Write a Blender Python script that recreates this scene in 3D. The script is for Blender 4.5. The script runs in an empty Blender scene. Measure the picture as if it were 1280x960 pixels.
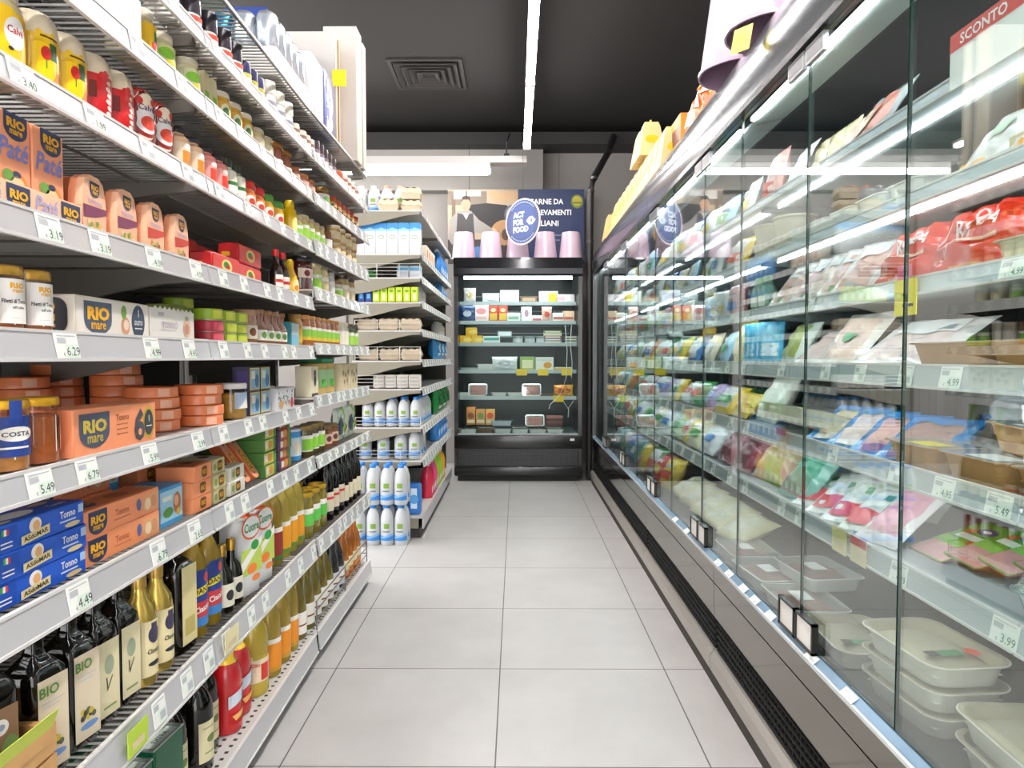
import bpy, bmesh, math, random
from math import sin, cos, pi, radians as R, atan2, sqrt
random.seed(7)
sc = bpy.context.scene
COL = sc.collection
# ------------------------------------------------------------------ materials
_m = {}
def lin(h):
    if isinstance(h, tuple): return h
    h = h.lstrip('#'); out = []
    for i in (0, 2, 4):
        c = int(h[i:i+2], 16) / 255
        out.append(c / 12.92 if c <= .04045 else ((c + .055) / 1.055) ** 2.4)
    return tuple(out)
def mat(h, rough=.45, metal=0., coat=0., noise=0., scale=60., bump=0., trans=0., emit=0., spec=.5):
    key = (h, rough, metal, coat, noise, scale, bump, trans, emit, spec)
    if key in _m: return _m[key]
    m = bpy.data.materials.new('surface_%d' % len(_m)); m.use_nodes = True
    nt = m.node_tree; b = nt.nodes['Principled BSDF']; c = lin(h) + (1,)
    b.inputs['Base Color'].default_value = c
    b.inputs['Roughness'].default_value = rough; b.inputs['Metallic'].default_value = metal
    b.inputs['Coat Weight'].default_value = coat; b.inputs['Coat Roughness'].default_value = .08
    b.inputs['Specular IOR Level'].default_value = spec
    if trans: b.inputs['Transmission Weight'].default_value = trans
    if emit:
        b.inputs['Emission Color'].default_value = c; b.inputs['Emission Strength'].default_value = emit
    if noise or bump:
        tc = nt.nodes.new('ShaderNodeTexCoord'); n = nt.nodes.new('ShaderNodeTexNoise')
        n.inputs['Scale'].default_value = scale; n.inputs['Detail'].default_value = 5
        nt.links.new(tc.outputs['Object'], n.inputs['Vector'])
        if noise:
            mx = nt.nodes.new('ShaderNodeMix'); mx.data_type = 'RGBA'
            mx.inputs[6].default_value = tuple(x * (1 - noise) for x in c[:3]) + (1,)
            mx.inputs[7].default_value = tuple(min(1, x * (1 + noise)) for x in c[:3]) + (1,)
            nt.links.new(n.outputs['Fac'], mx.inputs[0]); nt.links.new(mx.outputs[2], b.inputs['Base Color'])
        if bump:
            bp = nt.nodes.new('ShaderNodeBump'); bp.inputs['Strength'].default_value = bump
            bp.inputs['Distance'].default_value = .004
            nt.links.new(n.outputs['Fac'], bp.inputs['Height']); nt.links.new(bp.outputs[0], b.inputs['Normal'])
    _m[key] = m
    return m
def glass(h='#e4f2ee', refl=1., base=.04, rough=.0):
    """pane: see-through, mirror share rising towards grazing angles"""
    key = ('glass', h, refl, base, rough)
    if key in _m: return _m[key]
    m = bpy.data.materials.new('glass_%d' % len(_m)); m.use_nodes = True; nt = m.node_tree
    nt.nodes.remove(nt.nodes['Principled BSDF']); out = nt.nodes['Material Output']
    tr = nt.nodes.new('ShaderNodeBsdfTransparent'); tr.inputs[0].default_value = lin(h) + (1,)
    gl = nt.nodes.new('ShaderNodeBsdfGlossy'); gl.inputs['Roughness'].default_value = rough
    gl.inputs[0].default_value = (refl, refl, refl, 1)
    lw = nt.nodes.new('ShaderNodeLayerWeight'); lw.inputs['Blend'].default_value = .5
    pw = nt.nodes.new('ShaderNodeMath'); pw.operation = 'POWER'; pw.inputs[1].default_value = 5
    ml = nt.nodes.new('ShaderNodeMath'); ml.operation = 'MULTIPLY_ADD'; ml.inputs[1].default_value = 1 - base; ml.inputs[2].default_value = base
    mx = nt.nodes.new('ShaderNodeMixShader')
    nt.links.new(lw.outputs['Facing'], pw.inputs[0]); nt.links.new(pw.outputs[0], ml.inputs[0])
    nt.links.new(ml.outputs[0], mx.inputs[0]); nt.links.new(tr.outputs[0], mx.inputs[1]); nt.links.new(gl.outputs[0], mx.inputs[2])
    nt.links.new(mx.outputs[0], out.inputs[0])
    _m[key] = m
    return m
def film(h, see=.5, rough=.15):
    """tinted see-through plastic or liquid: part transparent, part glossy surface"""
    key = ('film', h, see, rough)
    if key in _m: return _m[key]
    m = bpy.data.materials.new('film_%d' % len(_m)); m.use_nodes = True; nt = m.node_tree
    b = nt.nodes['Principled BSDF']; out = nt.nodes['Material Output']
    b.inputs['Base Color'].default_value = lin(h) + (1,); b.inputs['Roughness'].default_value = rough
    b.inputs['Coat Weight'].default_value = .4; b.inputs['Coat Roughness'].default_value = .05
    tr = nt.nodes.new('ShaderNodeBsdfTransparent'); tr.inputs[0].default_value = tuple(x ** .5 for x in lin(h)) + (1,)
    mx = nt.nodes.new('ShaderNodeMixShader'); mx.inputs[0].default_value = see
    nt.links.new(b.outputs[0], mx.inputs[1]); nt.links.new(tr.outputs[0], mx.inputs[2]); nt.links.new(mx.outputs[0], out.inputs[0])
    _m[key] = m
    return m
def lamp(strength, h='#fff8ee'):
    key = ('lamp', strength, h)
    if key in _m: return _m[key]
    m = bpy.data.materials.new('lamp_%d' % len(_m)); m.use_nodes = True; nt = m.node_tree
    nt.nodes.remove(nt.nodes['Principled BSDF'])
    e = nt.nodes.new('ShaderNodeEmission'); e.inputs[0].default_value = lin(h) + (1,); e.inputs[1].default_value = strength
    nt.links.new(e.outputs[0], nt.nodes['Material Output'].inputs[0])
    _m[key] = m
    return m
WHITE = mat('#ececea', .5); INK = mat('#23252b', .6); GOLD = mat('#b98f3a', .3, .7); LID_BLACK = mat('#1c1a1e', .35)
# ------------------------------------------------------------------ text outlines
_t = {}
def text_geo(s, bold=.0):
    k = (s, bold)
    if k in _t: return _t[k]
    cu = bpy.data.curves.new('t', 'FONT'); cu.body = s; cu.align_x = 'CENTER'; cu.resolution_u = 2; cu.offset = bold
    ob = bpy.data.objects.new('t', cu); COL.objects.link(ob)
    me = ob.evaluated_get(bpy.context.evaluated_depsgraph_get()).to_mesh()
    vs = [(v.co.x, v.co.y) for v in me.vertices]; fs = [tuple(p.vertices) for p in me.polygons]
    bpy.data.objects.remove(ob); bpy.data.curves.remove(cu)
    if vs:
        x0, x1 = min(a for a, b in vs), max(a for a, b in vs); y0, y1 = min(b for a, b in vs), max(b for a, b in vs)
        cx, cy = (x0 + x1) / 2, (y0 + y1) / 2
        vs = [(a - cx, b - cy) for a, b in vs]
        _t[k] = (vs, fs, x1 - x0, y1 - y0)
    else: _t[k] = ([], [], 1, 1)
    return _t[k]
# ------------------------------------------------------------------ mesh builder
def ell(cx, cz, rx, rz, n=20, a0=0, a1=2 * pi):
    full = abs(a1 - a0 - 2 * pi) < 1e-6
    return [(cx + rx * cos(a0 + (a1 - a0) * i / (n if full else n - 1)), cz + rz * sin(a0 + (a1 - a0) * i / (n if full else n - 1))) for i in range(n)]
def rect(x0, x1, z0, z1): return [(x0, z0), (x1, z0), (x1, z1), (x0, z1)]
def rrect(x0, x1, z0, z1, r, n=4):
    p = []
    for cx, cz, a in ((x1 - r, z0 + r, -pi / 2), (x1 - r, z1 - r, 0), (x0 + r, z1 - r, pi / 2), (x0 + r, z0 + r, pi)):
        p += [(cx + r * cos(a + pi / 2 * i / n), cz + r * sin(a + pi / 2 * i / n)) for i in range(n + 1)]
    return p
def shield(cx, cz, w, h):
    "badge: straight top, rounded foot"
    return [(cx - w / 2, cz + h / 2), (cx - w / 2, cz - h * .05)] + [(cx + w / 2 * cos(a) , cz - h * .05 + h * .45 * sin(a)) for a in [pi + pi * i / 10 for i in range(1, 10)]] + [(cx + w / 2, cz - h * .05), (cx + w / 2, cz + h / 2)]
def clipx(poly, x0, x1):
    def cl(p, f, ix):
        o = []
        for i in range(len(p)):
            a, b = p[i], p[(i + 1) % len(p)]
            fa, fb = f(a), f(b)
            if fa: o.append(a)
            if fa != fb: o.append(ix(a, b))
        return o
    def at(x): return lambda a, b: (x, a[1] + (b[1] - a[1]) * (x - a[0]) / (b[0] - a[0]))
    p = cl(poly, lambda q: q[0] >= x0, at(x0))
    return cl(p, lambda q: q[0] <= x1, at(x1)) if p else p
def front(y): return lambda x, z, o: (x, y - o, z)
def back_(y): return lambda x, z, o: (-x, y + o, z)
def endm(x): return lambda u, z, o: (x - o, -u, z)          # the face towards -X
def endp(x): return lambda u, z, o: (x + o, u, z)           # the face towards +X
def topf(z): return lambda x, y, o: (x, y, z + o)
def cylm(r): 
    f = lambda x, z, o: ((r + o) * sin(x / r), -(r + o) * cos(x / r), z)
    f.step = r * .22
    return f
class MB:
    def __init__(s): s.v = []; s.f = []; s.mi = []; s.sm = []; s.mats = []
    def mid(s, m):
        if m not in s.mats: s.mats.append(m)
        return s.mats.index(m)
    def raw(s, vs, fs, m, smooth=False):
        b = len(s.v); s.v += vs; k = s.mid(m)
        for f in fs: s.f.append(tuple(b + i for i in f)); s.mi.append(k); s.sm.append(smooth)
        return s
    def box(s, x0, x1, y0, y1, z0, z1, m):
        return s.raw([(x0, y0, z0), (x1, y0, z0), (x1, y1, z0), (x0, y1, z0), (x0, y0, z1), (x1, y0, z1), (x1, y1, z1), (x0, y1, z1)],
              [(0, 3, 2, 1), (4, 5, 6, 7), (0, 1, 5, 4), (1, 2, 6, 5), (2, 3, 7, 6), (3, 0, 4, 7)], m)
    def rbox(s, x0, x1, y0, y1, z0, z1, m, bev=.003, seg=2):
        bm = bmesh.new(); bmesh.ops.create_cube(bm, size=1)
        for v in bm.verts: v.co = ((x0 + x1) / 2 + v.co.x * (x1 - x0), (y0 + y1) / 2 + v.co.y * (y1 - y0), (z0 + z1) / 2 + v.co.z * (z1 - z0))
        bmesh.ops.bevel(bm, geom=bm.edges[:] , offset=bev, segments=seg, affect='EDGES', profile=.5)
        bm.verts.index_update()
        s.raw([tuple(v.co) for v in bm.verts], [tuple(v.index for v in f.verts) for f in bm.faces], m, True); bm.free(); return s
    def loft(s, rings, m, cap0=True, cap1=True, smooth=True):
        n = len(rings[0]); vs = [p for r in rings for p in r]; fs = []; ks = []
        ms = m if isinstance(m, list) else [m] * (len(rings) - 1)
        b = len(s.v); s.v += vs
        for i in range(len(rings) - 1):
            k = s.mid(ms[i])
            for j in range(n):
                s.f.append((b + i * n + j, b + i * n + (j + 1) % n, b + (i + 1) * n + (j + 1) % n, b + (i + 1) * n + j)); s.mi.append(k); s.sm.append(smooth)
        if cap0: s.f.append(tuple(b + j for j in reversed(range(n)))); s.mi.append(s.mid(ms[0])); s.sm.append(False)
        if cap1: s.f.append(tuple(b + (len(rings) - 1) * n + j for j in range(n))); s.mi.append(s.mid(ms[-1])); s.sm.append(False)
        return s
    def lathe(s, prof, m, n=24, sx=1, sy=1, e=2., cx=0, cy=0, caps=(True, True)):
        rings = []
        for r, z in prof:
            ring = []
            for j in range(n):
                a = 2 * pi * (j + .5) / n; c_, s_ = cos(a), sin(a)
                k = (abs(c_) ** e + abs(s_) ** e) ** (-1 / e)
                ring.append((cx + r * sx * k * c_, cy + r * sy * k * s_, z))
            rings.append(ring)
        return s.loft(rings, m, *caps)
    def prism(s, poly, y0, y1, m, mside=None, smooth=False):
        "polygon in x,z pushed along y; y0 is the front"
        n = len(poly); b = len(s.v)
        s.v += [(x, y0, z) for x, z in poly] + [(x, y1, z) for x, z in poly]
        k = s.mid(m); k2 = s.mid(mside or m)
        s.f.append(tuple(b + i for i in range(n))); s.mi.append(k); s.sm.append(False)
        s.f.append(tuple(b + n + i for i in reversed(range(n)))); s.mi.append(k); s.sm.append(False)
        for i in range(n):
            j = (i + 1) % n
            s.f.append((b + j, b + i, b + n + i, b + n + j)); s.mi.append(k2); s.sm.append(smooth)
        return s
    def decal(s, poly, mp, m, off=.0006):
        st = getattr(mp, 'step', None)
        xs0, xs1 = min(p[0] for p in poly), max(p[0] for p in poly)
        parts = [poly]
        if st and xs1 - xs0 > st:
            n = math.ceil((xs1 - xs0) / st); parts = [clipx(poly, xs0 + (xs1 - xs0) * i / n, xs0 + (xs1 - xs0) * (i + 1) / n) for i in range(n)]
        for p in parts:
            if len(p) >= 3: s.raw([mp(x, z, off) for x, z in p], [tuple(range(len(p)))], m)
        return s
    def text(s, t, mp, cx, cz, h, m, w=None, off=.0011, bold=.02, shear=0, rot=0):
        vs, fs, tw, th = text_geo(t, bold)
        k = h / th; kx = (w / tw) if w else k
        c_, s_ = cos(rot), sin(rot)
        pts = []
        for a, b in vs:
            x, z = (a + shear * b) * kx, b * k
            pts.append(mp(cx + x * c_ - z * s_, cz + x * s_ + z * c_, off))
        return s.raw(pts, fs, m)
    def tube(s, pts, r, m, n=8):
        from mathutils import Vector
        P = [Vector(p) for p in pts]; rings = []
        for i, p in enumerate(P):
            d = (P[min(i + 1, len(P) - 1)] - P[max(i - 1, 0)]).normalized()
            a = d.cross(Vector((0, 0, 1)) if abs(d.z) < .9 else Vector((1, 0, 0))).normalized(); b = d.cross(a)
            rings.append([tuple(p + a * r * cos(2 * pi * j / n) - b * r * sin(2 * pi * j / n)) for j in range(n)])
        return s.loft(rings, m)
    def mesh(s, name='mesh'):
        me = bpy.data.meshes.new(name); me.from_pydata(s.v, [], s.f)
        for m in s.mats: me.materials.append(m)
        me.polygons.foreach_set('material_index', s.mi); me.polygons.foreach_set('use_smooth', s.sm)
        me.update()
        if any(s.sm): me.set_sharp_from_angle(angle=R(38))
        return me
# ------------------------------------------------------------------ things
def add(name, me, parent=None, loc=(0, 0, 0), rot=(0, 0, 0)):
    o = bpy.data.objects.new(name, me); COL.objects.link(o); o.location = loc; o.rotation_euler = rot
    if parent: o.parent = parent
    return o
SHORT = [(' up from the lowest of its stack', ' from the bottom'), (' of its stack', ''), ('oil bottle shelf', 'oil shelf'), ('tuna carton shelf', 'carton shelf'), (' with a ', ' with '), (' with an ', ' with '), (' in the ', ' in '), (' on the ', ' on '), (' of the ', ' of '), (' and a ', ' and '), (' at the ', ' at '), (' beside the ', ' beside '), (' behind the ', ' behind '), (' before the ', ' before '), (' the two', ' two'), (' the ', ' ')]
def nwords(t): return len(t.replace(',', ' ').split())
def short(t):
    "labels stay within sixteen words"
    t = t.replace('tall olive jar with a yellow lid and green label', 'tall yellow lidded olive jar with a green label')
    for a, b in SHORT:
        if nwords(t) <= 16: break
        t = t.replace(a, b)
    return t
def tag(o, label, cat, group=None):
    o['label'] = short(label); o['category'] = cat
    if group: o['group'] = group
    return o
def struct(name, mb):
    o = add(name, mb.mesh(name)); o['kind'] = 'structure'; return o
class Kind:
    """one sort of thing; parts = [(name, MB) or (name, MB, [(sub name, MB)])]; every place() is an object of its own"""
    def __init__(s, name, cat, parts, group=None):
        s.name, s.cat, s.group, s.turn = name, cat, group, 0.
        if isinstance(parts, MB): s.me = parts.mesh(name); s.parts = None
        else: s.parts = [(p[0], p[1].mesh(p[0]), [(q[0], q[1].mesh(q[0])) for q in (p[2] if len(p) > 2 else [])]) for p in parts]
    def low(s, rx, ry):
        "lowest point below the origin once tilted"
        if not (rx or ry): return 0.
        k = (round(rx, 4), round(ry, 4)); s.lows = getattr(s, 'lows', {})
        if k not in s.lows:
            ms = [s.me] if s.parts is None else [p[1] for p in s.parts]
            s.lows[k] = min(-v.co.x * sin(ry) + (v.co.y * sin(rx) + v.co.z * cos(rx)) * cos(ry) for m in ms for v in m.vertices)
        return s.lows[k]
    def place(s, label, loc, rot, group=None):
        loc = (loc[0], loc[1], loc[2] - s.low(rot[0], rot[1]))
        if s.parts is None: o = add(s.name, s.me, None, loc, rot)
        else:
            o = add(s.name, None, None, loc, rot); o.empty_display_size = .05
            for n, me, subs in s.parts:
                c = add(n, me, o)
                for n2, me2 in subs: add(n2, me2, c)
        return tag(o, label, s.cat, group or s.group)
ORD = 'first second third fourth fifth sixth seventh eighth ninth tenth eleventh twelfth thirteenth fourteenth fifteenth sixteenth seventeenth eighteenth nineteenth twentieth'.split()
# ------------------------------------------------------------------ camera
F = 853.0
cam = bpy.data.cameras.new('camera'); cam.sensor_width = 36; cam.lens = 36 * F / 1280; cam.clip_start = .05
co = bpy.data.objects.new('camera', cam); COL.objects.link(co)
co.location = (0, 0, 1.138); co.rotation_euler = (pi / 2 - math.atan(33 / F), 0, math.atan(5 / F)); sc.camera = co
sc.view_settings.view_transform = 'Standard'; sc.view_settings.look = 'None'; sc.view_settings.gamma = 1
sc.view_settings.use_curve_mapping = False; sc.view_settings.exposure = 1.6
sc.cycles.max_bounces = 10; sc.cycles.transparent_max_bounces = 24; sc.cycles.glossy_bounces = 6; sc.cycles.use_denoising = True
sc.cycles.sample_clamp_indirect = 6; sc.cycles.caustics_reflective = False
w = bpy.data.worlds.new('world'); sc.world = w; w.use_nodes = True
w.node_tree.nodes['Background'].inputs[0].default_value = (1, .99, .985, 1); w.node_tree.nodes['Background'].inputs[1].default_value = 1.6
# ------------------------------------------------------------------ room
def floor_mat():
    m = bpy.data.materials.new('floor_tile'); m.use_nodes = True; nt = m.node_tree; b = nt.nodes['Principled BSDF']
    g = nt.nodes.new('ShaderNodeNewGeometry'); mp = nt.nodes.new('ShaderNodeMapping')
    mp.inputs['Location'].default_value = (.058 + .6 * 20, -1.855 + .6 * 20, 0)
    br = nt.nodes.new('ShaderNodeTexBrick'); br.offset = 0; br.squash = 1
    br.inputs['Scale'].default_value = 1; br.inputs['Brick Width'].default_value = .6; br.inputs['Row Height'].default_value = .6
    br.inputs['Mortar Size'].default_value = .0022; br.inputs['Mortar Smooth'].default_value = .1; br.inputs['Bias'].default_value = 0
    br.inputs['Color1'].default_value = lin('#bbb8b6') + (1,); br.inputs['Color2'].default_value = lin('#b6b3b0') + (1,); br.inputs['Mortar'].default_value = lin('#4a4642') + (1,)
    n = nt.nodes.new('ShaderNodeTexNoise'); n.inputs['Scale'].default_value = 3.5; n.inputs['Detail'].default_value = 7; n.inputs['Roughness'].default_value = .62
    cr = nt.nodes.new('ShaderNodeMapRange'); cr.inputs[1].default_value = .3; cr.inputs[2].default_value = .7; cr.inputs[3].default_value = .9; cr.inputs[4].default_value = 1.06
    mx = nt.nodes.new('ShaderNodeMix'); mx.data_type = 'RGBA'; mx.blend_type = 'MULTIPLY'; mx.inputs[0].default_value = 1
    nt.links.new(g.outputs['Position'], mp.inputs[0]); nt.links.new(mp.outputs[0], br.inputs[0]); nt.links.new(g.outputs['Position'], n.inputs[0])
    nt.links.new(n.outputs['Fac'], cr.inputs[0]); nt.links.new(br.outputs[0], mx.inputs[6]); nt.links.new(cr.outputs[0], mx.inputs[7])
    nt.links.new(mx.outputs[2], b.inputs['Base Color'])
    rr = nt.nodes.new('ShaderNodeMapRange'); rr.inputs[3].default_value = .28; rr.inputs[4].default_value = .42
    nt.links.new(n.outputs['Fac'], rr.inputs[0]); nt.links.new(rr.outputs[0], b.inputs['Roughness'])
    return m
struct('floor', MB().box(-4, 3, -2.4, 7.6, -.1, 0, floor_mat()))
CE = mat('#171514', .75, noise=.1, scale=1.5)
struct('ceiling', MB().box(-4, 3, -2.4, 7.6, 3.5, 3.6, CE))
PL = mat('#827e7a', .8, noise=.06, scale=2.)
struct('wall_back', MB().box(-4, 3, 7.32, 7.6, 0, 3.5, PL))
struct('wall_right', MB().box(1.75, 1.95, -2.4, 7.32, 0, 3.5, PL))
struct('trim_1', MB().box(-4, 1.75, 7.0, 7.32, 3.3, 3.42, mat('#1d1c1c', .6)))
struct('trim_2', MB().box(-4, .28, 7.18, 7.32, 2.88, 3.3, mat('#85827e', .7)))
# strip light over the aisle: three visible lengths, more of the same run over the camera
LT = lamp(34., '#fffaf7'); BODY = mat('#e8e6e2', .4)
tube = Kind('strip_light', 'light', [('diffuser', MB().rbox(-.026, .026, -.72, .72, 0, .03, LT, .008)),
    ('housing', MB().box(-.03, .03, -.735, .735, .03, .055, BODY)),
    ('end_cap', MB().rbox(-.033, .033, -.737, -.715, -.004, .056, BODY, .004)), ('end_cap', MB().rbox(-.033, .033, .715, .737, -.004, .056, BODY, .004)),
    ('hanger', MB().tube([(0, -.5, .055), (0, -.5, .45)], .002, INK, 6)), ('hanger', MB().tube([(0, .5, .055), (0, .5, .45)], .002, INK, 6))], 'strip lights hung in a line over the aisle')
ys = [5.62 - 1.474 * i for i in range(6)]
for i, y in enumerate(ys):
    t_ = 'bright strip light over the aisle, %s from the back wall' % ORD[i]
    tube.place(t_, (.1, y, 3.05), (0, 0, 0))
for i in range(5):  # row out of view, added to light the top of the long shelving
    tube.place('bright strip light over the next aisle, %s from the back wall' % ORD[i], (-2.6, 5.6 - 1.474 * i, 3.05), (0, 0, 0), 'added unseen strip lights behind the long shelving')
wt = Kind('wall_light', 'light', [('diffuser', MB().rbox(-.6, .6, -.03, .03, -.045, 0, lamp(15., '#fffaf6'), .01)), ('housing', MB().box(-.61, .61, -.05, .05, 0, .05, BODY)),
    ('end_cap', MB().box(-.62, -.605, -.035, .035, -.05, .002, BODY)), ('end_cap', MB().box(.605, .62, -.035, .035, -.05, .002, BODY))], 'lights along the back wall')
wt.place('horizontal strip light on the back wall, the one ending beside the banner', (-.86, 6.62, 2.94), (0, 0, 0))
wt.place('horizontal strip light on the back wall above the milk shelves', (-2.1, 6.62, 2.94), (0, 0, 0))
tag(add('cable_tray', MB().box(-2.8, .1, 6.55, 6.68, 2.99, 3.05, mat('#b5b2af', .5)).mesh()), 'pale cable tray above the wall strip lights', 'tray')
fix = MB().tube([(-.09, 6.6, 3.05), (-.09, 6.6, 3.2), (-.06, 6.8, 3.34)], .008, INK); fix.box(-.115, -.065, 6.57, 6.63, 3.03, 3.08, INK)
tag(add('tray_hanger', fix.mesh()), 'small black hanger holding the pale cable tray', 'bracket')
# air vent: square rings stepping inwards
VM = mat('#282523', .6); vb = []
fr = MB()
for (a, b_, z0, z1) in ((.3, .27, -.012, 0),):
    fr.box(-a, a, -a, -b_, z0, z1, VM); fr.box(-a, a, b_, a, z0, z1, VM); fr.box(-a, -b_, -b_, b_, z0, z1, VM); fr.box(b_, a, -b_, b_, z0, z1, VM)
vp = [('frame', fr), ('backing', MB().box(-.27, .27, -.27, .27, -.002, 0, mat('#151414', .8)))]
for k in range(4):
    a = .25 - .055 * k; q = MB(); bb = a - .035
    for sgn in (1, -1):
        q.raw([(-a, sgn * a, -.028), (a, sgn * a, -.028), (bb, sgn * bb, -.004), (-bb, sgn * bb, -.004)], [(0, 1, 2, 3)], VM)
        q.raw([(sgn * a, -a, -.028), (sgn * a, a, -.028), (sgn * bb, bb, -.004), (sgn * bb, -bb, -.004)], [(0, 1, 2, 3)], VM)
        q.box(-a, a, sgn * a - .003, sgn * a + .003, -.03, -.02, VM); q.box(sgn * a - .003, sgn * a + .003, -a, a, -.03, -.02, VM)
    vp.append(('louvre', q))
Kind('ceiling_vent', 'vent', vp).place('dark square air vent in the ceiling', (-.73, 5.78, 3.498), (0, 0, 0))
hp = [(.68, 6.3, 0.02), (.68, 6.3, 1.2), (.675, 6.3, 2.2), (.68, 6.31, 2.66), (.72, 6.4, 2.8), (.9, 6.75, 3.14), (.98, 6.95, 3.36)]
hm = MB().tube(hp, .032, mat('#161616', .5), 12)
cl_ = MB()
for q in hp[2:6]: cl_.tube([(q[0], q[1], q[2] - .012), (q[0] + .002, q[1], q[2] + .012)], .037, mat('#2c2c2c', .4), 12)
Kind('drain_pipe', 'pipe', [('pipe', hm), ('clamp', cl_)]).place('black pipe running up beside the far fridge to the ceiling beam', (0, 0, 0), (0, 0, 0))
# ------------------------------------------------------------------ left shelving
GA = .02
def G(ly, lx, z, b3=False):
    if b3: return (-.738 + lx, ly, z)
    return (-.69 + cos(GA) * lx - sin(GA) * ly, sin(GA) * lx + cos(GA) * ly, z)
def GR(b3=False): return 0 if b3 else GA
STEEL = mat('#c4c2be', .42, .0, noise=.05, scale=30); RAIL = mat('#b9b9bc', .3, coat=.5); RAIL_B = mat('#d4d2d0', .4)
WIRE = mat('#8e8c88', .35, .6); DARKM = mat('#6f6a63', .5, noise=.08, scale=20); BACKP = mat('#2a2724', .7)
TK = mat('#eef0ea', .6); TKG = mat('#dcebdd', .6); TKT = mat('#4a4d52', .7); TKL = mat('#b9bcc0', .7)
def ticket(mp, w, h, s, big=True):
    "mp maps (across, up, out); returns a small price card mesh"
    q = MB(); o = .0016
    a = [mp(-w / 2, -h / 2, 0), mp(w / 2, -h / 2, 0), mp(w / 2, h / 2, 0), mp(-w / 2, h / 2, 0)]; b = [mp(-w / 2, -h / 2, o), mp(w / 2, -h / 2, o), mp(w / 2, h / 2, o), mp(-w / 2, h / 2, o)]
    q.raw(a + b, [(0, 3, 2, 1), (4, 5, 6, 7), (0, 1, 5, 4), (1, 2, 6, 5), (2, 3, 7, 6), (3, 0, 4, 7)], TK)
    q.decal(rect(-w * .12, w * .47, -h * .46, h * .05), mp, TKG, o + .0003)
    if s:
        q.text(s, mp, w * .2, -h * .2, h * .34, TKT, off=o + .0007, bold=.0); q.text('\u20ac', mp, -w * .22, -h * .32, h * .14, TKT, off=o + .0007, bold=0)
    else: q.decal(rect(-w * .02, w * .4, -h * .36, -h * .04), mp, TKL, o + .0006)
    q.decal(rect(-w * .42, -w * .05, h * .1, h * .32), mp, TKL, o + .0005); q.decal(rect(-w * .42, w * .4, h * .38, h * .42), mp, TKL, o + .0005)
    return q
def rail_mb(L, h, m=None, x=0.):
    q = MB()
    q.prism([(x - .004, 0), (x, 0), (x + .008, -h), (x + .004, -h)], -L / 2, L / 2, m or RAIL)
    q.prism([(x - .006, -.001), (x + .002, -.001), (x + .002, .0035), (x - .006, .0035)], -L / 2, L / 2, RAIL_B)
    q.prism([(x + .003, -h - .003), (x + .011, -h - .003), (x + .011, -h + .002), (x + .003, -h + .002)], -L / 2, L / 2, RAIL_B)
    return q
def bracket_mb(y, h0=.035, h1=.11, d=.45, x0=-.02):
    pts = [(x0, -.012), (x0, -.012 - h0)] + [(x0 - d * t, -.012 - h0 - (h1 - h0) * (3 * t * t - 2 * t ** 3)) for t in (.2, .4, .6, .8, 1)] + [(x0 - d, -.012)]
    q = MB(); q.prism(pts, y - .0015, y + .0015, DARKM); return q
NT = [0]
def shelf(desc, y0, y1, zt, zb, wire, tickets=(), b3=False, rail=True, depth=.46):
    L = y1 - y0; ym = (y0 + y1) / 2; h = zt - zb
    deck = MB()
    if wire:
        n = int(L / .021)
        for i in range(n + 1):
            y = -L / 2 + .004 + (L - .008) * i / n; deck.box(-depth, -.004, y - .0015, y + .0015, -.010, -.006, WIRE)
        for x in (-.006, -depth * .33, -depth * .66, -depth): deck.box(x - .0025, x + .0025, -L / 2, L / 2, -.015, -.010, WIRE)
    else:
        deck.box(-depth, -.004, -L / 2 + .001, L / 2 - .001, -.012, -.006, STEEL); deck.box(-.008, -.004, -L / 2, L / 2, -h * .8, -.006, STEEL)
        for i in range(4): deck.box(-depth, -.03, -L / 2 + L * (i + .5) / 4 - .015, -L / 2 + L * (i + .5) / 4 + .015, -.018, -.0121, DARKM)
    parts = [('wire_deck' if wire else 'deck', deck)]
    if rail: parts.append(('price_rail', rail_mb(L - .004, h)))
    else:
        e = MB(); e.box(-.006, 0, -L / 2, L / 2, -.014, -.006, RAIL_B); parts.append(('front_edge', e))
    for y in (-L / 2 + .004, L / 2 - .004): parts.append(('bracket', bracket_mb(y, h * .6, min(.11, h * 2.2), depth - .03)))
    for t in tickets:
        ly, s = (t if isinstance(t, tuple) else (t, None)); c = ly - ym; th = min(h * .96, .05); tw = .056 if s else .05
        sl = .008 / h
        parts.append(('price_ticket', ticket(lambda u, z, o, c=c: (.0012 + o - (z - h * .5) * sl * 1., c + u, z - h * .5), tw, th, s)))
    Kind('wire_shelf' if wire else 'metal_shelf', 'shelf', parts, 'shelves of the long shelving').place(desc, G(ym, 0, zt, b3), (0, 0, GR(b3)))
B = [(.90, 1.598), (1.602, 2.488), (2.505, 3.42)]
BN = ['front bay', 'middle bay', 'far bay']
LEV = [('top', 2.04, 2.026, True, False), ('spice', 1.89, 1.854, True, True), ('mustard', 1.742, 1.70, True, True), ('sauce', 1.557, 1.52, True, True),
       ('pate', 1.353, 1.312, False, True), ('eye-level', 1.177, 1.135, False, True), ('orange tin', .971, .931, False, True), ('tuna carton', .775, .728, True, True), ('oil bottle', .466, .402, True, True)]
Z3 = {'sauce': (1.572, 1.516), 'pate': (1.395, 1.352), 'eye-level': (1.19, 1.152), 'orange tin': (.995, .955), 'tuna carton': (.766, .73), 'oil bottle': (.46, .403)}
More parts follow.
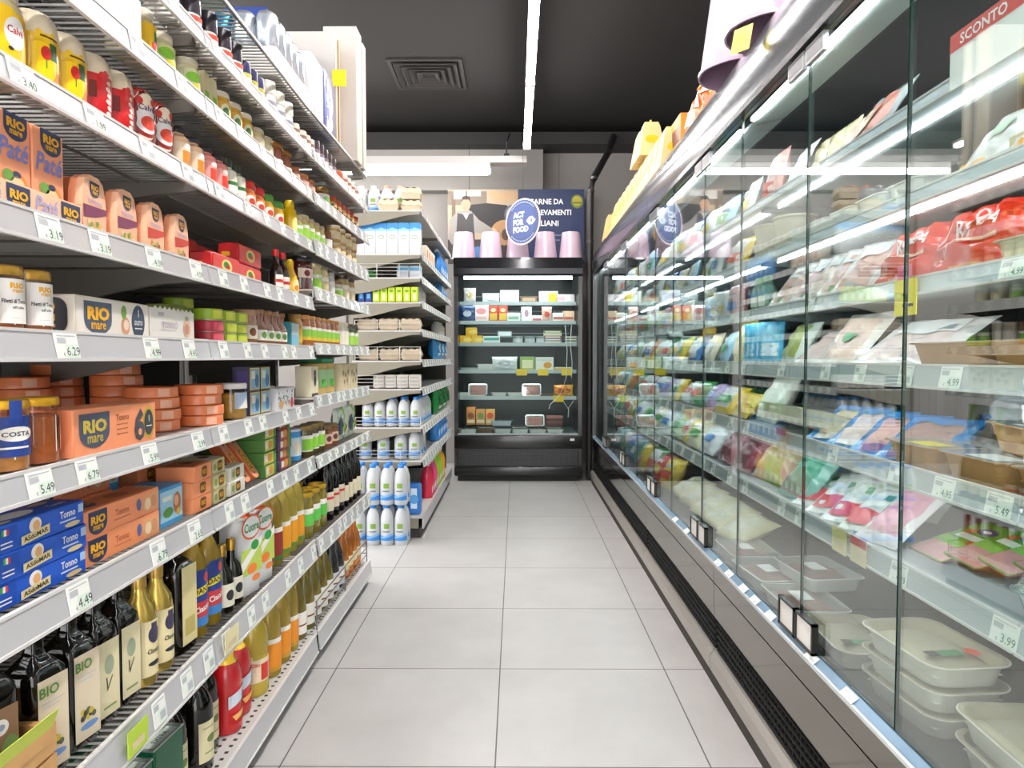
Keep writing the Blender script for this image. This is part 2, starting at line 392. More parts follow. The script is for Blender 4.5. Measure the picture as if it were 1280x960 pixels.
TIX = {('sauce', 0): [(.985, '3.40'), (1.16, '1.99'), 1.33, 1.5], ('pate', 0): [(1.035, '3.19'), (1.165, '3.19'), (1.345, '4.09'), (1.53, '4.09')], ('eye-level', 0): [(1.07, '6.29'), (1.33, '4.99'), (1.49, '4.45')],
       ('orange tin', 0): [(1.0, '5.49'), (1.115, '6.79'), (1.315, '5.99'), (1.525, '2.99')], ('tuna carton', 0): [(1.085, '4.49'), (1.34, '6.79'), (1.5, '2.65')],
       ('oil bottle', 0): [(1.33, None), 1.45, 1.56], ('mustard', 0): [1.3, 1.48], ('spice', 0): [1.45]}
ZT = {}
for i, (y0, y1) in enumerate(B):
    for nm, zt, zb, wire, rail in LEV:
        if i == 2 and nm in Z3: zt, zb = Z3[nm]
        ZT[nm, i] = zt - .005
        if nm == 'top': tk = []
        else:
            tk = TIX.get((nm, i))
            if tk is None:
                rr = random.Random(len(nm) * 7 + i); n = 6 if i == 1 else 8
                tk = [y0 + (y1 - y0) * (k + .3 + .4 * rr.random()) / n for k in range(n)]
        shelf('grey %s shelf of the %s in the long shelving, %s' % ('wire' if wire else 'metal', BN[i], 'the topmost' if nm == 'top' else 'the %s shelf' % nm), y0, y1, zt, zb, wire, tk, i == 2, rail)
# frame of each bay: uprights, back panel, kick board and base deck
def base_deck(L):
    q = MB(); q.box(-.47, -.004, -L / 2, L / 2, -.012, -.006, STEEL)
    for k in range(int(L / .03)):
        for x in (-.03, -.06): q.box(x - .005, x + .005, -L / 2 + .015 + .03 * k - .005, -L / 2 + .015 + .03 * k + .005, -.0058, -.0055, BACKP)
    return q
for i, (y0, y1) in enumerate(B):
    L = y1 - y0; ym = (y0 + y1) / 2
    ps = [('back_panel', MB().box(-.50, -.485, -L / 2, L / 2, .02, 2.2, BACKP)), ('kick_board', MB().box(-.47, -.03, -L / 2, L / 2, 0, .02, mat('#2b2825', .6))),
          ('kick_board', MB().box(-.035, -.02, -L / 2, L / 2, 0, .05, mat('#3a3632', .6))), ('base_deck', None)]
    bd = base_deck(L); bd.v = [(x, y, z + .115) for x, y, z in bd.v]; ps[3] = ('base_deck', bd)
    rl = rail_mb(L - .004, .064); rl.v = [(x, y, z + .113) for x, y, z in rl.v]; ps.append(('front_rail', rl))
    for yy in ([-L / 2 + .02] if i < 2 else [-L / 2 + .02, L / 2 - .02]):
        u = MB(); u.box(-.485, -.455, yy - .018, yy + .018, 0, 2.2, mat('#6e6a66', .5))
        for k in range(40): u.box(-.4549, -.4545, yy - .010, yy - .004, .1 + .05 * k, .125 + .05 * k, BACKP); u.box(-.4549, -.4545, yy + .004, yy + .010, .1 + .05 * k, .125 + .05 * k, BACKP)
        ps.append(('upright', u))
    for k in range(5 if i else 3):
        c = -L / 2 + L * (k + .5) / (5 if i else 3)
        ps.append(('price_ticket', ticket(lambda u, z, o, c=c: (.0012 + o - (z + .032) * .125, c + u, z + .081), .05, .045, None)))
    Kind('shelving_bay', 'shelving', ps, 'bays of the long shelving').place('steel %s of the long shelving, with uprights, back panel and base deck' % BN[i], G(ym, 0, 0, i == 2), (0, 0, GR(i == 2)))
ZT['bottom', 0] = ZT['bottom', 1] = ZT['bottom', 2] = .1095
# ------------------------------------------------------------------ goods: shapes
def K_jar(name, cat, r, h, body, lid, lid_h=.016, lab=None, deco=None, shoulder=.85, waist=1., e=2., lid_r=None, see=False, fill=None, n=22):
    b = MB(); hh = h - lid_h; nk = r * shoulder
    prof = [(r * .9, 0), (r, .005), (r * waist, hh * .45), (r, hh - .022 if hh > .05 else hh * .7), (r * .97, hh - .012 if hh > .05 else hh * .85), (nk, hh - .003), (nk, hh + .002)]
    b.lathe(prof, body, n, e=e)
    ps = []
    if fill is not None:
        f = MB(); f.lathe([(r * .88, .003), (r * .93, .008), (r * .93, hh * .8), (r * .8, hh * .84)], fill, n, e=e); ps.append(('contents', f))
    ps.append(('body', b))
    lr = lid_r or nk * 1.06
    l = MB(); l.lathe([(lr, hh - .001), (lr * 1.02, hh + .002), (lr * 1.02, h - .003), (lr * .97, h)], lid, n); ps.append(('lid', l))
    if lab:
        z0, z1, half, lm = lab; q = MB(); mp = cylm(r) if e == 2 else front(-r)
        q.decal(rect(-half, half, z0, z1), mp, lm, .0008)
        if deco: deco(q, mp)
        ps.append(('label', q))
    elif deco:
        q = MB(); deco(q, cylm(r)); ps.append(('label', q))
    k = Kind(name, cat, ps); k.turn = -.5
    return k
def K_bottle(name, cat, prof, body, cap, cap_prof, lab=None, deco=None, e=2., n=24, sx=1, sy=1, extra=None, fill=None):
    b = MB(); b.lathe(prof, body, n, sx, sy, e); ps = []
    if fill: f = MB(); f.lathe([(r * .93, z + .002) for r, z in prof if z <= fill[1]], fill[0], n, sx, sy, e); ps.append(('contents', f))
    ps.append(('body', b))
    if cap: c = MB(); c.lathe(cap_prof, cap, 20); ps.append(('cap', c))
    if lab or deco:
        q = MB(); rr = max(p[0] for p in prof) if not (lab and len(lab) > 4) else lab[4]
        mp = cylm(rr * sy) if e == 2 else front(-rr * sy)
        if lab: q.decal(rect(-lab[2], lab[2], lab[0], lab[1]), mp, lab[3], .0008)
        if deco: deco(q, mp)
        ps.append(('label', q))
    for x in extra or (): ps.append(x)
    k = Kind(name, cat, ps); k.turn = -.45 if e == 2 else 0.
    return k
def K_box(name, cat, w, d, h, m, deco=None, bev=.0015):
    q = MB(); q.rbox(-w / 2, w / 2, -d, 0, 0, h, m, bev, 1)
    if deco: deco(q)
    return Kind(name, cat, q)
def pillow(q, w, h, t, mfun, nx=14, nz=16, crimp=.014, wr=.004, seed=1, bend=0.):
    "sealed bag standing in x,z, thickness along y; mfun(s,t)->material"
    rnd = random.Random(seed); ph = [rnd.random() * 6.28 for _ in range(8)]
    def th(s, u):
        a = max(0, 1 - abs(2 * s - 1) ** 2.6); c = max(0, 1 - abs(2 * u - 1) ** 3.2)
        return t / 2 * (a ** .6) * (c ** .7)
    fr = []; bk = []
    for j in range(nz + 1):
        for i in range(nx + 1):
            s, u = i / nx, j / nz
            k = th(s, u); ww = w * (1 - .07 * sin(pi * u) ** .5) if 0 < u < 1 else w
            x = (s - .5) * ww; z = u * h
            wv = wr * (sin(9 * s + 7 * u + ph[0]) * sin(11 * u + ph[1]) + .6 * sin(17 * s - 13 * u + ph[2]) + .5 * sin(23 * u + 5 * s + ph[3]))
            e_ = min(1, 4 * min(s, 1 - s) + .2) * min(1, 5 * min(u, 1 - u) + .25)
            yb = bend * (u - .5) ** 2
            fr.append((x, -k + wv * e_ + yb, z)); bk.append((x, k + wv * e_ * .7 + yb + .0012, z))
    N = (nx + 1) * (nz + 1); b = len(q.v); q.v += fr + bk
    def I(i, j): return b + j * (nx + 1) + i
    for j in range(nz):
        for i in range(nx):
            m = q.mid(mfun((i + .5) / nx, (j + .5) / nz))
            q.f.append((I(i, j), I(i + 1, j), I(i + 1, j + 1), I(i, j + 1))); q.f.append((N + I(i, j + 1), N + I(i + 1, j + 1), N + I(i + 1, j), N + I(i, j))); q.mi += [m, m]; q.sm += [True, True]
    m = q.mid(mfun(.02, .02))
    ring = [I(i, 0) for i in range(nx)] + [I(nx, j) for j in range(nz)] + [I(nx - i, nz) for i in range(nx)] + [I(0, nz - j) for j in range(nz)]
    for k in range(len(ring)):
        a, c = ring[k], ring[(k + 1) % len(ring)]
        q.f.append((c, a, N + a, N + c)); q.mi.append(m); q.sm.append(False)
    def mp(x, z, o):
        s, u = min(1, max(0, x / w + .5)), min(1, max(0, z / h))
        k = th(s, u); wv = wr * (sin(9 * s + 7 * u + ph[0]) * sin(11 * u + ph[1]) + .6 * sin(17 * s - 13 * u + ph[2]) + .5 * sin(23 * u + 5 * s + ph[3])) * min(1, 4 * min(s, 1 - s) + .2) * min(1, 5 * min(u, 1 - u) + .25)
        return (x, -k + wv + bend * (u - .5) ** 2 - o - .0035, z)
    mp.step = w / 12
    return mp
def bowl(q, w, d, h, m, r=.02, taper=.86, rim=.006, t=.0025, n=5):
    "open rounded tray, long side along x, centred"
    def ring(k, z, ins=0): return [(x, y, z) for x, y in rrect(-w / 2 * k + ins, w / 2 * k - ins, -d / 2 * k + ins, d / 2 * k - ins, max(.004, r * k - ins), n)]
    q.loft([ring(taper, 0), ring(taper * 1.02, .003), ring(.98, h - .003), ring(1, h - .002), [(x * (1 + 2 * rim / w), y * (1 + 2 * rim / d), h - .002) for x, y, z in ring(1, h)],
            [(x * (1 + 2 * rim / w), y * (1 + 2 * rim / d), h) for x, y, z in ring(1, h)], ring(.975, h), ring(taper * .98, t)], m)
def mound(q, w, d, z0, h, m, seed=1, r=.02, nx=14, ny=10, rough=.3):
    rnd = random.Random(seed); ph = [rnd.random() * 6.28 for _ in range(6)]; vs = []; fs = []
    for j in range(ny + 1):
        for i in range(nx + 1):
            s, u = i / nx, j / ny
            k = (max(0, 1 - abs(2 * s - 1) ** 3) * max(0, 1 - abs(2 * u - 1) ** 3)) ** .5
            b = 1 + rough * (sin(19 * s + ph[0]) * sin(15 * u + ph[1]) + .6 * sin(31 * s + 21 * u + ph[2]) + .3 * (rnd.random() - .5))
            vs.append(((s - .5) * w, (u - .5) * d, z0 + h * k * b))
    for j in range(ny):
        for i in range(nx):
            a = j * (nx + 1) + i; fs.append((a, a + 1, a + nx + 2, a + nx + 1))
    q.raw(vs, fs, m, True)
def place_row(kind, desc, shelfname, spots, lx=-.03, b3=False, z=None, rot=0., tail=None, group=None, rad=0.):
    "spots: positions along the shelf; every label counts from the camera"
    bay = 2 if b3 else (0 if spots[0] < 1.6 else 1)
    many = len(spots) > 1
    for i, ly in enumerate(spots):
        zz = ZT[shelfname, 2 if b3 else (0 if ly < 1.6 else 1)] if z is None else z
        lab = desc + (', ' + ORD[i] + ' from the camera' if many else '')
        kind.place(lab, G(ly, lx - rad, zz + .0004, b3), (0, 0, pi / 2 + GR(b3) + (rot or kind.turn)), group or (desc if many else None))
# ------------------------------------------------------------------ goods on the long shelving
NAVY = mat('#2f3a5c', .5); RIOY = mat('#f2b21c', .5); PEACH = mat('#faa67a', .5); PEACH_L = mat('#fcc8a4', .5); CREAM = mat('#f3ead6', .5)
LGREEN = mat('#8ccf3f', .5); GREEN = mat('#2f8a3c', .5); RED = mat('#d3201d', .4, coat=.3); YEL = mat('#f5c800', .35, coat=.4); BLUE = mat('#1f63c2', .4, coat=.2); LBLUE = mat('#5fb4e6', .45)
LAB = mat('#f0ece2', .55); PALEL = mat('#e9dfb6', .6); ORANGE = mat('#ef8a1d', .45)
def rio(q, mp, cx, cz, w, sub=True):
    h = w * .78
    q.decal(shield(cx, cz, w, h), mp, NAVY, .0007)
    q.text('RIO', mp, cx, cz + h * .13, h * .36, RIOY, w * .78, bold=.05, off=.0014)
    if sub: q.text('mare', mp, cx, cz - h * .2, h * .2, RIOY, w * .55, bold=.03, off=.0014)
# --- sauce shelf
def d_mayo(q, mp):
    q.decal(ell(0, .055, .036, .048), mp, YEL, .0011); q.decal(ell(.016, .066, .017, .024), mp, WHITE, .0016)
    q.text('Calv\u00e9', mp, .016, .07, .011, mat('#b3232c', .5), .026, off=.0021); q.decal(ell(.008, .042, .004, .003), mp, INK, .0016)
k = K_jar('mayonnaise_jar', 'jar', .041, .138, mat('#e3d3a0', .2, coat=.6), mat('#f1efe8', .4), .018, (.012, .096, .05, mat('#edbb05', .5)), d_mayo, .78)
k.place('big glass mayonnaise jar with a yellow label at the near end of the sauce shelf', G(1.035, -.073, ZT['sauce', 0]), (0, 0, pi / 2 + GA - .55))
def d_w(q, mp): q.decal(ell(0, .06, .025, .04), mp, RED, .0012)
K_jar('sauce_jar', 'jar', .042, .135, WHITE, WHITE, .016, (.02, .1, .05, mat('#e7e9e2', .5)), d_w).place('white sauce jar cut off by the photo edge on the sauce shelf', G(.938, -.075, ZT['sauce', 0]), (0, 0, pi / 2 + GA))
def squeeze(name, col, deco, capcol=WHITE):
    pr = [(.030, .018), (.034, .022), (.0365, .05), (.037, .085), (.0355, .112), (.032, .128), (.024, .136), (.008, .1385)]
    tr = [(.0372, .0985), (.0358, .112), (.0322, .128), (.0243, .1364), (.0082, .139)]
    top = MB(); top.lathe([(r + .0003, z) for r, z in tr], mat('#e9dcc0', .3, coat=.3), 24, 1, .86)
    return K_bottle(name, 'squeeze bottle', pr, col, capcol, [(.028, 0), (.03, .003), (.03, .018), (.026, .02)], None, deco, sy=.86, extra=[('shoulder', top)])
def d_sq(q, mp):
    q.decal(ell(-.006, .054, .026, .033), mp, mat('#ffd400', .35), .0012)
    for i in range(5): q.decal(ell(-.02 + .011 * i, .093 + .004 * (i % 2), .007, .008), mp, YEL, .0012)
    q.decal(rect(.006, .03, .062, .088), mp, mat('#2c5b33', .5), .0016); q.decal(ell(.0, .07, .0075, .011, 14), mp, RED, .0022); q.decal(rect(-.0008, .0012, .046, .06), mp, GREEN, .0022)
    q.decal(rect(.028, .0315, .028, .088), mp, WHITE, .002); q.decal([(.008, .024), (.034, .035), (.034, .05), (.02, .046)], mp, ORANGE, .0017)
    q.decal(rect(-.008, .022, .0945, .0975), mp, mat('#57430c', .6), .002)
YB = mat('#f0bd00', .3, coat=.5)
place_row(squeeze('squeeze_bottle', YB, d_sq), 'yellow mayonnaise squeeze bottle on the sauce shelf', 'sauce', [1.117, 1.192], rad=.036)
def d_sr(q, mp):
    q.decal(rect(-.03, -.008, .055, .085), mp, mat('#7d2a20', .5), .0012)
    for i in range(4): q.decal(ell(.002 + .008 * i, .095 + .004 * (i % 2), .007, .009), mp, RED, .0012)
    for i in range(6): q.decal(ell(.016 + .003 * (i % 2), .032 + .011 * i, .008, .0045), mp, mat('#f4d9d0', .5), .0016)
place_row(squeeze('squeeze_bottle', mat('#d9161c', .3, coat=.5), d_sr), 'red and white squeeze bottle on the sauce shelf', 'sauce', [1.268, 1.343], rad=.036)
def d_ke(q, mp):
    q.decal(ell(0, .078, .028, .047), mp, mat('#f0e2c8', .5), .0010); q.decal(ell(0, .064, .029, .028), mp, mat('#8e1511', .4), .0014)
    q.decal(ell(.002, .07, .026, .026), mp, WHITE, .0018); q.decal(ell(.004, .066, .017, .014), mp, mat('#d94a35', .5), .0023); q.decal(ell(-.016, .108, .008, .008), mp, RED, .0017); q.decal(ell(.016, .11, .008, .008), mp, RED, .0017)
    q.text('Calv\u00e9', mp, .0, .096, .012, mat('#5d2f6e', .5), .034, off=.0022)
kk = K_bottle('ketchup_bottle', 'squeeze bottle', [(.031, .026), (.035, .032), (.037, .07), (.036, .105), (.031, .128), (.02, .137), (.006, .139)], mat('#8d130d', .15, coat=.8), mat('#1f8f4e', .4), [(.033, 0), (.036, .004), (.034, .024), (.03, .027)], None, d_ke, sy=.8)
place_row(kk, 'ketchup bottle with a green cap on the sauce shelf', 'sauce', [1.427, 1.505], rad=.034)
def sauce_jar(c, lc, hint):
    def d(q, mp): q.decal(rect(-.004, .024, .018, .058), mp, mat(lc, .5), .0013); q.decal(ell(.01, .068, .012, .006), mp, WHITE, .0014)
    return K_jar('sauce_jar', 'jar', .029, .112, mat(c, .2, coat=.5), LID_BLACK, .013, (.012, .075, .033, mat(hint, .5)), d, .62)
place_row(sauce_jar('#e9c39a', '#d98a2a', '#f2dcc0'), 'pale orange sauce jar with a black lid on the sauce shelf', 'sauce', [1.585, 1.66], rad=.03)
place_row(sauce_jar('#ef8f86', '#e5432f', '#f6a9a2'), 'pink sauce jar with a black lid on the sauce shelf', 'sauce', [1.732, 1.803], rad=.03)
def d_gl(q, mp): q.decal(rect(-.022, .022, .03, .05), mp, WHITE, .0014); q.decal(ell(0, .025, .014, .007), mp, WHITE, .0014)
kd = K_jar('sauce_bottle', 'bottle', .027, .12, mat('#e7ead8', .25, coat=.4), mat('#22331f', .4), .02, (.01, .06, .034, mat('#2e7a35', .5)), d_gl, .5)
place_row(kd, 'pale sauce bottle with a green label on the sauce shelf', 'sauce', [1.868, 1.93], rad=.028)
def lidded(lid, lab, body='#d86c2c', z=.095, r=.036):
    def d(q, mp): q.decal(ell(0, z * .42, .02, .015), mp, WHITE, .0014); q.decal(ell(.004, z * .4, .012, .009), mp, mat('#d4472b', .5), .0019)
    return K_jar('sauce_jar', 'jar', r, z, mat(body, .25, coat=.5), lid, .02, (.012, z - .035, .042, mat(lab, .5)), d, .93)
place_row(lidded(RED, '#ef8c3a'), 'sauce jar with a red lid on the sauce shelf', 'sauce', [2.008, 2.085], rad=.038)
place_row(lidded(mat('#4c9a35', .35), '#e2b232', '#e6b12a'), 'sauce jar with a green lid on the sauce shelf', 'sauce', [2.165, 2.265], rad=.038)
def d_yc(q, mp): q.decal(ell(0, .06, .022, .02), mp, mat('#ffe24a', .4), .001); q.decal(rect(-.02, .02, .03, .036), mp, mat('#3b5b2f', .5), .001)
ky = K_jar('powder_can', 'can', .055, .138, mat('#f2c400', .3, coat=.3), mat('#f4cc10', .3), .022, None, d_yc, .97)
place_row(ky, 'big yellow can behind the lidded sauce jars on the sauce shelf', 'sauce', [2.18, 2.30], lx=-.13, rad=.055)
kb = K_bottle('mustard_bottle', 'squeeze bottle', [(.024, 0), (.027, .004), (.027, .08), (.022, .1), (.016, .108), (.016, .112)], mat('#f2c90a', .3, coat=.4), mat('#f5d21e', .35), [(.017, .11), (.017, .126), (.012, .135)], None, lambda q, mp: q.decal(ell(0, .05, .012, .025), mp, mat('#fff0a0', .5), .001))
place_row(kb, 'yellow squeeze bottle beside the green-labelled jars on the sauce shelf', 'sauce', [2.41], rad=.027)
def limejar(h=.095, r=.03, c='#c8b67c', lid='#b8a98a', lab='#9ad24d', nm='relish_jar'):
    def d(q, mp): q.decal(rect(-.03, .03, h * .5, h * .62), mp, LAB, .0013)
    return K_jar(nm, 'jar', r, h, mat(c, .2, coat=.5), mat(lid, .35, .3), .014, (.012, h * .66, .034, mat(lab, .5)), d, .88)
place_row(limejar(), 'relish jar with a lime green label on the sauce shelf', 'sauce', [2.475], rad=.03)
place_row(limejar(), 'relish jar with a lime green label in the far bay', 'sauce', [2.545, 2.615, 2.685, 2.755], rad=.03, b3=True)
bj = K_jar('honey_jar', 'jar', .04, .095, mat('#7a3f1c', .2, coat=.6), mat('#8a5a34', .4), .016, (.02, .06, .04, LAB), None, .9)
place_row(bj, 'brown jar with a brown lid on the far sauce shelf', 'sauce', [2.86], rad=.04, b3=True)
pj = K_jar('antipasto_jar', 'jar', .036, .072, mat('#c9a468', .2, coat=.5), mat('#d0c0a0', .35, .4), .014, (.012, .045, .04, mat('#e8d9b4', .5)), None, .9)
for q_, zz in (('lower', 0), ('upper', .0725)):
    place_row(pj, 'small pale jar, the %s of a stacked pair, far sauce shelf' % q_, 'sauce', [3.0, 3.09, 3.2, 3.3], rad=.036, b3=True, z=ZT['sauce', 2] + zz)
# --- pate shelf
q = MB(); tw = .262
q.rbox(-tw / 2, tw / 2, -.006, -.0045, 0, .046, PEACH_L, .0004, 1); q.box(-tw / 2, -tw / 2 + .0015, -.0045, .16, 0, .05, PEACH); q.box(tw / 2 - .0015, tw / 2, -.0045, .16, 0, .05, PEACH); q.box(-tw / 2, tw / 2, .1585, .16, 0, .06, PEACH); q.box(-tw / 2, tw / 2, -.0045, .16, 0, .0015, PEACH)
mp = front(-.006); rio(q, mp, .1, .0235, .05); rio(q, mp, -.022, .0235, .05); rio(q, mp, -.115, .0235, .03)
q.text('Pat\u00e9', mp, .041, .026, .026, mat('#a9a8d6', .5), .052, shear=.2); q.text('Pat\u00e9', mp, -.08, .026, .026, mat('#a9a8d6', .5), .046, shear=.2)
tag(add('display_tray', q.mesh(), None, G(1.035, -.03, ZT['pate', 0] + .0004), (0, 0, pi / 2 + GA)), 'open orange cardboard tray holding the tall fish spread cartons', 'tray')
def d_pate(q):
    mp = front(-.055)
    rio(q, mp, .006, .132, .05)
    q.text('Pat\u00e9', mp, .002, .098, .03, mat('#7c86cf', .5), .062, shear=.2)
    q.decal(ell(.004, .032, .03, .036), mp, ORANGE, .0008); q.decal(ell(.006, .03, .022, .03), mp, mat('#f6d7a2', .5), .0012); q.decal(ell(-.012, .058, .012, .009), mp, mat('#6aa042', .5), .0012)
    q.decal(ell(.006, .062, .009, .005), mp, NAVY, .0012)
pc = K_box('spread_carton', 'carton', .076, .055, .152, PEACH, d_pate, .002)
for i, (ly, ex) in enumerate([(.946, 0), (1.027, 0), (1.107, 0)]):
    pc.place('tall orange fish spread carton in the open tray, %s from the camera' % ORD[i], G(ly, -.04 - .055, ZT['pate', 0] + .002), (0, 0, pi / 2 + GA), 'tall fish spread cartons')
def salad_pack(purple):
    c = mat('#f8c09c', .5); q = MB(); w, h = .088, .11
    pts = [(-.03, 0), (.03, 0), (.042, .02), (.044, .045), (.040, .08), (.032, .1), (.016, .109), (-.016, .109), (-.032, .1), (-.040, .08), (-.044, .045), (-.042, .02)]
    q.prism(pts, -.012, 0, c, c); mp = front(-.012)
    rio(q, mp, 0, .085, .034); q.decal(rect(-.03, .03, .066, .0665), mp, mat('#b9a7c9', .5)); q.text('Insalatissime', mp, 0, .064, .008, mat('#b7a2c6', .5), .05)
    q.decal([(-.040, .032), (.0, .037), (.042, .048), (.043, .04), (.043, .058), (-.041, .054)], mp, mat('#7c2f57' if purple else '#d23b2c', .5), .0007)
    for i in range(9): q.decal(ell(-.028 + .007 * i, .012 + .009 * ((i * 3) % 4) / 2, .0065, .006, 10), mp, mat(['#e3c04a', '#ead9a0', '#89a63b'][i % 3] if purple else ['#c6382a', '#d9a93f', '#93a840'][i % 3], .5), .0009 + .0001 * i)
    tub = MB(); tub.prism([(x * .98, z * .99) for x, z in pts], 0.0, .012, PEACH, PEACH); tub.prism([(x * .9, .004 + z * .93) for x, z in pts], .012, .042, mat('#9a5a38', .5), mat('#9a5a38', .5))
    return Kind('salad_pack', 'food pack', [('sleeve', q), ('tub', tub)])
for kd, sp, ds in ((salad_pack(True), [1.217, 1.322], 'purple'), (salad_pack(False), [1.43, 1.545], 'red')):
    for i, ly in enumerate(sp):
        kd.place('upright peach salad pack with a %s band on the pate shelf, %s of the two' % (ds, ORD[i]), G(ly, -.045, ZT['pate', 0] + .001), (0, 0, pi / 2 + GA + .1), 'salad packs on the pate shelf')
def d_red(q):
    mp = front(-.06); q.decal(rect(-.085, .085, .006, .05), mp, mat('#e0473f', .45), .0006)
    q.decal(ell(.0, .028, .034, .017), mp, mat('#f0dc7a', .5), .001); q.decal(ell(-.004, .03, .018, .009), mp, GREEN, .0014); q.decal(ell(.006, .026, .012, .006), mp, RED, .0018)
    q.decal(rrect(.012, .036, .018, .03, .004), endm(-.088), RIOY, .0008)
rb = K_box('can_multipack', 'carton', .176, .06, .055, mat('#bf1418', .4, coat=.2), d_red, .004)
for ly, lx, zz, ds in ((1.79, -.03, 0, 'front row, single and lowest'), (2.0, -.045, 0, 'front row, under another'), (2.0, -.045, .0555, 'front row, on top of another'), (1.8, -.15, 0, 'back row, lowest'), (1.8, -.15, .0555, 'back row, on top'), (1.63, -.2, 0, 'deep row behind the salad packs'), (1.63, -.2, .0555, 'deep row behind the salad packs, on top'), (2.0, -.17, .0555, 'deepest, on top of another')):
    if ds.startswith('deepest'): rb.place('red multipack carton of small cans, back row, beside the dark gap, lowest', G(2.0, lx - .06, ZT['pate', 1]), (0, 0, pi / 2 + GA), 'red multipack cartons on the pate shelf')
    rb.place('red multipack carton of small cans, ' + ds, G(ly, lx - .06, ZT['pate', 0 if ly < 1.6 else 1] + zz + .0004), (0, 0, pi / 2 + GA), 'red multipack cartons on the pate shelf')
def d_vin(q, mp): q.decal(rect(-.018, .018, .02, .06), mp, LAB, .001); q.decal(rect(-.018, .018, .035, .045), mp, RED, .0014)
vb_ = K_bottle('sauce_bottle', 'bottle', [(.02, 0), (.022, .003), (.022, .07), (.016, .09), (.009, .105), (.009, .125)], mat('#2a1a14', .15, coat=.6), RED, [(.011, .12), (.011, .14), (.008, .143)], None, d_vin)
place_row(vb_, 'dark sauce bottle with a red cap on the pate shelf', 'pate', [2.245, 2.315], rad=.022)
def d_lem(q, mp): q.decal(ell(0, .04, .016, .024), mp, mat('#f7e9a4', .5), .001); q.decal(ell(0, .034, .01, .01), mp, ORANGE, .0014)
yb2 = K_bottle('squeeze_bottle', 'squeeze bottle', [(.026, 0), (.03, .004), (.03, .045), (.024, .075), (.014, .1), (.012, .112)], mat('#f0bf2a', .25, coat=.5), mat('#e9c417', .4), [(.013, .11), (.013, .128), (.008, .135)], None, d_lem)
place_row(yb2, 'yellow cone shaped squeeze bottle on the pate shelf', 'pate', [2.42], rad=.03)
bk = K_jar('preserve_jar', 'jar', .046, .125, mat('#4a1712', .15, coat=.7), LID_BLACK, .018, (.045, .08, .042, mat('#e6d3c2', .5)), lambda q, mp: q.decal(ell(-.008, .062, .012, .012), mp, mat('#6b2b2b', .5), .0014), .88)
place_row(bk, 'dark red preserve jar with a black lid on the far pate shelf', 'pate', [2.58], rad=.046, b3=True)
place_row(limejar(.115, .03, '#c9bb8c', '#c9b98f'), 'tall jar with a lime label on the far pate shelf', 'pate', [2.70], rad=.03, b3=True)
place_row(limejar(.115, .034, '#cdbf85', '#a09a78', '#dccf9c'), 'tall jar of pale preserves on the far pate shelf', 'pate', [2.80], rad=.034, b3=True)
place_row(limejar(.105, .026, '#c9c6c4', '#9b9890', '#d9d6d8'), 'narrow pale jar on the far pate shelf', 'pate', [2.90], rad=.026, b3=True)
place_row(limejar(.085, .03, '#d9d2c0', '#8a6a48'), 'short jar with a lime label on the far pate shelf', 'pate', [3.03], rad=.03, b3=True)
place_row(limejar(.12, .034, '#b9a06a', '#4a4038', '#e0d6b2'), 'jar with a dark lid on the far pate shelf', 'pate', [3.15, 3.26], rad=.034, b3=True)
# --- eye-level shelf
def d_rj(q, mp):
    q.decal(rect(-.022, .026, .016, .082), mp, mat('#f2f0ec', .55), .0012); rio(q, mp, .006, .069, .03)
    q.text('Filetti di Tonno', mp, .002, .049, .006, INK, .036, off=.002); q.text('all\u2019olio', mp, .006, .04, .004, INK, .018, off=.002); q.decal(rect(-.006, .01, .024, .0245), mp, TKL, .002)
    q.decal(rect(-.024, -.0225, .075, .0985), mp, WHITE, .001)
TUNA = mat('#b5764c', .5, noise=.35, scale=70, bump=.4)
seal = MB(); seal.decal(rect(.010, .03, .074, .088), cylm(.0325), mat('#e9e6df', .5), .0012); seal.box(.012, .022, -.031, -.0295, .084, .102, mat('#e9e6df', .5))
rj = K_jar('tuna_jar', 'jar', .031, .102, glass('#f3e6d6', 1, .04), GOLD, .014, (.014, .08, .001, LAB), d_rj, .92, e=2., fill=TUNA)
place_row(rj, 'tuna fillet jar with gold lid and white label at eye level', 'eye-level', [.955, 1.02, 1.083], rad=.031, rot=-.35)
def d_ec(q):
    mp = front(-.08); q.decal(rect(-.118, .118, .002, .07), mp, mat('#e9e3d8', .5), .0005)
    q.decal(shield(-.055, .036, .084, .058), mp, mat('#4d5a70', .5), .0009); q.text('RIO', mp, -.055, .044, .024, RIOY, .066, bold=.05, off=.0016); q.text('mare', mp, -.055, .022, .012, RIOY, .044, off=.0016)
    q.decal(ell(.032, .026, .015, .018), mp, mat('#d9a07a', .5), .001); q.decal(ell(.034, .028, .009, .01), mp, mat('#f2d9c8', .5), .0014); q.decal(ell(.027, .052, .009, .013), mp, mat('#6f9d45', .5), .0011)
    q.decal(ell(.078, .036, .024, .033, 24), mp, mat('#39475a', .5), .001); q.text('1', mp, .078, .053, .014, WHITE, off=.0016); q.text('GUSTO', mp, .078, .034, .009, WHITE, .03, off=.0016); q.decal(rect(.064, .092, .022, .024), mp, WHITE, .0016)
    me = endm(-.1205); q.decal(rrect(.01, .068, .006, .068, .02), me, mat('#2b2b33', .5), .0008); q.text('RIO', me, .038, .04, .02, RIOY, .046, rot=pi / 2, off=.0014, bold=.05)
ec = K_box('tuna_multipack', 'carton', .241, .08, .073, mat('#ded6c8', .5), d_ec, .002)
ec.place('long white tuna carton with a grey badge at eye level', G(1.27, -.03 - .08, ZT['eye-level', 0]), (0, 0, pi / 2 + GA))
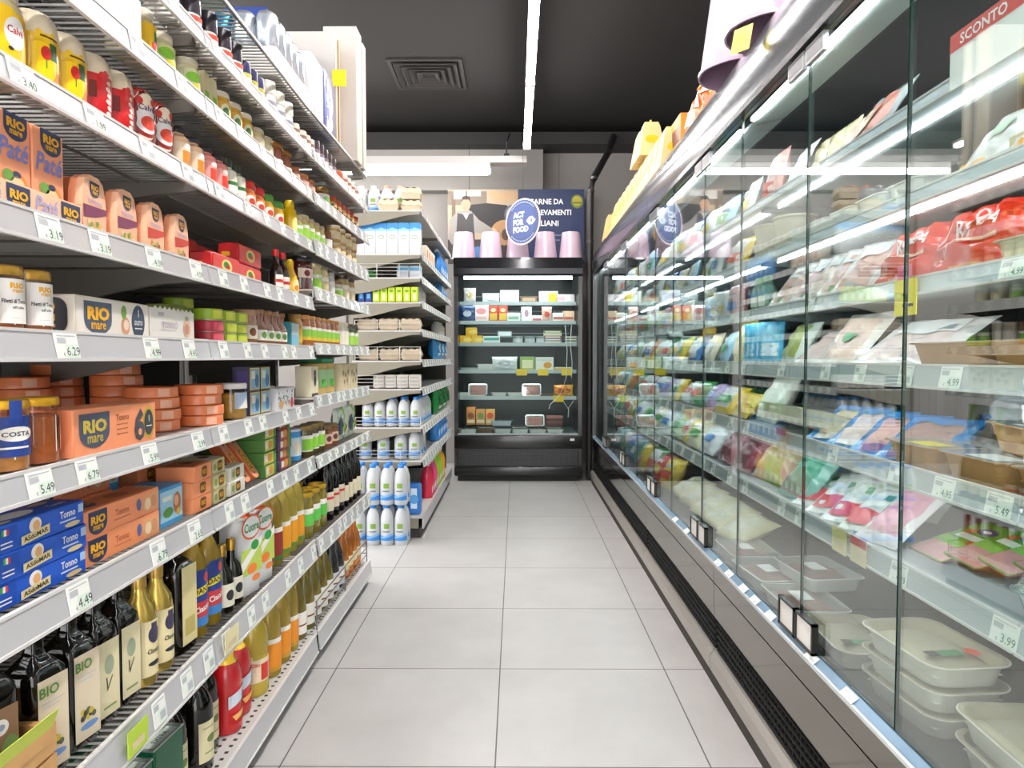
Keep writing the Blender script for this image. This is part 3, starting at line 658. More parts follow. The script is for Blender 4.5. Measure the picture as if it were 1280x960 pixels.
def d_wc(q):
    mp = front(-.075); q.text('TONNO', mp, -.02, .036, .014, mat('#c9b9c6', .5), .07); q.decal(rect(-.06, .01, .024, .026), mp, mat('#d4cbd0', .5)); q.decal(rect(-.07, -.045, .054, .062), mp, mat('#b8b4bb', .5))
    q.decal(ell(.06, .032, .018, .02), mp, mat('#e2b79c', .5), .0009); q.decal(ell(.058, .03, .011, .012), mp, mat('#c98a70', .5), .0013); q.decal(ell(.058, .054, .008, .005), mp, mat('#8aa86a', .5), .0013)
    for i in range(9): q.raw([(-.09 + .02 * i, -.0752, .068), (-.08 + .02 * i, -.0752, .075), (-.07 + .02 * i, -.0752, .068)], [(0, 1, 2)], mat('#e4e1da', .5))
wc = K_box('tuna_multipack', 'carton', .198, .075, .070, mat('#e4e1da', .5), d_wc, .002)
wc.place('plain white tuna carton beside the grey badge carton at eye level', G(1.497, -.03 - .075, ZT['eye-level', 0]), (0, 0, pi / 2 + GA))
def tin(name, r, h, side, top=None, band=None, e=2., sx=1., sy=1.):
    q = MB(); t = top or mat('#c9c6bf', .3, .7)
    q.lathe([(r * .97, 0), (r, .002), (r, h - .002), (r * .985, h - .0005), (r * .96, h - .0005), (r * .94, h - .0025)], [t, side, side, t, t], 26, sx, sy, e)
    if band: q.decal(rect(-band[0], band[0], h * .15, h * .85), cylm(r), band[1], .0006)
    return Kind(name, 'tin', q)
def stack(kind, n, h, ly, lx, shelfname, desc, rot=0, b3=False, z0=0, group=None, jitter=.003):
    rr = random.Random(int(ly * 1000) + int(lx * 777)); bay = 2 if b3 else (0 if ly < 1.6 else 1)
    for i in range(n):
        pos = 'lowest' if i == 0 else ('topmost' if i == n - 1 else ORD[i] + ' up from the lowest')
        kind.place('%s, %s of its stack' % (desc, pos) if n > 1 else desc, G(ly + rr.uniform(-jitter, jitter), lx + rr.uniform(-jitter, jitter), ZT[shelfname, bay] + .0004 + z0 + i * (h + .0002), b3), (0, 0, pi / 2 + GR(b3) + rot + rr.uniform(-.03, .03)), group or desc)
gt = tin('pulse_tin', .037, .03, mat('#8fae2c', .4), None, (.03, mat('#c5cf4a', .5)))
rt = tin('pulse_tin', .037, .03, mat('#b62a3a', .4), None, (.03, mat('#d4596a', .5)))
dk = K_box('small_carton', 'carton', .085, .06, .062, mat('#7c8a35', .5), lambda q: (q.decal(rect(-.036, .036, .01, .052), front(-.06), mat('#a9b04a', .5)), q.decal(rect(-.03, .03, .02, .03), front(-.06), mat('#e3e0b0', .5), .001)), .002)
dk.place('olive green carton on top of another behind the white tuna carton', G(1.67, -.16, ZT['eye-level', 1] + .0325), (0, 0, pi / 2 + GA))
K_box('small_carton', 'carton', .085, .06, .032, mat('#3a3d38', .5), lambda q: q.decal(rect(-.03, .03, .006, .026), front(-.06), mat('#7a7a6c', .5)), .002).place('dark low carton under the olive green carton', G(1.67, -.16, ZT['eye-level', 1]), (0, 0, pi / 2 + GA))
for nn, zz, kk_ in ((2, 0, rt), (1, .0604, gt)): 
    for i in range(nn): kk_.place('small flat %s tin beside the white tuna carton, %s of its stack' % ('red' if kk_ is rt else 'green', 'topmost' if kk_ is gt else ('lowest', 'second')[i]), G(1.755, -.067, ZT['eye-level', 1] + zz + i * .0302), (0, 0, pi / 2 + GA), 'small flat tins at eye level')
stack(gt, 3, .03, 1.835, -.067, 'eye-level', 'small flat green tin at eye level, in the stack nearer the camera', group='small flat tins at eye level')
stack(gt, 3, .03, 1.915, -.067, 'eye-level', 'small flat green tin at eye level, in the farther stack', group='small flat tins at eye level')
stack(gt, 4, .03, 1.80, -.16, 'eye-level', 'small flat green tin at eye level, in the stack behind', group='small flat tins at eye level')
jb = K_jar('bean_jar', 'jar', .034, .105, mat('#8f5d38', .2, coat=.5), mat('#b08a6a', .35), .016, (.02, .06, .036, mat('#d8d2bc', .5)), lambda q, mp: q.decal(ell(0, .04, .012, .012), mp, mat('#7a4a30', .5), .0014), .9)
place_row(jb, 'brown jar of beans with a pale label at eye level', 'eye-level', [2.0], rad=.034)
hb = K_bottle('sauce_bottle', 'bottle', [(.024, 0), (.026, .003), (.026, .055), (.014, .08), (.017, .094), (.019, .105), (.014, .108)], mat('#8a5330', .2, coat=.5), mat('#9b6540', .3), [(.0195, .1), (.0195, .11), (.016, .113)], (.018, .05, .028, LAB), lambda q, mp: q.decal(ell(0, .034, .01, .01), mp, mat('#5a8a40', .5), .0014))
place_row(hb, 'brown hourglass shaped jar with a white label at eye level', 'eye-level', [2.085, 2.15, 2.215, 2.28], rad=.026)
K_box('small_carton', 'carton', .09, .06, .088, mat('#3e8f9c', .45), lambda q: (q.decal(rect(-.042, .042, .044, .084), front(-.06), mat('#c9dbe2', .5)), q.decal(rect(-.042, .042, .004, .044), front(-.06), mat('#86c6e0', .5))), .002).place('teal and white carton at eye level beside the brown jars', G(2.375, -.09, ZT['eye-level', 1]), (0, 0, pi / 2 + GA))
yl = K_jar('bean_jar', 'jar', .026, .12, mat('#c98f2c', .2, coat=.5), mat('#a9803c', .35), .016, (.02, .07, .028, mat('#e2b93a', .5)), None, .8)
place_row(yl, 'narrow amber jar beside the teal carton at eye level', 'eye-level', [2.455], rad=.026)
def d_gl2(q, mp): q.decal(rect(-.03, .03, .03, .058), mp, mat('#8fc94a', .5), .0013); q.decal(rect(-.03, .03, .058, .066), mp, LAB, .0013); q.decal(rect(-.03, .03, .018, .03), mp, mat('#e2c23a', .5), .0013)
gj = K_jar('pickle_jar', 'jar', .03, .11, mat('#b06a34', .2, coat=.5), mat('#c98a4a', .35, .3), .014, (.018, .068, .031, LAB), d_gl2, .85)
place_row(gj, 'pickle jar with a green and white label at eye level, far bay', 'eye-level', [2.55, 2.62, 2.69, 2.76, 2.83, 2.90, 2.97], rad=.03, b3=True)
place_row(limejar(.11, .032, '#d6cdb4', '#e0d3b8', '#efe9da'), 'pale jar at eye level, far bay', 'eye-level', [3.06, 3.13], rad=.032, b3=True)
place_row(limejar(.11, .028, '#4a4a34', '#5c5446', '#a5d857'), 'dark jar with a lime label at eye level, far bay', 'eye-level', [3.23, 3.32], rad=.028, b3=True)
# --- orange tin shelf
def d_bl(q, mp):
    q.decal(rect(-.028, .034, .024, .084), mp, mat('#23408f', .5), .0012); q.decal(ell(.004, .058, .027, .011), mp, LAB, .0017); q.text('COSTA', mp, .004, .058, .007, NAVY, .04, off=.0022)
    q.decal(rect(-.018, .022, .036, .039), mp, LAB, .0018); q.decal(rect(-.006, .012, .08, .108), mp, mat('#2a4a9c', .5), .0013)
bj2 = K_jar('tuna_jar', 'jar', .035, .108, glass('#f6ecd8', 1, .04), mat('#e0a91c', .35, .4), .012, (.02, .08, .001, LAB), d_bl, .95, fill=mat('#d09a5e', .5, noise=.3, scale=60, bump=.3))
place_row(bj2, 'tuna jar with a yellow lid and blue label on the orange tin shelf', 'orange tin', [.945, 1.022], rad=.035)
def d_bo(q, mp): q.decal(rect(.012, .04, .022, .078), mp, PEACH, .0012); rio(q, mp, .032, .066, .02)
K_jar('tuna_jar', 'jar', .035, .108, glass('#f3dcc4', 1, .04), mat('#e0a91c', .35, .4), .012, (.02, .08, .001, LAB), d_bo, .95, fill=mat('#bb7b4a', .5, noise=.3, scale=60, bump=.3)).place('tuna jar with a yellow lid and an orange label beside the long orange carton', G(1.10, -.07, ZT['orange tin', 0]), (0, 0, pi / 2 + GA))
def d_60(q):
    mp = front(-.075); q.decal(shield(-.07, .043, .085, .062), mp, mat('#4d566b', .5), .0008); q.text('RIO', mp, -.07, .051, .024, mat('#c9b24e', .5), .066, bold=.05, off=.0016); q.text('mare', mp, -.07, .028, .013, mat('#c9b24e', .5), .044, off=.0016)
    q.text('Tonno', mp, .012, .06, .012, mat('#a4643e', .5), .042); 
    for i in range(3): q.decal(rect(-.006, .03, .046 - .009 * i, .048 - .009 * i), mp, mat('#b8714a', .5))
    q.text('6', mp, .068, .04, .064, mat('#4d4d55', .5), .036, bold=.06); q.decal(ell(.068, .026, .006, .007), mp, PEACH, .002)
    q.decal(ell(.1, .042, .022, .033, 24), mp, mat('#c9a83e', .5), .0009); q.decal(ell(.1, .042, .016, .026, 24), mp, mat('#3d4046', .5), .0014); q.text('1', mp, .1, .05, .012, WHITE, off=.002); q.decal(rect(.09, .11, .034, .036), mp, WHITE, .0019)
K_box('tuna_multipack', 'carton', .255, .075, .083, mat('#f59d70', .5), d_60, .002).place('long orange tuna carton with a big 60 on the orange tin shelf', G(1.275, -.03 - .075, ZT['orange tin', 0]), (0, 0, pi / 2 + GA - .04))
ot = tin('tuna_tin', .058, .0257, mat('#ea8450', .4, coat=.2), mat('#c8683a', .4), (.014, mat('#f0b79c', .5)))
stack(ot, 4, .0257, 1.75, -.092, 'orange tin', 'wide round orange tuna tin at the front beside the snack jar', -.6, group='wide orange tuna tins')
stack(ot, 4, .0257, 1.605, -.135, 'orange tin', 'wide round orange tuna tin behind the long orange carton', -.6, group='wide orange tuna tins')
stack(ot, 6, .0257, 1.665, -.255, 'orange tin', 'wide round orange tuna tin in the tallest stack', -.6, group='wide orange tuna tins')
stack(ot, 6, .0257, 1.645, -.385, 'orange tin', 'wide round orange tuna tin at the very back of the shelf', -.6, group='wide orange tuna tins')
stack(ot, 5, .0257, 1.50, -.37, 'orange tin', 'wide round orange tuna tin deep behind the yellow lid jars', -.6, group='wide orange tuna tins')
def d_cb(q, mp): q.decal(rect(-.04, .02, .03, .075), mp, mat('#a9bbd2', .5), .0012); q.decal(rect(.02, .04, .03, .06), mp, mat('#3aa0da', .5), .0012); q.decal([(-.03, .03), (.02, .03), (.0, .06)], mp, LAB, .0016)
K_jar('snack_jar', 'jar', .042, .10, glass('#f0ead8'), mat('#e8e6e0', .4), .014, (.03, .075, .04, mat('#cdd6e2', .5)), d_cb, .95, fill=mat('#c9a24e', .5, noise=.4, scale=90)).place('clear jar with white lid and blue label beside the orange tins', G(1.915, -.075, ZT['orange tin', 1]), (0, 0, pi / 2 + GA))
def d_yb(q):
    mp = front(-.05); q.decal(rect(-.04, .04, .003, .069), mp, mat('#e4cf3a', .5)); q.decal(rect(-.034, .036, .006, .066), mp, mat('#8fb6d4', .5), .001); q.decal(rect(-.03, .0, .036, .06), mp, LAB, .0014); q.decal(ell(.014, .03, .016, .02), mp, mat('#3e74b0', .5), .0014); q.decal(rect(.012, .045, .01, .06), endm(-.0425), mat('#5a4a8c', .5))
yc = K_box('cracker_carton', 'carton', .085, .05, .072, mat('#4a4460', .5), d_yb, .001)
for i, (ly, z) in enumerate([(2.035, 0), (2.125, 0), (2.035, .0725), (2.125, .0725), (1.95, 0)]):
    if i == 4: continue
    yc.place('blue and yellow carton beside the snack jar, %s, %s' % (('nearer', 'farther')[i % 2], ('lower', 'upper')[i // 2]), G(ly, -.10, ZT['orange tin', 1] + z), (0, 0, pi / 2 + GA), 'blue and yellow cartons')
def d_pat(q):
    mp = front(-.05); rr = random.Random(4)
    for i in range(40): q.decal(ell(rr.uniform(-.08, .08), rr.uniform(.012, .06), rr.uniform(.003, .008), rr.uniform(.003, .006), 8), mp, mat(rr.choice(['#6a7c92', '#8a96a8', '#d9a05a', '#5f8a5a', '#c2cad2']), .5), .0006 + i * .00002)
    q.decal(ell(-.05, .018, .02, .014), mp, mat('#d9a860', .5), .0016); q.decal(ell(.06, .02, .014, .018), mp, mat('#c8384a', .5), .0016)
K_box('cracker_carton', 'carton', .175, .05, .072, mat('#dcdde0', .5), d_pat, .001).place('white patterned carton with a small red print on the orange tin shelf', G(2.28, -.085, ZT['orange tin', 1]), (0, 0, pi / 2 + GA))
bl = K_jar('snack_jar', 'jar', .045, .075, glass('#efe9d4'), mat('#dcd8d0', .4), .016, (.02, .04, .03, LBLUE), None, .95, fill=mat('#8a5a34', .5, noise=.4, scale=80))
for i, ly in enumerate([2.22, 2.34]): bl.place('round nut jar with a pale lid standing on the patterned carton, %s of two' % ORD[i], G(ly, -.14, ZT['orange tin', 1] + (.0)), (0, 0, pi / 2 + GA))
tri = MB(); tri.prism([(-.06, 0), (.06, 0), (.055, .05), (-.06, .012)], -.05, 0, mat('#c96f22', .4))
tag(add('gift_carton', tri.mesh(), None, G(2.42, -.12, ZT['orange tin', 1] + .0004), (0, 0, pi / 2 + GA)), 'orange wedge shaped carton on the orange tin shelf', 'carton')
def d_tr(q): mp = front(-.06); q.decal(rect(-.04, .04, .0, .012), mp, INK); q.decal(ell(0, .06, .016, .022), mp, mat('#4a3d4a', .5), .001); q.decal(rect(-.012, .012, .08, .1), mp, mat('#4a3d4a', .5), .001)
K_box('biscuit_carton', 'carton', .095, .06, .115, mat('#e4dcbe', .5), d_tr, .002).place('cream carton with a dark emblem on the far orange tin shelf', G(2.6, -.09, ZT['orange tin', 2], True), (0, 0, pi / 2))
def d_bag(q, mp): q.decal(rect(-.03, .03, .05, .09), mp, LGREEN, .001)
for i, ly in enumerate([2.76, 2.88]):
    K_jar('grain_jar', 'jar', .052, .125, mat('#cbb06a', .3, coat=.3), mat('#c9a866', .4), .02, (.03, .1, .05, mat('#a9cf9a', .5)), lambda q, mp: q.decal(rect(-.03, .0, .03, .06), mp, mat('#4fae3e', .5), .0014), .9).place('big tan jar with a green label on the far orange tin shelf, %s of two' % ORD[i], G(ly, -.085, ZT['orange tin', 2], True), (0, 0, pi / 2))
def d_mush(q):
    mp = front(-.06)
    for x, z in ((-.04, .08), (0, .07), (.045, .085), (.03, .045), (-.02, .04)): q.decal(ell(x, z, .014, .012, 12), mp, mat('#a08a6a', .5)); q.decal(rect(x - .004, x + .004, z - .025, z - .005), mp, mat('#c9b698', .5), .0004)
for i, ly in enumerate([3.07, 3.23]): K_box('dried_food_carton', 'carton', .145, .06, .12, mat('#e2d3ae', .5), d_mush, .002).place('cream carton printed with brown shapes on the far orange tin shelf, %s of two' % ORD[i], G(ly, -.09, ZT['orange tin', 2], True), (0, 0, pi / 2))
K_box('snack_carton', 'carton', .2, .09, .02, mat('#1f7a4a', .5), lambda q: q.decal(rect(-.08, .08, .004, .016), front(-.09), mat('#4ab07a', .5)), .002).place('flat green carton lying on top of the tan jars', G(2.82, -.13, ZT['orange tin', 2] + .1256, True), (0, 0, pi / 2))
# --- tuna carton shelf
def d_as(q):
    mp = front(-.07); q.decal(rect(-.1, -.06, .004, .038), mp, mat('#1650b8', .4)); 
    q.decal(ell(-.02, .027, .014, .012), mp, LAB, .0008); q.decal(ell(-.018, .026, .008, .008), mp, mat('#e9b37a', .5), .0012)
    q.decal([(-.052, .016), (.012, .022), (.012, .008), (-.052, .003)], mp, mat('#e8d7a0', .5), .0014); q.text('ASdoMAR', mp, -.02, .0125, .0075, mat('#3d342a', .5), .055, off=.002, rot=.08)
    q.text('Tonno', mp, .058, .027, .012, WHITE, .04); q.decal(rect(.038, .08, .014, .0165), mp, mat('#c9dcf2', .5)); q.decal(ell(.07, .007, .02, .004), mp, mat('#d9c48a', .5), .0008); q.decal(rect(.086, .1, .022, .036), mp, mat('#a9c6ea', .5), .0008)
    for i, c in enumerate(('#3f9a4c', '#eceae4', '#cc3a35')): q.decal(rect(-.092 + .005 * i, -.087 + .005 * i, .026, .035), mp, mat(c, .5), .001)
    q.decal(rect(-.094, -.07, .014, .016), mp, LAB, .001); q.decal(rect(-.094, -.07, .008, .01), mp, LAB, .001)
    tp = topf(.041); q.decal(ell(-.02, -.035, .04, .018), tp, LAB, .0008); q.decal(ell(.06, -.02, .022, .008), tp, mat('#d9c48a', .5)); q.decal(ell(-.07, -.055, .018, .006), tp, mat('#d9c48a', .5)); q.text('Tonno', tp, .06, -.05, .012, WHITE, .04)
ac = K_box('tuna_multipack', 'carton', .205, .07, .041, mat('#1c5ccc', .4, coat=.25), d_as, .0015)
stack(ac, 3, .0412, 1.062, -.10, 'tuna carton', 'blue tuna carton at the near end of the tuna carton shelf', group='blue tuna cartons')
stack(ac, 4, .0412, 1.03, -.20, 'tuna carton', 'blue tuna carton in the stack behind the front blue stack', group='blue tuna cartons', rot=.05)
def d_ro(q):
    mp = front(-.07); rio(q, mp, -.085, .024, .055); q.text('Tonno', mp, -.01, .028, .012, mat('#b86a45', .5), .045); q.decal(rect(-.035, .02, .014, .016), mp, mat('#c67a52', .5))
    q.decal(ell(.048, .026, .008, .012), mp, mat('#5a6a9c', .5), .0009); q.decal(rect(.06, .12, .006, .042), mp, mat('#e9a878', .5)); q.decal(ell(.08, .022, .012, .012), mp, mat('#f0d7b0', .5), .001); q.decal(ell(.103, .024, .011, .012), mp, mat('#d99a6c', .5), .001)
    tp = topf(.049); q.decal(rect(-.11, .11, -.06, -.012), tp, mat('#d97a4c', .5)); q.decal(ell(.03, -.036, .03, .018), tp, mat('#b55a30', .5), .0009); q.decal(shield(-.07, -.036, .05, .036), tp, NAVY, .001); q.text('RIO', tp, -.07, -.032, .014, RIOY, .038, off=.0016)
ro = K_box('tuna_multipack', 'carton', .25, .07, .049, mat('#f69a68', .45, coat=.1), d_ro, .0015)
stack(ro, 2, .0492, 1.293, -.10, 'tuna carton', 'orange tuna carton beside the blue stack', group='orange tuna cartons')
stack(ro, 3, .0492, 1.27, -.185, 'tuna carton', 'orange tuna carton in the middle row behind the front pair', group='orange tuna cartons')
stack(ro, 3, .0492, 1.25, -.27, 'tuna carton', 'orange tuna carton in the back row', group='orange tuna cartons')
def d_lb(q):
    mp = front(-.09); q.decal(rect(-.05, .05, .012, .078), mp, mat('#a9d8ef', .5)); q.decal(ell(-.016, .03, .022, .011), mp, mat('#5c9a4a', .5), .001); q.decal(ell(.024, .045, .018, .024), mp, mat('#c07a4a', .5), .001); q.decal(ell(.02, .05, .01, .012), mp, mat('#e9b58a', .5), .0014); q.decal(ell(.03, .024, .01, .008), mp, mat('#d9b54a', .5), .0014); q.decal(rect(-.04, .0, .056, .066), mp, LAB, .001)
lb = K_box('fish_carton', 'carton', .106, .09, .086, mat('#45a3dd', .4, coat=.2), d_lb, .002)
lb.place('light blue fish carton in front beside the orange cartons', G(1.49, -.13, ZT['tuna carton', 0]), (0, 0, pi / 2 + GA), 'light blue fish cartons')
lb.place('light blue fish carton in the back row, lower of two', G(1.43, -.24, ZT['tuna carton', 0]), (0, 0, pi / 2 + GA), 'light blue fish cartons')
lb.place('light blue fish carton in the back row, upper of two', G(1.43, -.24, ZT['tuna carton', 0] + .0864), (0, 0, pi / 2 + GA), 'light blue fish cartons')
def d_so(c):
    def d(q):
        mp = front(-.09); q.decal(rrect(-.012, .02, .006, .032, .008), mp, mat('#6b4a2c', .5), .0007); q.text('RIO', mp, .004, .019, .012, RIOY, .024, bold=.04, off=.0013)
        tp = topf(.037); q.decal(rect(-.04, .04, -.08, -.01), tp, mat('#c9683a' if c else '#cfc9b8', .5)); q.decal(ell(.01, -.045, .02, .014), tp, mat('#7a3a22', .5), .001)
        if not c: q.decal(rect(-.044, -.016, .004, .033), mp, mat('#c9c9a0', .5)); q.decal(ell(-.03, .018, .01, .009), mp, mat('#8a9a4a', .5), .0009)
    return d
so = K_box('tuna_carton', 'carton', .1, .09, .037, mat('#f69a68', .45), d_so(1), .0015); sw = K_box('tuna_carton', 'carton', .105, .09, .037, mat('#e9e5da', .5), d_so(0), .0015)
stack(so, 3, .0372, 1.625, -.12, 'tuna carton', 'short orange tuna carton beside the light blue carton', group='short tuna cartons')
stack(sw, 2, .0372, 1.84, -.12, 'tuna carton', 'short white tuna carton beside the leaning orange packs', group='short tuna cartons')
stack(K_box('tuna_carton', 'carton', .07, .09, .037, mat('#c9bf86', .5), d_so(0), .0015), 3, .0372, 1.725, -.12, 'tuna carton', 'narrow olive tuna carton between orange and white ones', group='short tuna cartons')
stack(so, 3, .0372, 1.60, -.23, 'tuna carton', 'short orange tuna carton in the back row', group='short tuna cartons')
stack(sw, 4, .0372, 1.74, -.23, 'tuna carton', 'short white tuna carton in the back row', group='short tuna cartons')
def lean_pack(c, c2):
    q = MB(); q.prism(rrect(-.032, .032, 0, .21, .02), -.028, 0, mat(c, .4), mat('#c9622f', .45))
    mp = front(-.028); q.decal(ell(0, .055, .02, .042), mp, mat('#7a3c2a', .5), .0007); q.decal(ell(0, .055, .016, .037), mp, RIOY, .0011); q.text('RIO', mp, 0, .055, .02, mat('#7a3c2a', .5), .05, rot=pi / 2, off=.0016); q.decal(rrect(-.026, .026, .11, .2, .01), mp, mat(c2, .45), .0008); q.decal(ell(0, .15, .018, .03), mp, mat('#b0432f', .5), .0012)
    return Kind('fish_pack', 'food pack', q)
lp1, lp2 = lean_pack('#ef8a55', '#c2502f'), lean_pack('#f0966a', '#e5b095')
for i, (ly, lx, kd) in enumerate([(1.925, -.055, lp2), (1.995, -.055, lp2), (1.79, -.25, lp1), (1.862, -.25, lp1)]):
    kd.place('long orange fish pack leaning back on the tuna carton shelf, %s in %s' % (('nearer', 'farther')[i % 2], 'the front pair' if i < 2 else 'the pair behind'), G(ly, lx, ZT['tuna carton', 1] + .001 + (0 if i < 2 else .0)), (R(-34), 0, pi / 2 + GA + .12), 'leaning orange fish packs')
def d_gc(c, c2):
    def d(q): mp = front(-.08); q.decal(rect(-.05, .05, .003, .036), mp, mat(c, .5)); q.decal(ell(.0, .02, .02, .013), mp, mat(c2, .5), .001); q.decal(rect(-.045, -.02, .01, .03), mp, LAB, .001); q.decal(rect(.03, .052, .003, .036), mp, mat('#5f9a3c', .5), .0012)
    return d
gc = K_box('fish_carton', 'carton', .11, .08, .039, mat('#4d7f3a', .45), d_gc('#d9d36a', '#e2a23c'), .0015)
stack(gc, 4, .0392, 2.10, -.11, 'tuna carton', 'green and yellow carton beside the leaning orange packs', group='green and yellow cartons')
stack(gc, 4, .0392, 2.06, -.2, 'tuna carton', 'green and yellow carton in the row behind', group='green and yellow cartons')
mc = K_box('fish_carton', 'carton', .13, .08, .032, mat('#4b3a5e', .45), d_gc('#b9533f', '#d99a4a'), .0015)
stack(mc, 5, .0322, 2.245, -.11, 'tuna carton', 'dark purple and red carton in the middle bay', group='purple and red cartons')
bc = K_jar('fish_can', 'can', .045, .115, mat('#3a8fd0', .35, coat=.3), mat('#c9d3dd', .35, .5), .008, (.02, .085, .045, mat('#cfe2ee', .5)), lambda q, mp: q.decal(ell(0, .05, .014, .025), mp, mat('#e9d7c0', .5), .0014), .98)
place_row(bc, 'light blue can beside the purple cartons', 'tuna carton', [2.42], rad=.045)
def d_gg(q, mp): q.decal(rect(-.03, .03, .03, .072), mp, LGREEN, .0014); q.decal(rect(-.03, .03, .072, .084), mp, LAB, .0014)
gk = K_jar('olive_jar', 'jar', .036, .12, mat('#5a4a26', .15, coat=.6), mat('#8a6f34', .35, .3), .016, (.025, .085, .033, LAB), d_gg, .9)
place_row(gk, 'dark olive jar with a green and white label on the far tuna carton shelf', 'tuna carton', [2.56, 2.64, 2.72], rad=.036, b3=True)
place_row(K_jar('olive_jar', 'jar', .036, .12, mat('#46201c', .15, coat=.6), mat('#8a6f34', .35, .3), .016, (.025, .085, .033, LAB), None, .9), 'dark red olive jar with a white label on the tuna carton shelf', 'tuna carton', [2.30, 2.385], lx=-.12, rad=.036)
place_row(K_jar('honey_jar', 'jar', .04, .095, mat('#7a4524', .2, coat=.5), mat('#8a6a3a', .35), .014, (.02, .06, .035, mat('#d9b9a5', .5)), lambda q, mp: q.decal(ell(0, .04, .014, .012), mp, mat('#5a2f22', .5), .0014), .9), 'brown jar with a pink label on the far tuna carton shelf', 'tuna carton', [2.83, 2.93], rad=.04, b3=True)
q = MB(); mp = pillow(q, .17, .15, .045, lambda s, t: mat('#dfe6d6', .3) if s < .62 else mat('#9bd048', .35), seed=3); q.decal(ell(-.035, .07, .03, .04), mp, mat('#4a5a6a', .5), .001); q.decal(ell(.06, .05, .016, .03), mp, mat('#e2a23c', .5), .001)
kb_ = Kind('olive_bag', 'bag', q)
for i, ly in enumerate([3.08, 3.27]): kb_.place('white and lime bag standing on the far tuna carton shelf, %s of two' % ORD[i], G(ly, -.07, ZT['tuna carton', 2], True), (0, 0, pi / 2))
# --- oil bottle shelf
DKOIL = mat('#0b0a06', .06, spec=.55); 
def sq_bottle(nm, h, w, lab, deco, body=DKOIL, cap=LID_BLACK, neck=.011):
    r = w / 2
    pr = [(r * .9, 0), (r, .005), (r, h * .62), (r * .96, h * .67), (r * .7, h * .72), (neck * 1.25, h * .77), (neck, h * .81), (neck, h * .93), (neck * 1.2, h * .935)]
    return K_bottle(nm, 'bottle', pr, body, cap, [(neck * 1.15, h * .9), (neck * 1.2, h * .92), (neck * 1.2, h * .995), (neck, h)], lab, deco, e=5, n=32)
def d_bio(q, mp):
    q.text('BIO', mp, -.008, .145, .017, mat('#5a8a3a', .5), .036, off=.002); q.decal(rect(-.022, .02, .125, .127), mp, TKL, .0013); q.decal(rect(-.02, .012, .118, .12), mp, TKL, .0013)
    for i in range(9): q.decal(ell(-.012 + .006 * (i % 5), .052 + .008 * (i // 5) + .003 * (i % 2), .0055, .0055, 10), mp, mat(['#3c3a33', '#57604a', '#c9b23c'][i % 3], .5), .0014 + .00005 * i)
    q.decal(ell(.002, .036, .02, .006), mp, mat('#6a8fc4', .5), .0013)
bio = sq_bottle('oil_bottle', .255, .072, (.014, .165, .028, mat('#d9cbaf', .6)), d_bio)
for i, (ly, a) in enumerate([(1.085, -.35), (1.172, -.3)]): bio.place('dark square oil bottle with a beige BIO label, %s from the camera' % ORD[i], G(ly, -.07, ZT['oil bottle', 0]), (0, 0, pi / 2 + GA + a + .12), 'dark oil bottles with beige labels')
def d_cf(q, mp): q.decal(ell(0, .112, .012, .012), mp, WHITE, .0014); q.decal(ell(0, .112, .006, .005), mp, mat('#9aa6c4', .5), .0019); q.decal(ell(.014, .07, .014, .026), mp, mat('#7a9a5a', .5), .0013)
cf = sq_bottle('oil_bottle', .25, .068, (.02, .14, .027, mat('#8f6f55', .6)), d_cf, cap=mat('#8c5a2c', .4))
for i, (ly, lx) in enumerate([(.905, -.075), (.988, -.08)]): cf.place('dark square oil bottle with a brown label standing in the wooden crate, %s of two' % ORD[i], G(ly, lx, ZT['oil bottle', 0] + .0215), (0, 0, pi / 2 + GA - .3), 'dark oil bottles with brown labels')
def d_v(q, mp): q.decal(ell(0, .11, .012, .018), mp, mat('#9aa68a', .5), .0013); q.text('V', mp, -.004, .075, .026, mat('#4a3f2a', .5), .018, off=.002, bold=0, shear=.3); q.decal(rect(-.016, .016, .03, .034), mp, mat('#8a9a5a', .5), .0013)
vv = sq_bottle('oil_bottle', .258, .064, (.016, .155, .026, mat('#ddd3ac', .6)), d_v, cap=GOLD)
place_row(vv, 'dark oil bottle with a pale yellow label and gold cap', 'oil bottle', [1.243, 1.318], rad=.04, rot=-.15)
def d_g(q, mp): q.decal(ell(0, .105, .015, .018), mp, mat('#3a3550', .5), .0014); q.decal(rect(-.008, .008, .115, .13), mp, mat('#3a3550', .5), .0015); q.text('Classico', mp, 0, .072, .01, INK, .034, off=.002, shear=.2); q.decal(ell(0, .045, .016, .005), mp, INK, .0014)
go = K_bottle('oil_bottle', 'bottle', [(.03, 0), (.033, .005), (.033, .14), (.03, .16), (.016, .185), (.013, .2), (.013, .245)], mat('#c9ad55', .25, .65), mat('#b8964a', .3, .6), [(.015, .2), (.0155, .25), (.012, .258)], (.02, .135, .034, mat('#e5d7a8', .5)), d_g)
place_row(go, 'gold wrapped oil bottle with a cream label', 'oil bottle', [1.395, 1.465], rad=.035, rot=-.15)
bd_ = sq_bottle('oil_bottle', .29, .085, (.02, .2, .03, mat('#dccf96', .6)), lambda q, mp: q.decal(rect(-.02, .02, .04, .08), mp, mat('#b8a860', .5), .0013))
bd_.place('tall black square oil bottle with a plain yellow label beside the gold bottles', G(1.555, -.075, ZT['oil bottle', 0]), (0, 0, pi / 2 + GA - .1))
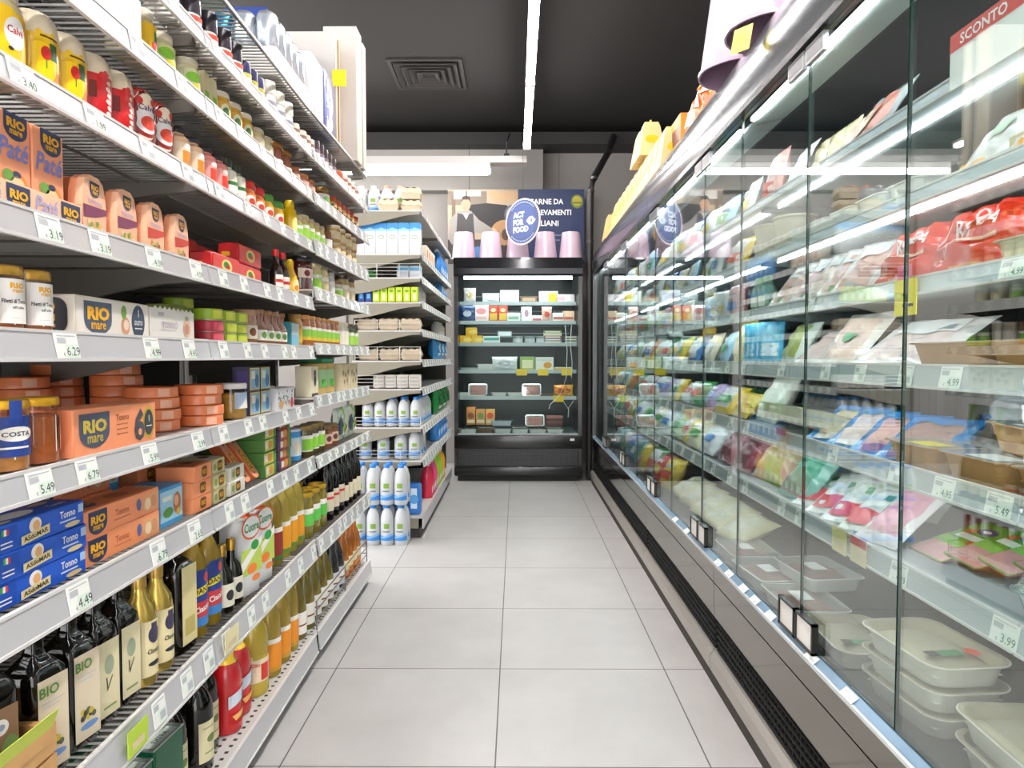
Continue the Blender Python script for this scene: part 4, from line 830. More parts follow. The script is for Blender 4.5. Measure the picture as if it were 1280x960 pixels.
def d_da(q, mp):
    q.decal(rect(-.034, .034, .028, .15), mp, mat('#1d3c86', .5), .001); q.decal([(-.034, .15), (.034, .15), (.02, .165), (-.02, .165)], mp, mat('#1d3c86', .5), .001); q.decal([(-.034, .1), (.034, .112), (.034, .13), (-.034, .118)], mp, mat('#e9d326', .5), .0014); q.text('DANTE', mp, 0, .1155, .014, INK, .056, off=.002, rot=.1)
    q.decal(rect(-.034, .034, .05, .088), mp, mat('#c0343a', .5), .0013); q.text('Classico', mp, 0, .072, .015, WHITE, .052, off=.002, rot=.2); q.decal(rect(-.034, .034, .028, .05), mp, mat('#3a80c4', .5), .0013); q.decal(ell(.008, .145, .009, .012), mp, RED, .0015)
da = K_bottle('oil_bottle', 'bottle', [(.034, 0), (.037, .005), (.037, .16), (.034, .185), (.02, .215), (.014, .235), (.014, .275)], film('#b0922c', .35, .06), GOLD, [(.0155, .25), (.016, .29), (.013, .296)], None, d_da)
place_row(da, 'golden oil bottle with a blue and red label', 'oil bottle', [1.64, 1.722], rad=.04, rot=-.25)
dsb = K_bottle('vinegar_bottle', 'bottle', [(.026, 0), (.03, .006), (.03, .08), (.024, .11), (.011, .128), (.01, .16)], DKOIL, GOLD, [(.0115, .15), (.012, .178), (.009, .182)], (.02, .08, .024, mat('#e0dcc8', .5)), lambda q, mp: q.decal(ell(0, .05, .012, .014), mp, INK, .0014))
place_row(dsb, 'small dark vinegar bottle with a gold cap', 'oil bottle', [1.79, 1.852], rad=.031, lx=-.025)
def d_cu(q):
    mp = front(-.075); q.decal(rect(-.052, .052, .06, .135), mp, mat('#b9d05a', .5), .0006); q.decal([(-.052, .1), (.052, .16), (.052, .14), (-.052, .07)], mp, LAB, .001); q.decal(ell(0, .195, .048, .036), mp, mat('#e2682c', .5), .001); q.decal(ell(0, .195, .042, .03), mp, WHITE, .0014); q.text('Cuore', mp, 0, .195, .026, mat('#1f8a44', .5), .075, off=.002); q.decal(ell(.016, .14, .02, .014), mp, mat('#2f9a44', .5), .0015); q.decal(ell(.0, .075, .024, .014), mp, mat('#ef8030', .5), .0013); q.decal(ell(.02, .045, .02, .01), mp, mat('#ef8030', .5), .0013)
bdy = MB(); bdy.rbox(-.045, .045, -.075, 0, 0, .218, mat('#dedfdf', .3, coat=.3), .008); d_cu(bdy)
cp = MB(); cp.lathe([(.015, .218), (.016, .22), (.016, .244), (.013, .247)], mat('#e8641c', .4), 18, cx=.018, cy=-.04)
cu = Kind('oil_tin', 'tin', [('body', bdy), ('cap', cp)])
place_row(cu, 'white rectangular oil tin with an orange cap', 'oil bottle', [1.94, 2.05], rad=.08, rot=-.2, lx=-.02)
def tall_oil(c, l1, l2, nm='oil_bottle', see=.45, h=.275):
    def d(q, mp): q.decal(rect(-.034, .034, .034, .11), mp, mat(l1, .5), .0014); q.decal(rect(-.034, .034, .02, .034), mp, mat(l2, .5), .0014)
    return K_bottle(nm, 'bottle', [(.036, 0), (.04, .006), (.04, .07), (.038, .075), (.04, .08), (.04, .165), (.036, .2), (.018, .235), (.014, .245), (.014, .262)], film({'#8a7424': '#c2a645', '#a8983a': '#d9c65a', '#7a6a2a': '#b8a244', '#8a7a2c': '#cbb04a'}[c], see, .08), YEL, [(.016, .25), (.0165, .27), (.014, h)], (.02, .125, .034, LAB), d)
place_row(tall_oil('#8a7424', '#8e2f26', '#3f7a34'), 'oil bottle with a dark red and green label on the oil bottle shelf', 'oil bottle', [2.125, 2.21], rad=.042)
place_row(tall_oil('#a8983a', '#e59a1e', '#5f8f34'), 'oil bottle with an orange label on the oil bottle shelf', 'oil bottle', [2.295, 2.375], rad=.042)
place_row(tall_oil('#a8983a', '#e59a1e', '#5f8f34'), 'oil bottle with an orange label at the middle bay end', 'oil bottle', [2.455], rad=.042)
place_row(tall_oil('#7a6a2a', '#8e2f26', '#3f7a34'), 'oil bottle in the second row of the oil bottle shelf', 'oil bottle', [2.16, 2.26, 2.36], lx=-.14, rad=.042)
def d_ol(q, mp): q.decal(rect(-.03, .03, .05, .095), mp, mat('#5fc24e', .5), .0014)
oj = K_jar('olive_jar', 'jar', .038, .175, mat('#8a7a2c', .15, coat=.7), mat('#d6a92a', .35, .3), .016, (.05, .115, .036, LAB), d_ol, .9)
place_row(oj, 'tall olive jar with a yellow lid and green label, front row of the far bay', 'oil bottle', [2.56, 2.65, 2.74], rad=.038, b3=True)
place_row(oj, 'tall olive jar with a yellow lid, second row of the far bay', 'oil bottle', [2.58, 2.67, 2.76], lx=-.13, rad=.038, b3=True)
wn = K_bottle('wine_vinegar_bottle', 'bottle', [(.034, 0), (.037, .006), (.037, .16), (.032, .185), (.015, .215), (.013, .23), (.013, .28)], mat('#0b0709', .06, spec=.55), mat('#a51c1c', .3), [(.0145, .25), (.015, .285), (.012, .29)], (.04, .12, .032, mat('#d9cdb4', .5)), lambda q, mp: q.decal(rect(-.032, .032, .09, .1), mp, RED, .0014))
place_row(wn, 'black vinegar bottle with a red cap on the far oil bottle shelf', 'oil bottle', [2.85, 2.94, 3.03], rad=.038, b3=True)
wk = K_bottle('wine_vinegar_bottle', 'bottle', [(.03, 0), (.033, .006), (.033, .15), (.028, .175), (.014, .2), (.012, .21), (.012, .26)], mat('#0e0805', .06, spec=.55), LID_BLACK, [(.0135, .235), (.014, .266), (.011, .27)], (.03, .1, .03, mat('#e2d6b8', .5)), None)
place_row(wk, 'dark vinegar bottle with a cream label on the far oil bottle shelf', 'oil bottle', [3.11, 3.19, 3.27, 3.35], rad=.034, b3=True)
place_row(wk, 'dark vinegar bottle in the second row of the far oil bottle shelf', 'oil bottle', [2.86, 2.95, 3.04, 3.13], lx=-.13, rad=.034, b3=True)
# --- bottom shelf
q = MB()
q2 = MB()
for z in (.012, .062): q.box(-.13, .13, -.012, 0, z, z + .045, mat('#c79a62', .6, noise=.15, scale=25)); q2.box(-.13, .13, .2, .212, z, z + .045, mat('#c79a62', .6, noise=.15, scale=25))
e1, e2 = MB(), MB()
for z in (.012, .062): e1.box(-.13, -.118, 0, .2, z, z + .045, mat('#c39158', .6, noise=.15, scale=25)); e2.box(.118, .13, 0, .2, z, z + .045, mat('#c39158', .6, noise=.15, scale=25))
bs = MB(); bs.box(-.118, .118, 0, .2, .012, .02, mat('#b98a52', .6))
for x in (-.118, .106):
    for y in (0, .188): bs.box(x, x + .012, y, y + .012, 0, .112, mat('#b98a52', .6))
Kind('wooden_crate', 'crate', [('side', q), ('side', q2), ('end', e1), ('end', e2), ('bottom', bs)]).place('pale wooden crate holding two dark bottles at the near end of the oil bottle shelf', G(.915, -.022, ZT['oil bottle', 0] + .0005), (0, 0, pi / 2 + GA))
def d_gt(q):
    mp = front(-.09); q.decal(rect(-.05, .05, .01, .2), mp, mat('#14593c', .4)); q.decal(ell(0, .07, .03, .04), mp, mat('#c9c0b0', .5), .001); q.decal(ell(0, .07, .022, .03), mp, mat('#b3402f', .5), .0014)
    tp = topf(.2); q.decal(rect(-.045, .045, -.082, -.055), tp, mat('#c9d0c8', .4)); q.text('EXTRA', tp, 0, -.068, .012, mat('#14593c', .5), .05); q.decal(ell(.0, -.03, .018, .016), tp, mat('#0f4a32', .3), .0006)
gtb = MB(); gtb.rbox(-.055, .055, -.09, 0, 0, .2, mat('#176b48', .3, coat=.4), .007); d_gt(gtb)
rm = MB(); 
for a, b_ in ((-.055, -.05), (.05, .055)): rm.box(a, b_, -.09, 0, .199, .203, mat('#b9beb8', .3, .6))
rm.box(-.05, .05, -.09, -.085, .199, .203, mat('#b9beb8', .3, .6)); rm.box(-.05, .05, -.005, 0, .199, .203, mat('#b9beb8', .3, .6))
gtk = Kind('oil_can', 'can', [('body', gtb), ('rim', rm)])
for i, (ly, z) in enumerate([(1.325, 0), (1.46, 0)]): gtk.place('green rectangular oil can on the bottom shelf, %s from the camera' % ORD[i], G(ly, -.125, .111), (0, 0, pi / 2 + GA - .1), 'green oil cans')
gtk.place('green rectangular oil can on the bottom shelf behind the others', G(1.40, -.24, .111), (0, 0, pi / 2 + GA - .1), 'green oil cans')
def d_ba(q, mp): q.decal(rect(-.03, .034, .03, .13), mp, mat('#d9d0a8', .55), .001); q.decal(ell(.004, .085, .014, .01), mp, mat('#6a7a3c', .5), .0014); q.decal(rect(-.016, .02, .05, .054), mp, mat('#8a9a5a', .5), .0013); q.decal(rect(-.02, .02, .112, .116), mp, mat('#a9a06a', .5), .0013)
bo = K_bottle('oil_bottle', 'bottle', [(.036, 0), (.04, .006), (.04, .155), (.037, .175), (.027, .196), (.014, .215), (.012, .235)], mat('#0b0a06', .06, spec=.55), LID_BLACK, [(.014, .23), (.0145, .258), (.011, .262)], None, d_ba)
for i, (ly, lx) in enumerate([(1.555, -.09), (1.665, -.075), (1.755, -.1)]): bo.place('dark round oil bottle with a pale label on the bottom shelf, %s from the camera' % ORD[i], G(ly, lx, .111), (0, 0, pi / 2 + GA - .25), 'dark round oil bottles on the bottom shelf')
def d_rc(q, mp): q.decal([(-.04, .105), (.04, .13), (.04, .1), (-.04, .07)], mp, mat('#cfd6e2', .5), .001); q.text('f', mp, .012, .096, .03, mat('#2a3a7a', .5), off=.002, shear=.3); q.decal([(-.04, .06), (.04, .05), (.04, .02), (-.04, .03)], mp, mat('#b3121a', .5), .001); q.decal([(-.03, .05), (.03, .065), (.02, .05), (-.02, .035)], mp, mat('#e9b060', .5), .0014)
rc = K_bottle('fry_oil_bottle', 'bottle', [(.038, 0), (.042, .006), (.042, .05), (.037, .09), (.042, .13), (.04, .16), (.03, .19), (.02, .2)], [mat('#cf1b22', .3, coat=.5)] * 6 + [YEL], YEL, [(.022, .196), (.022, .225), (.017, .23)], None, d_rc)
for i, (ly, lx) in enumerate([(1.85, -.075), (1.945, -.085)]): rc.place('red bottle with a yellow cap on the bottom shelf, %s of two' % ORD[i], G(ly, lx, .111), (0, 0, pi / 2 + GA - .1), 'red bottles with yellow caps')
def d_so2(q, mp): q.decal(rect(-.045, .05, .045, .115), mp, mat('#e7d3b4', .5), .001); q.decal(rect(-.01, .02, .05, .1), mp, mat('#d03a2a', .5), .0014); q.decal(rect(.026, .048, .05, .1), mp, mat('#e0605a', .5), .0014); q.text('Olio', mp, -.026, .1, .012, RED, .026, off=.002)
sb_ = K_bottle('seed_oil_bottle', 'bottle', [(.045, 0), (.05, .008), (.05, .04), (.047, .045), (.05, .05), (.05, .12), (.047, .125), (.05, .13), (.05, .17), (.046, .2), (.024, .245), (.018, .255), (.018, .275)], film('#e0c850', .4, .08), YEL, [(.02, .262), (.021, .285), (.018, .29)], None, d_so2)
place_row(sb_, 'large yellow oil bottle with a red label on the bottom shelf', 'bottom', [2.06], rad=.052, z=.11)
place_row(tall_oil('#8a7a2c', '#ea9020', '#c9932a'), 'oil bottle with an orange label on the bottom shelf', 'bottom', [2.18, 2.28, 2.37], rad=.042, z=.11)
def d_cl(q, mp): q.decal(ell(0, .06, .02, .022), mp, LAB, .001); q.decal(rect(-.02, .02, .05, .056), mp, mat('#7a3a30', .5), .0014)
clb = K_bottle('oil_bottle', 'bottle', [(.036, 0), (.04, .006), (.04, .11), (.034, .15), (.022, .19), (.014, .21), (.014, .235)], film('#8f8038', .35, .06), LID_BLACK, [(.016, .225), (.0165, .245), (.013, .248)], (.02, .1, .03, LAB), d_cl)
place_row(clb, 'dark translucent oil bottle with a white label on the bottom shelf', 'bottom', [2.47], rad=.042, z=.11)
place_row(clb, 'dark translucent oil bottle with a white label, far bay bottom shelf', 'bottom', [2.565, 2.655, 2.745, 2.835], rad=.042, b3=True, z=.11)
clg = K_bottle('oil_bottle', 'bottle', [(.036, 0), (.04, .006), (.04, .11), (.034, .15), (.022, .19), (.014, .21), (.014, .235)], film('#3a3a3c', .25, .06), LID_BLACK, [(.016, .225), (.0165, .245), (.013, .248)], (.02, .1, .03, mat('#d8d8da', .5)), d_cl)
place_row(clg, 'grey glass oil bottle on the far bay bottom shelf', 'bottom', [2.93, 3.02], rad=.042, b3=True, z=.11)
vg = K_bottle('vinegar_bottle', 'bottle', [(.03, 0), (.034, .006), (.034, .12), (.028, .16), (.014, .195), (.012, .24)], film('#d07f30', .35, .06), mat('#b0281e', .35), [(.0135, .225), (.014, .255), (.011, .258)], (.03, .1, .03, mat('#e9dcae', .5)), lambda q, mp: q.decal(rect(-.03, .03, .03, .055), mp, ORANGE, .0014))
place_row(vg, 'amber vinegar bottle with a red cap, far bay bottom shelf', 'bottom', [3.1, 3.18, 3.26, 3.34], rad=.036, b3=True, z=.11)
place_row(vg, 'amber vinegar bottle in the second row, far bay bottom shelf', 'bottom', [3.12, 3.2, 3.28], lx=-.12, rad=.036, b3=True, z=.11)
q = MB()
for z in (.04, .075, .11): q.tube([(0, -.44, z), (0, .44, z), (-.1, .455, z)], .0025, WIRE, 6)
for y in (-.43, 0, .43): q.tube([(0, y, 0), (0, y, .112)], .003, WIRE, 6)
tag(add('guard_rail', q.mesh(), None, G(2.96, -.012, .112, True)), 'wire guard rail along the far bay bottom shelf', 'rail')
# --- mustard shelf
crd = MB(); crd.box(-.095, .095, -.0015, 0, 0, .075, mat('#f1f0ee', .5)); crd.decal(rect(-.085, .085, .03, .07), front(-.0015), mat('#e6e4e2', .5)); crd.decal(rect(-.08, -.02, .01, .02), front(-.0015), mat('#d5d5d8', .5))
tag(add('price_card', crd.mesh(), None, G(1.235, -.004, ZT['mustard', 0] + .006), (0, 0, pi / 2 + GA)), 'large white price card standing at the front of the mustard shelf', 'price card')
def d_ym(q, mp):
    q.decal(ell(0, .05, .026, .03), mp, YEL, .0013)
    for i in range(4): q.decal(ell(-.018 + .012 * i, .082, .006, .007), mp, YEL, .0013)
    q.decal(rect(.012, .022, .05, .075), mp, GREEN, .0017); q.decal(ell(.012, .045, .007, .009), mp, RED, .002); q.decal(rect(.026, .029, .02, .09), mp, WHITE, .0018)
K1 = K_jar('mayonnaise_jar', 'jar', .031, .118, mat('#e0d0a4', .2, coat=.5), mat('#efe9d8', .4), .016, (.012, .08, .034, mat('#efc21a', .5)), d_ym, .8)
place_row(K1, 'small yellow mayonnaise jar on the mustard shelf', 'mustard', [1.375, 1.44], rad=.033)
def d_lm(q, mp): q.decal(ell(0, .06, .02, .012), mp, LGREEN, .0013); q.decal(ell(.006, .035, .016, .012), mp, YEL, .0013)
K2 = K_jar('light_mayonnaise_jar', 'jar', .036, .105, mat('#e2d8ae', .2, coat=.5), mat('#efe6cf', .4), .015, (.012, .078, .036, mat('#dfe0a4', .5)), d_lm, .82)
place_row(K2, 'pale green mayonnaise jar on the mustard shelf', 'mustard', [1.52], rad=.037)
place_row(K_jar('light_mayonnaise_jar', 'jar', .03, .105, mat('#e2d8ae', .2, coat=.5), mat('#d9d2b8', .4), .015, (.012, .078, .036, mat('#d9dcb0', .5)), d_lm, .82), 'narrow pale mayonnaise jar on the mustard shelf', 'mustard', [1.645], rad=.031)
tb = MB(); tb.prism([(-.02, 0), (.02, 0), (.024, .02), (.012, .105), (-.012, .105), (-.024, .02)], -.03, 0, mat('#e3d9b0', .4)); tb.decal(rect(-.012, .012, .03, .06), front(-.03), LGREEN)
tbk = Kind('sauce_tube', 'tube', tb)
for i, ly in enumerate([1.71, 1.755]): tbk.place('pale tapering sauce tube on the mustard shelf, %s of two' % ORD[i], G(ly, -.07, ZT['mustard', 1]), (0, 0, pi / 2 + GA))
def d_mu(q, mp): q.decal(ell(0, .042, .016, .024), mp, mat('#dfe3bc', .5), .0013); q.decal(ell(0, .044, .01, .012), mp, mat('#4e7a4c', .5), .0018)
mu = K_jar('mustard_jar', 'jar', .033, .098, mat('#cfa23a', .2, coat=.6), mat('#ded6c4', .4), .014, (.01, .07, .033, mat('#dba93c', .5)), d_mu, .86)
place_row(mu, 'golden mustard jar with a green emblem on the mustard shelf', 'mustard', [1.83, 1.91, 1.99], rad=.034)
place_row(K_jar('sauce_jar', 'jar', .036, .088, mat('#d9cf9a', .2, coat=.5), mat('#c9bfa4', .4), .014, (.01, .06, .036, mat('#e6dfc0', .5)), None, .9), 'pale cream sauce jar on the mustard shelf', 'mustard', [2.085, 2.165], rad=.037)
place_row(K_jar('honey_jar', 'jar', .042, .1, mat('#8a3f12', .15, coat=.7), mat('#9c6a2c', .35, .4), .016, (.01, .045, .04, LAB), lambda q, mp: q.decal(ell(.01, .028, .012, .012), mp, mat('#d9a04a', .5), .0014), .92), 'dark amber jar with a white label on the mustard shelf', 'mustard', [2.26, 2.355], rad=.043)
place_row(K_jar('honey_jar', 'jar', .036, .075, mat('#c98a6a', .2, coat=.5), mat('#b06a3a', .4), .014, (.01, .05, .036, mat('#eeb9a8', .5)), None, .9), 'small pink jar with a brown lid on the mustard shelf', 'mustard', [2.45], rad=.037)
place_row(K_jar('honey_jar', 'jar', .036, .075, mat('#c98a6a', .2, coat=.5), mat('#b06a3a', .4), .014, (.01, .05, .036, mat('#eeb9a8', .5)), None, .9), 'small pink jar with a brown lid, far mustard shelf', 'mustard', [2.55, 2.63], rad=.037, b3=True)
place_row(K_jar('pesto_jar', 'jar', .04, .095, mat('#8a5a2a', .2, coat=.5), mat('#8a6a34', .35, .3), .016, (.012, .068, .036, LAB), lambda q, mp: q.decal(ell(0, .036, .022, .022), mp, mat('#86d070', .5), .0014), .92), 'jar with a bright green round print on the far mustard shelf', 'mustard', [2.83], rad=.041, b3=True)
place_row(K_jar('sauce_jar', 'jar', .033, .085, mat('#c9682c', .2, coat=.5), mat('#c04a2a', .4), .014, (.012, .06, .034, mat('#e6c08a', .5)), lambda q, mp: (q.decal(ell(.004, .03, .012, .012), mp, mat('#b03a22', .5), .0014), q.decal(ell(-.012, .045, .008, .008), mp, GREEN, .0014)), .9), 'orange sauce jar with a red lid on the far mustard shelf', 'mustard', [2.94, 3.02, 3.1, 3.18, 3.26, 3.35], rad=.034, b3=True)
# --- spice shelf
def spice(nm, lidc, band, body='#e8e2d8', r=.024, h=.12, lh=.05):
    def d(q, mp): q.decal(rect(-.026, .026, .05, .062), mp, mat(band, .5), .0013); q.decal(rect(-.004, .01, .01, .018), mp, INK, .0013)
    return K_jar(nm, 'jar', r, h, mat(body, .25, coat=.4), mat(lidc, .3, coat=.3), lh, (.006, .05, .028, LAB), d, .92, lid_r=r * .98)
s1 = spice('spice_grinder', '#2a2430', '#d8452c')
place_row(s1, 'spice grinder with a black top and red band on the spice shelf', 'spice', [1.545, 1.66, 1.755, 1.845, 1.92], rad=.025)
place_row(spice('spice_grinder', '#2a2430', '#b9a9a0'), 'spice grinder with a black top in the second row of the spice shelf', 'spice', [1.60, 1.70, 1.79, 1.88], lx=-.085, rad=.025)
place_row(spice('spice_jar', '#2e2c5c', '#b8b24a', '#dcd8c0', .023, .095, .034), 'spice jar with a navy lid on the spice shelf', 'spice', [1.985, 2.04, 2.095], rad=.024)
place_row(spice('seasoning_jar', '#ece6da', '#8a8a9a', '#dedad6', .032, .125, .04), 'seasoning jar with a tall white lid on the spice shelf', 'spice', [2.2, 2.29, 2.38], rad=.033)
place_row(spice('spice_jar', '#cfc6b4', '#8a6a5a', '#d8cfc4', .022, .08, .02), 'small spice jar with a pale lid on the spice shelf', 'spice', [2.455], rad=.023)
place_row(spice('spice_jar', '#cfc6b4', '#8a6a5a', '#d8cfc4', .022, .08, .02), 'small spice jar with a pale lid on the far spice shelf', 'spice', [2.53, 2.58, 2.63], rad=.023, b3=True)
place_row(spice('spice_jar', '#3a3238', '#8a7a8a', '#d9d2cc', .024, .1, .035), 'spice jar with a dark lid on the far spice shelf', 'spice', [2.70, 2.76, 2.82, 2.88, 2.94], rad=.025, b3=True)
place_row(K_jar('spice_tub', 'tub', .036, .075, mat('#d9c9b8', .3), mat('#b4552c', .4), .03, (.006, .04, .03, LAB), None, .98), 'spice tub with a rust coloured lid on the far spice shelf', 'spice', [3.05], rad=.037, b3=True)
place_row(spice('spice_jar', '#d8d0c8', '#b06a5a', '#e5ddd6', .028, .085, .02), 'pale spice jar on the far spice shelf', 'spice', [3.14, 3.21, 3.28, 3.36], rad=.029, b3=True)
# --- on the topmost wire shelf
def cank(c):
    q = MB(); q.lathe([(.028, 0), (.034, .008), (.034, .105), (.028, .117), (.0275, .115), (.026, .113)], [mat('#b9bcc0', .3, .8), mat(c, .25, .6), mat('#c9ccd0', .25, .8), mat('#c9ccd0', .25, .8), mat('#b9bcc0', .3, .8)], 24)
    q.decal(ell(0, .06, .014, .028), cylm(.034), mat('#e6edf4', .3, .3), .0008); return Kind('drink_can', 'can', q)
ca, cb = cank('#2f7fb4'), cank('#b9c2cc')
TZ = ZT['top', 1]
q = MB(); CT = mat('#e7e3dc', .5)
q.rbox(-.19, .19, -.225, 0, 0, .088, CT, .003); q.decal(rect(-.15, -.02, .02, .07), front(-.225), mat('#d9d4cc', .5)); q.decal(rect(.02, .15, .03, .05), front(-.225), mat('#c9c6c8', .5))
tag(add('can_box', q.mesh(), None, G(2.385, -.25, TZ + .0004), (0, 0, pi / 2 + GA)), 'low white cardboard box under drink cans on the topmost wire shelf', 'box')
for j in range(3):
    for i in range(5):
        (ca if j == 2 else cb).place('%s drink can on the white box, %s row from the aisle, %s from the camera' % ('blue' if j == 2 else 'silver', ORD[j], ORD[i]), G(2.235 + .0715 * i, -.065 - .0715 * j, TZ + .0888), (0, 0, pi / 2 + GA), 'drink cans on the white box')
for j in range(2):
    for i in range(4):
        ca.place('blue drink can standing loose on the topmost wire shelf, %s row, %s from the camera' % (('front', 'back')[j], ORD[i]), G(1.70 + .072 * i, -.28 - .072 * j, TZ), (0, 0, pi / 2 + GA), 'loose drink cans on the topmost shelf')
K_box('drink_carton', 'carton', .12, .1, .16, mat('#2c9a56', .4), lambda q: q.decal(ell(0, .08, .03, .05), front(-.1), LAB), .002).place('green carton on the topmost wire shelf near the camera', G(1.63, -.13, TZ), (0, 0, pi / 2 + GA))
def pk(q_, seed, c1, c2):
    rr = random.Random(seed)
    return rr
def napkin_pack(c1, c2, w, h, d, seed, n=26):
    q = MB(); q.rbox(-w / 2, w / 2, -d, 0, 0, h, mat(c1, .3, coat=.4, noise=.1, scale=20, bump=.3), .012, 3); mp = front(-d); rr = random.Random(seed); me = endm(-w / 2)
    for i in range(n):
        r_ = rr.uniform(.008, .035) * (w / .2) ** .5
        a = rr.random() * 6
        p = [(r_ * (.6 + .4 * rr.random()) * cos(t_ * pi / 4 + a), r_ * (.6 + .4 * rr.random()) * sin(t_ * pi / 4 + a)) for t_ in range(8)]
        cx, cz = rr.uniform(-w / 2 + .04, w / 2 - .04), rr.uniform(.035, h - .04)
        q.decal([(cx + x, cz + z) for x, z in p], mp, mat(rr.choice(c2), .4), .0008 + i * .00004)
        if i % 2: 
            cx = rr.uniform(-d + .04, -.04) ; q.decal([(-(cx) - d * 0 + x * .5, cz + z * .5) for x, z in p], lambda u, z, o: (-w / 2 - o, -u, z), mat(rr.choice(c2), .4), .0008 + i * .00004)
    return Kind('napkin_pack', 'pack', q)
np1 = napkin_pack('#d9d6d8', ['#f4f2f2', '#e9e2d8', '#b9bcd0', '#9aa2c8', '#e2b9a0', '#f8f6f4', '#c9ccd8'], .16, .25, .16, 3, 60)
np1.place('white blotched soft pack beside the drink cans on the topmost wire shelf', G(2.665, -.185, ZT['top', 2], True), (0, 0, pi / 2))
np2 = napkin_pack('#5a62a4', ['#e6e6f2', '#8a92c8', '#cfd2ea', '#f2f2f6', '#5a68b4', '#f6f4f2', '#c9c6da'], .15, .26, .16, 9, 60)
for i, ly in enumerate([2.825]): np2.place('blue soft pack with pale blotches beside the white board panel', G(ly, -.185, ZT['top', 2], True), (0, 0, pi / 2))
nv = MB(); nv.rbox(-.15, .15, -.16, 0, 0, .42, mat('#16337c', .4), .002, 1); rr = random.Random(2)
for i in range(30): nv.decal(ell(rr.uniform(.01, .15), rr.uniform(.03, .4), .0025, .0025, 6), endm(-.15), WHITE); nv.decal(ell(rr.uniform(-.14, .14), rr.uniform(.28, .41), .0025, .0025, 6), front(-.16), WHITE)
tag(add('display_carton', nv.mesh(), None, G(2.76, -.36, ZT['top', 2] + .0004, True), (0, 0, pi / 2)), 'tall navy carton with white specks behind the soft packs', 'carton')
def board(w, h, t, m, edge): 
    q = MB(); q.rbox(-t / 2, t / 2, -w, 0, 0, h, m, .002, 1); q.box(-t / 2 + .002, t / 2 - .002, -w - .0006, -w + .001, .004, h - .004, edge); return q
BW = mat('#bdb8b2', .55); CARD = mat('#b58a52', .65)
for i, (ly, w_, h_, t_, mm, ds) in enumerate([(2.985, .24, .50, .02, BW, 'white board panel behind the blue soft packs'), (3.03, .235, .485, .012, CARD, 'brown card panel between the white board panels'), (3.19, .15, .60, .10, BW, 'thick white board box at the far end of the topmost shelf, nearer one'), (3.30, .155, .585, .06, BW, 'thick white board box at the far end of the topmost shelf, farther one')]):
    tag(add('board_panel' if i != 1 else 'card_panel', board(w_, h_, t_, mm, mat('#cfc6b4', .6)).mesh(), None, G(ly, -.005 - w_ + (.02 if i > 1 else -.03), ZT['top', 2] + .0004, True), (0, 0, pi / 2)), ds, 'panel')
tag(add('promotion_sign', MB().box(-.0008, .0008, -.03, .03, -.035, .035, mat('#f2dc16', .5)).mesh(), None, (-.738 - .02, 2.968, ZT['top', 2] + .30), (0, 0, pi / 2)), 'yellow paper tag on the edge of the white board panel', 'tag')
hk = K_jar('glass_jar', 'jar', .03, .09, glass('#f4f2ee', 1, .06), mat('#d5cfc6', .4, .3), .014, None, None, .9, fill=mat('#e0d6ca', .5))
for i, ly in enumerate([3.38, ]): hk.place('small pale jar at the far corner of the topmost shelf', G(ly, -.04, ZT['top', 2], True), (0, 0, 0))
# ------------------------------------------------------------------ milk shelving further along
DX, DY0, DY1 = -.585, 4.26, 6.16
BEIGE = mat('#858072', .5)
def milk_shelf(desc, z, guard, L=DY1 - DY0, depth=.44):
    q = MB(); q.box(-depth, -.004, -L / 2, L / 2, -.012, -.004, STEEL)
    ps = [('deck', q), ('price_rail', rail_mb(L, .04))]
    for y in (-L / 2 + .003, 0, L / 2 - .003):
        b = MB(); x0 = -.012; pts = [(x0, -.006), (x0, -.03)] + [(x0 - .42 * t, -.03 - .075 * (3 * t * t - 2 * t ** 3)) for t in (.15, .3, .45, .6, .75, .9, 1)] + [(x0 - .42, -.006)]
        b.prism(pts, y - .002, y + .002, BEIGE); ps.append(('bracket', b))
    if guard:
        g = MB()
        for k in range(guard): g.tube([(-.01, -L / 2, .015 + .022 * k), (-.42, -L / 2, .015 + .022 * k)], .0022, mat('#c9c7c2', .35, .5), 6)
        for x in (-.012, -.14, -.28, -.42): g.tube([(x, -L / 2, -.004), (x, -L / 2, .015 + .022 * (guard - 1))], .0022, mat('#c9c7c2', .35, .5), 6)
        ps.append(('side_guard', g))
    for k in range(14):
        c = -L / 2 + .1 + L * .93 * k / 14; ps.append(('price_ticket', ticket(lambda u, z_, o, c=c: (.0012 + o - (z_ - .02) * .2, c + u, z_ - .02), .05, .036, None)))
    Kind('milk_shelf', 'shelf', ps, 'shelves of the milk shelving').place(desc, (DX, (DY0 + DY1) / 2, z), (0, 0, 0))
DZ = {'carton top': 2.055, 'milk carton': 1.785, 'basket': 1.64, 'lime carton': 1.487, 'egg box': 1.312, 'lower egg box': 1.123, 'grey pack': .945, 'small bottle': .704, 'large bottle': .494}
for i, (k_, z) in enumerate(DZ.items()): milk_shelf('beige bracketed shelf of the milk shelving, %s from the top' % ORD[i], z, {'basket': 4, 'egg box': 3, 'lower egg box': 4, 'grey pack': 4, 'small bottle': 3, 'large bottle': 3}.get(k_, 0))
q = MB(); L = DY1 - DY0
ps = [('back_panel', MB().box(-.475, -.46, -L / 2, L / 2, .02, 2.12, mat('#3a3733', .6))), ('end_panel', MB().box(-.455, -.05, L / 2 + .003, L / 2 + .015, .02, 2.0, mat('#3a3733', .6))), ('kick_board', MB().box(-.44, -.02, -L / 2 + .01, L / 2, 0, .06, mat('#2f2b28', .6)))]  # dark end panel added to stand in for the unlit depth between shelves
bd = MB(); bd.box(-.46, -.004, -L / 2, L / 2, .125, .135, STEEL); ps.append(('base_deck', bd)); ps.append(('front_rail', MB().box(-.006, .004, -L / 2, L / 2, .06, .14, RAIL)))
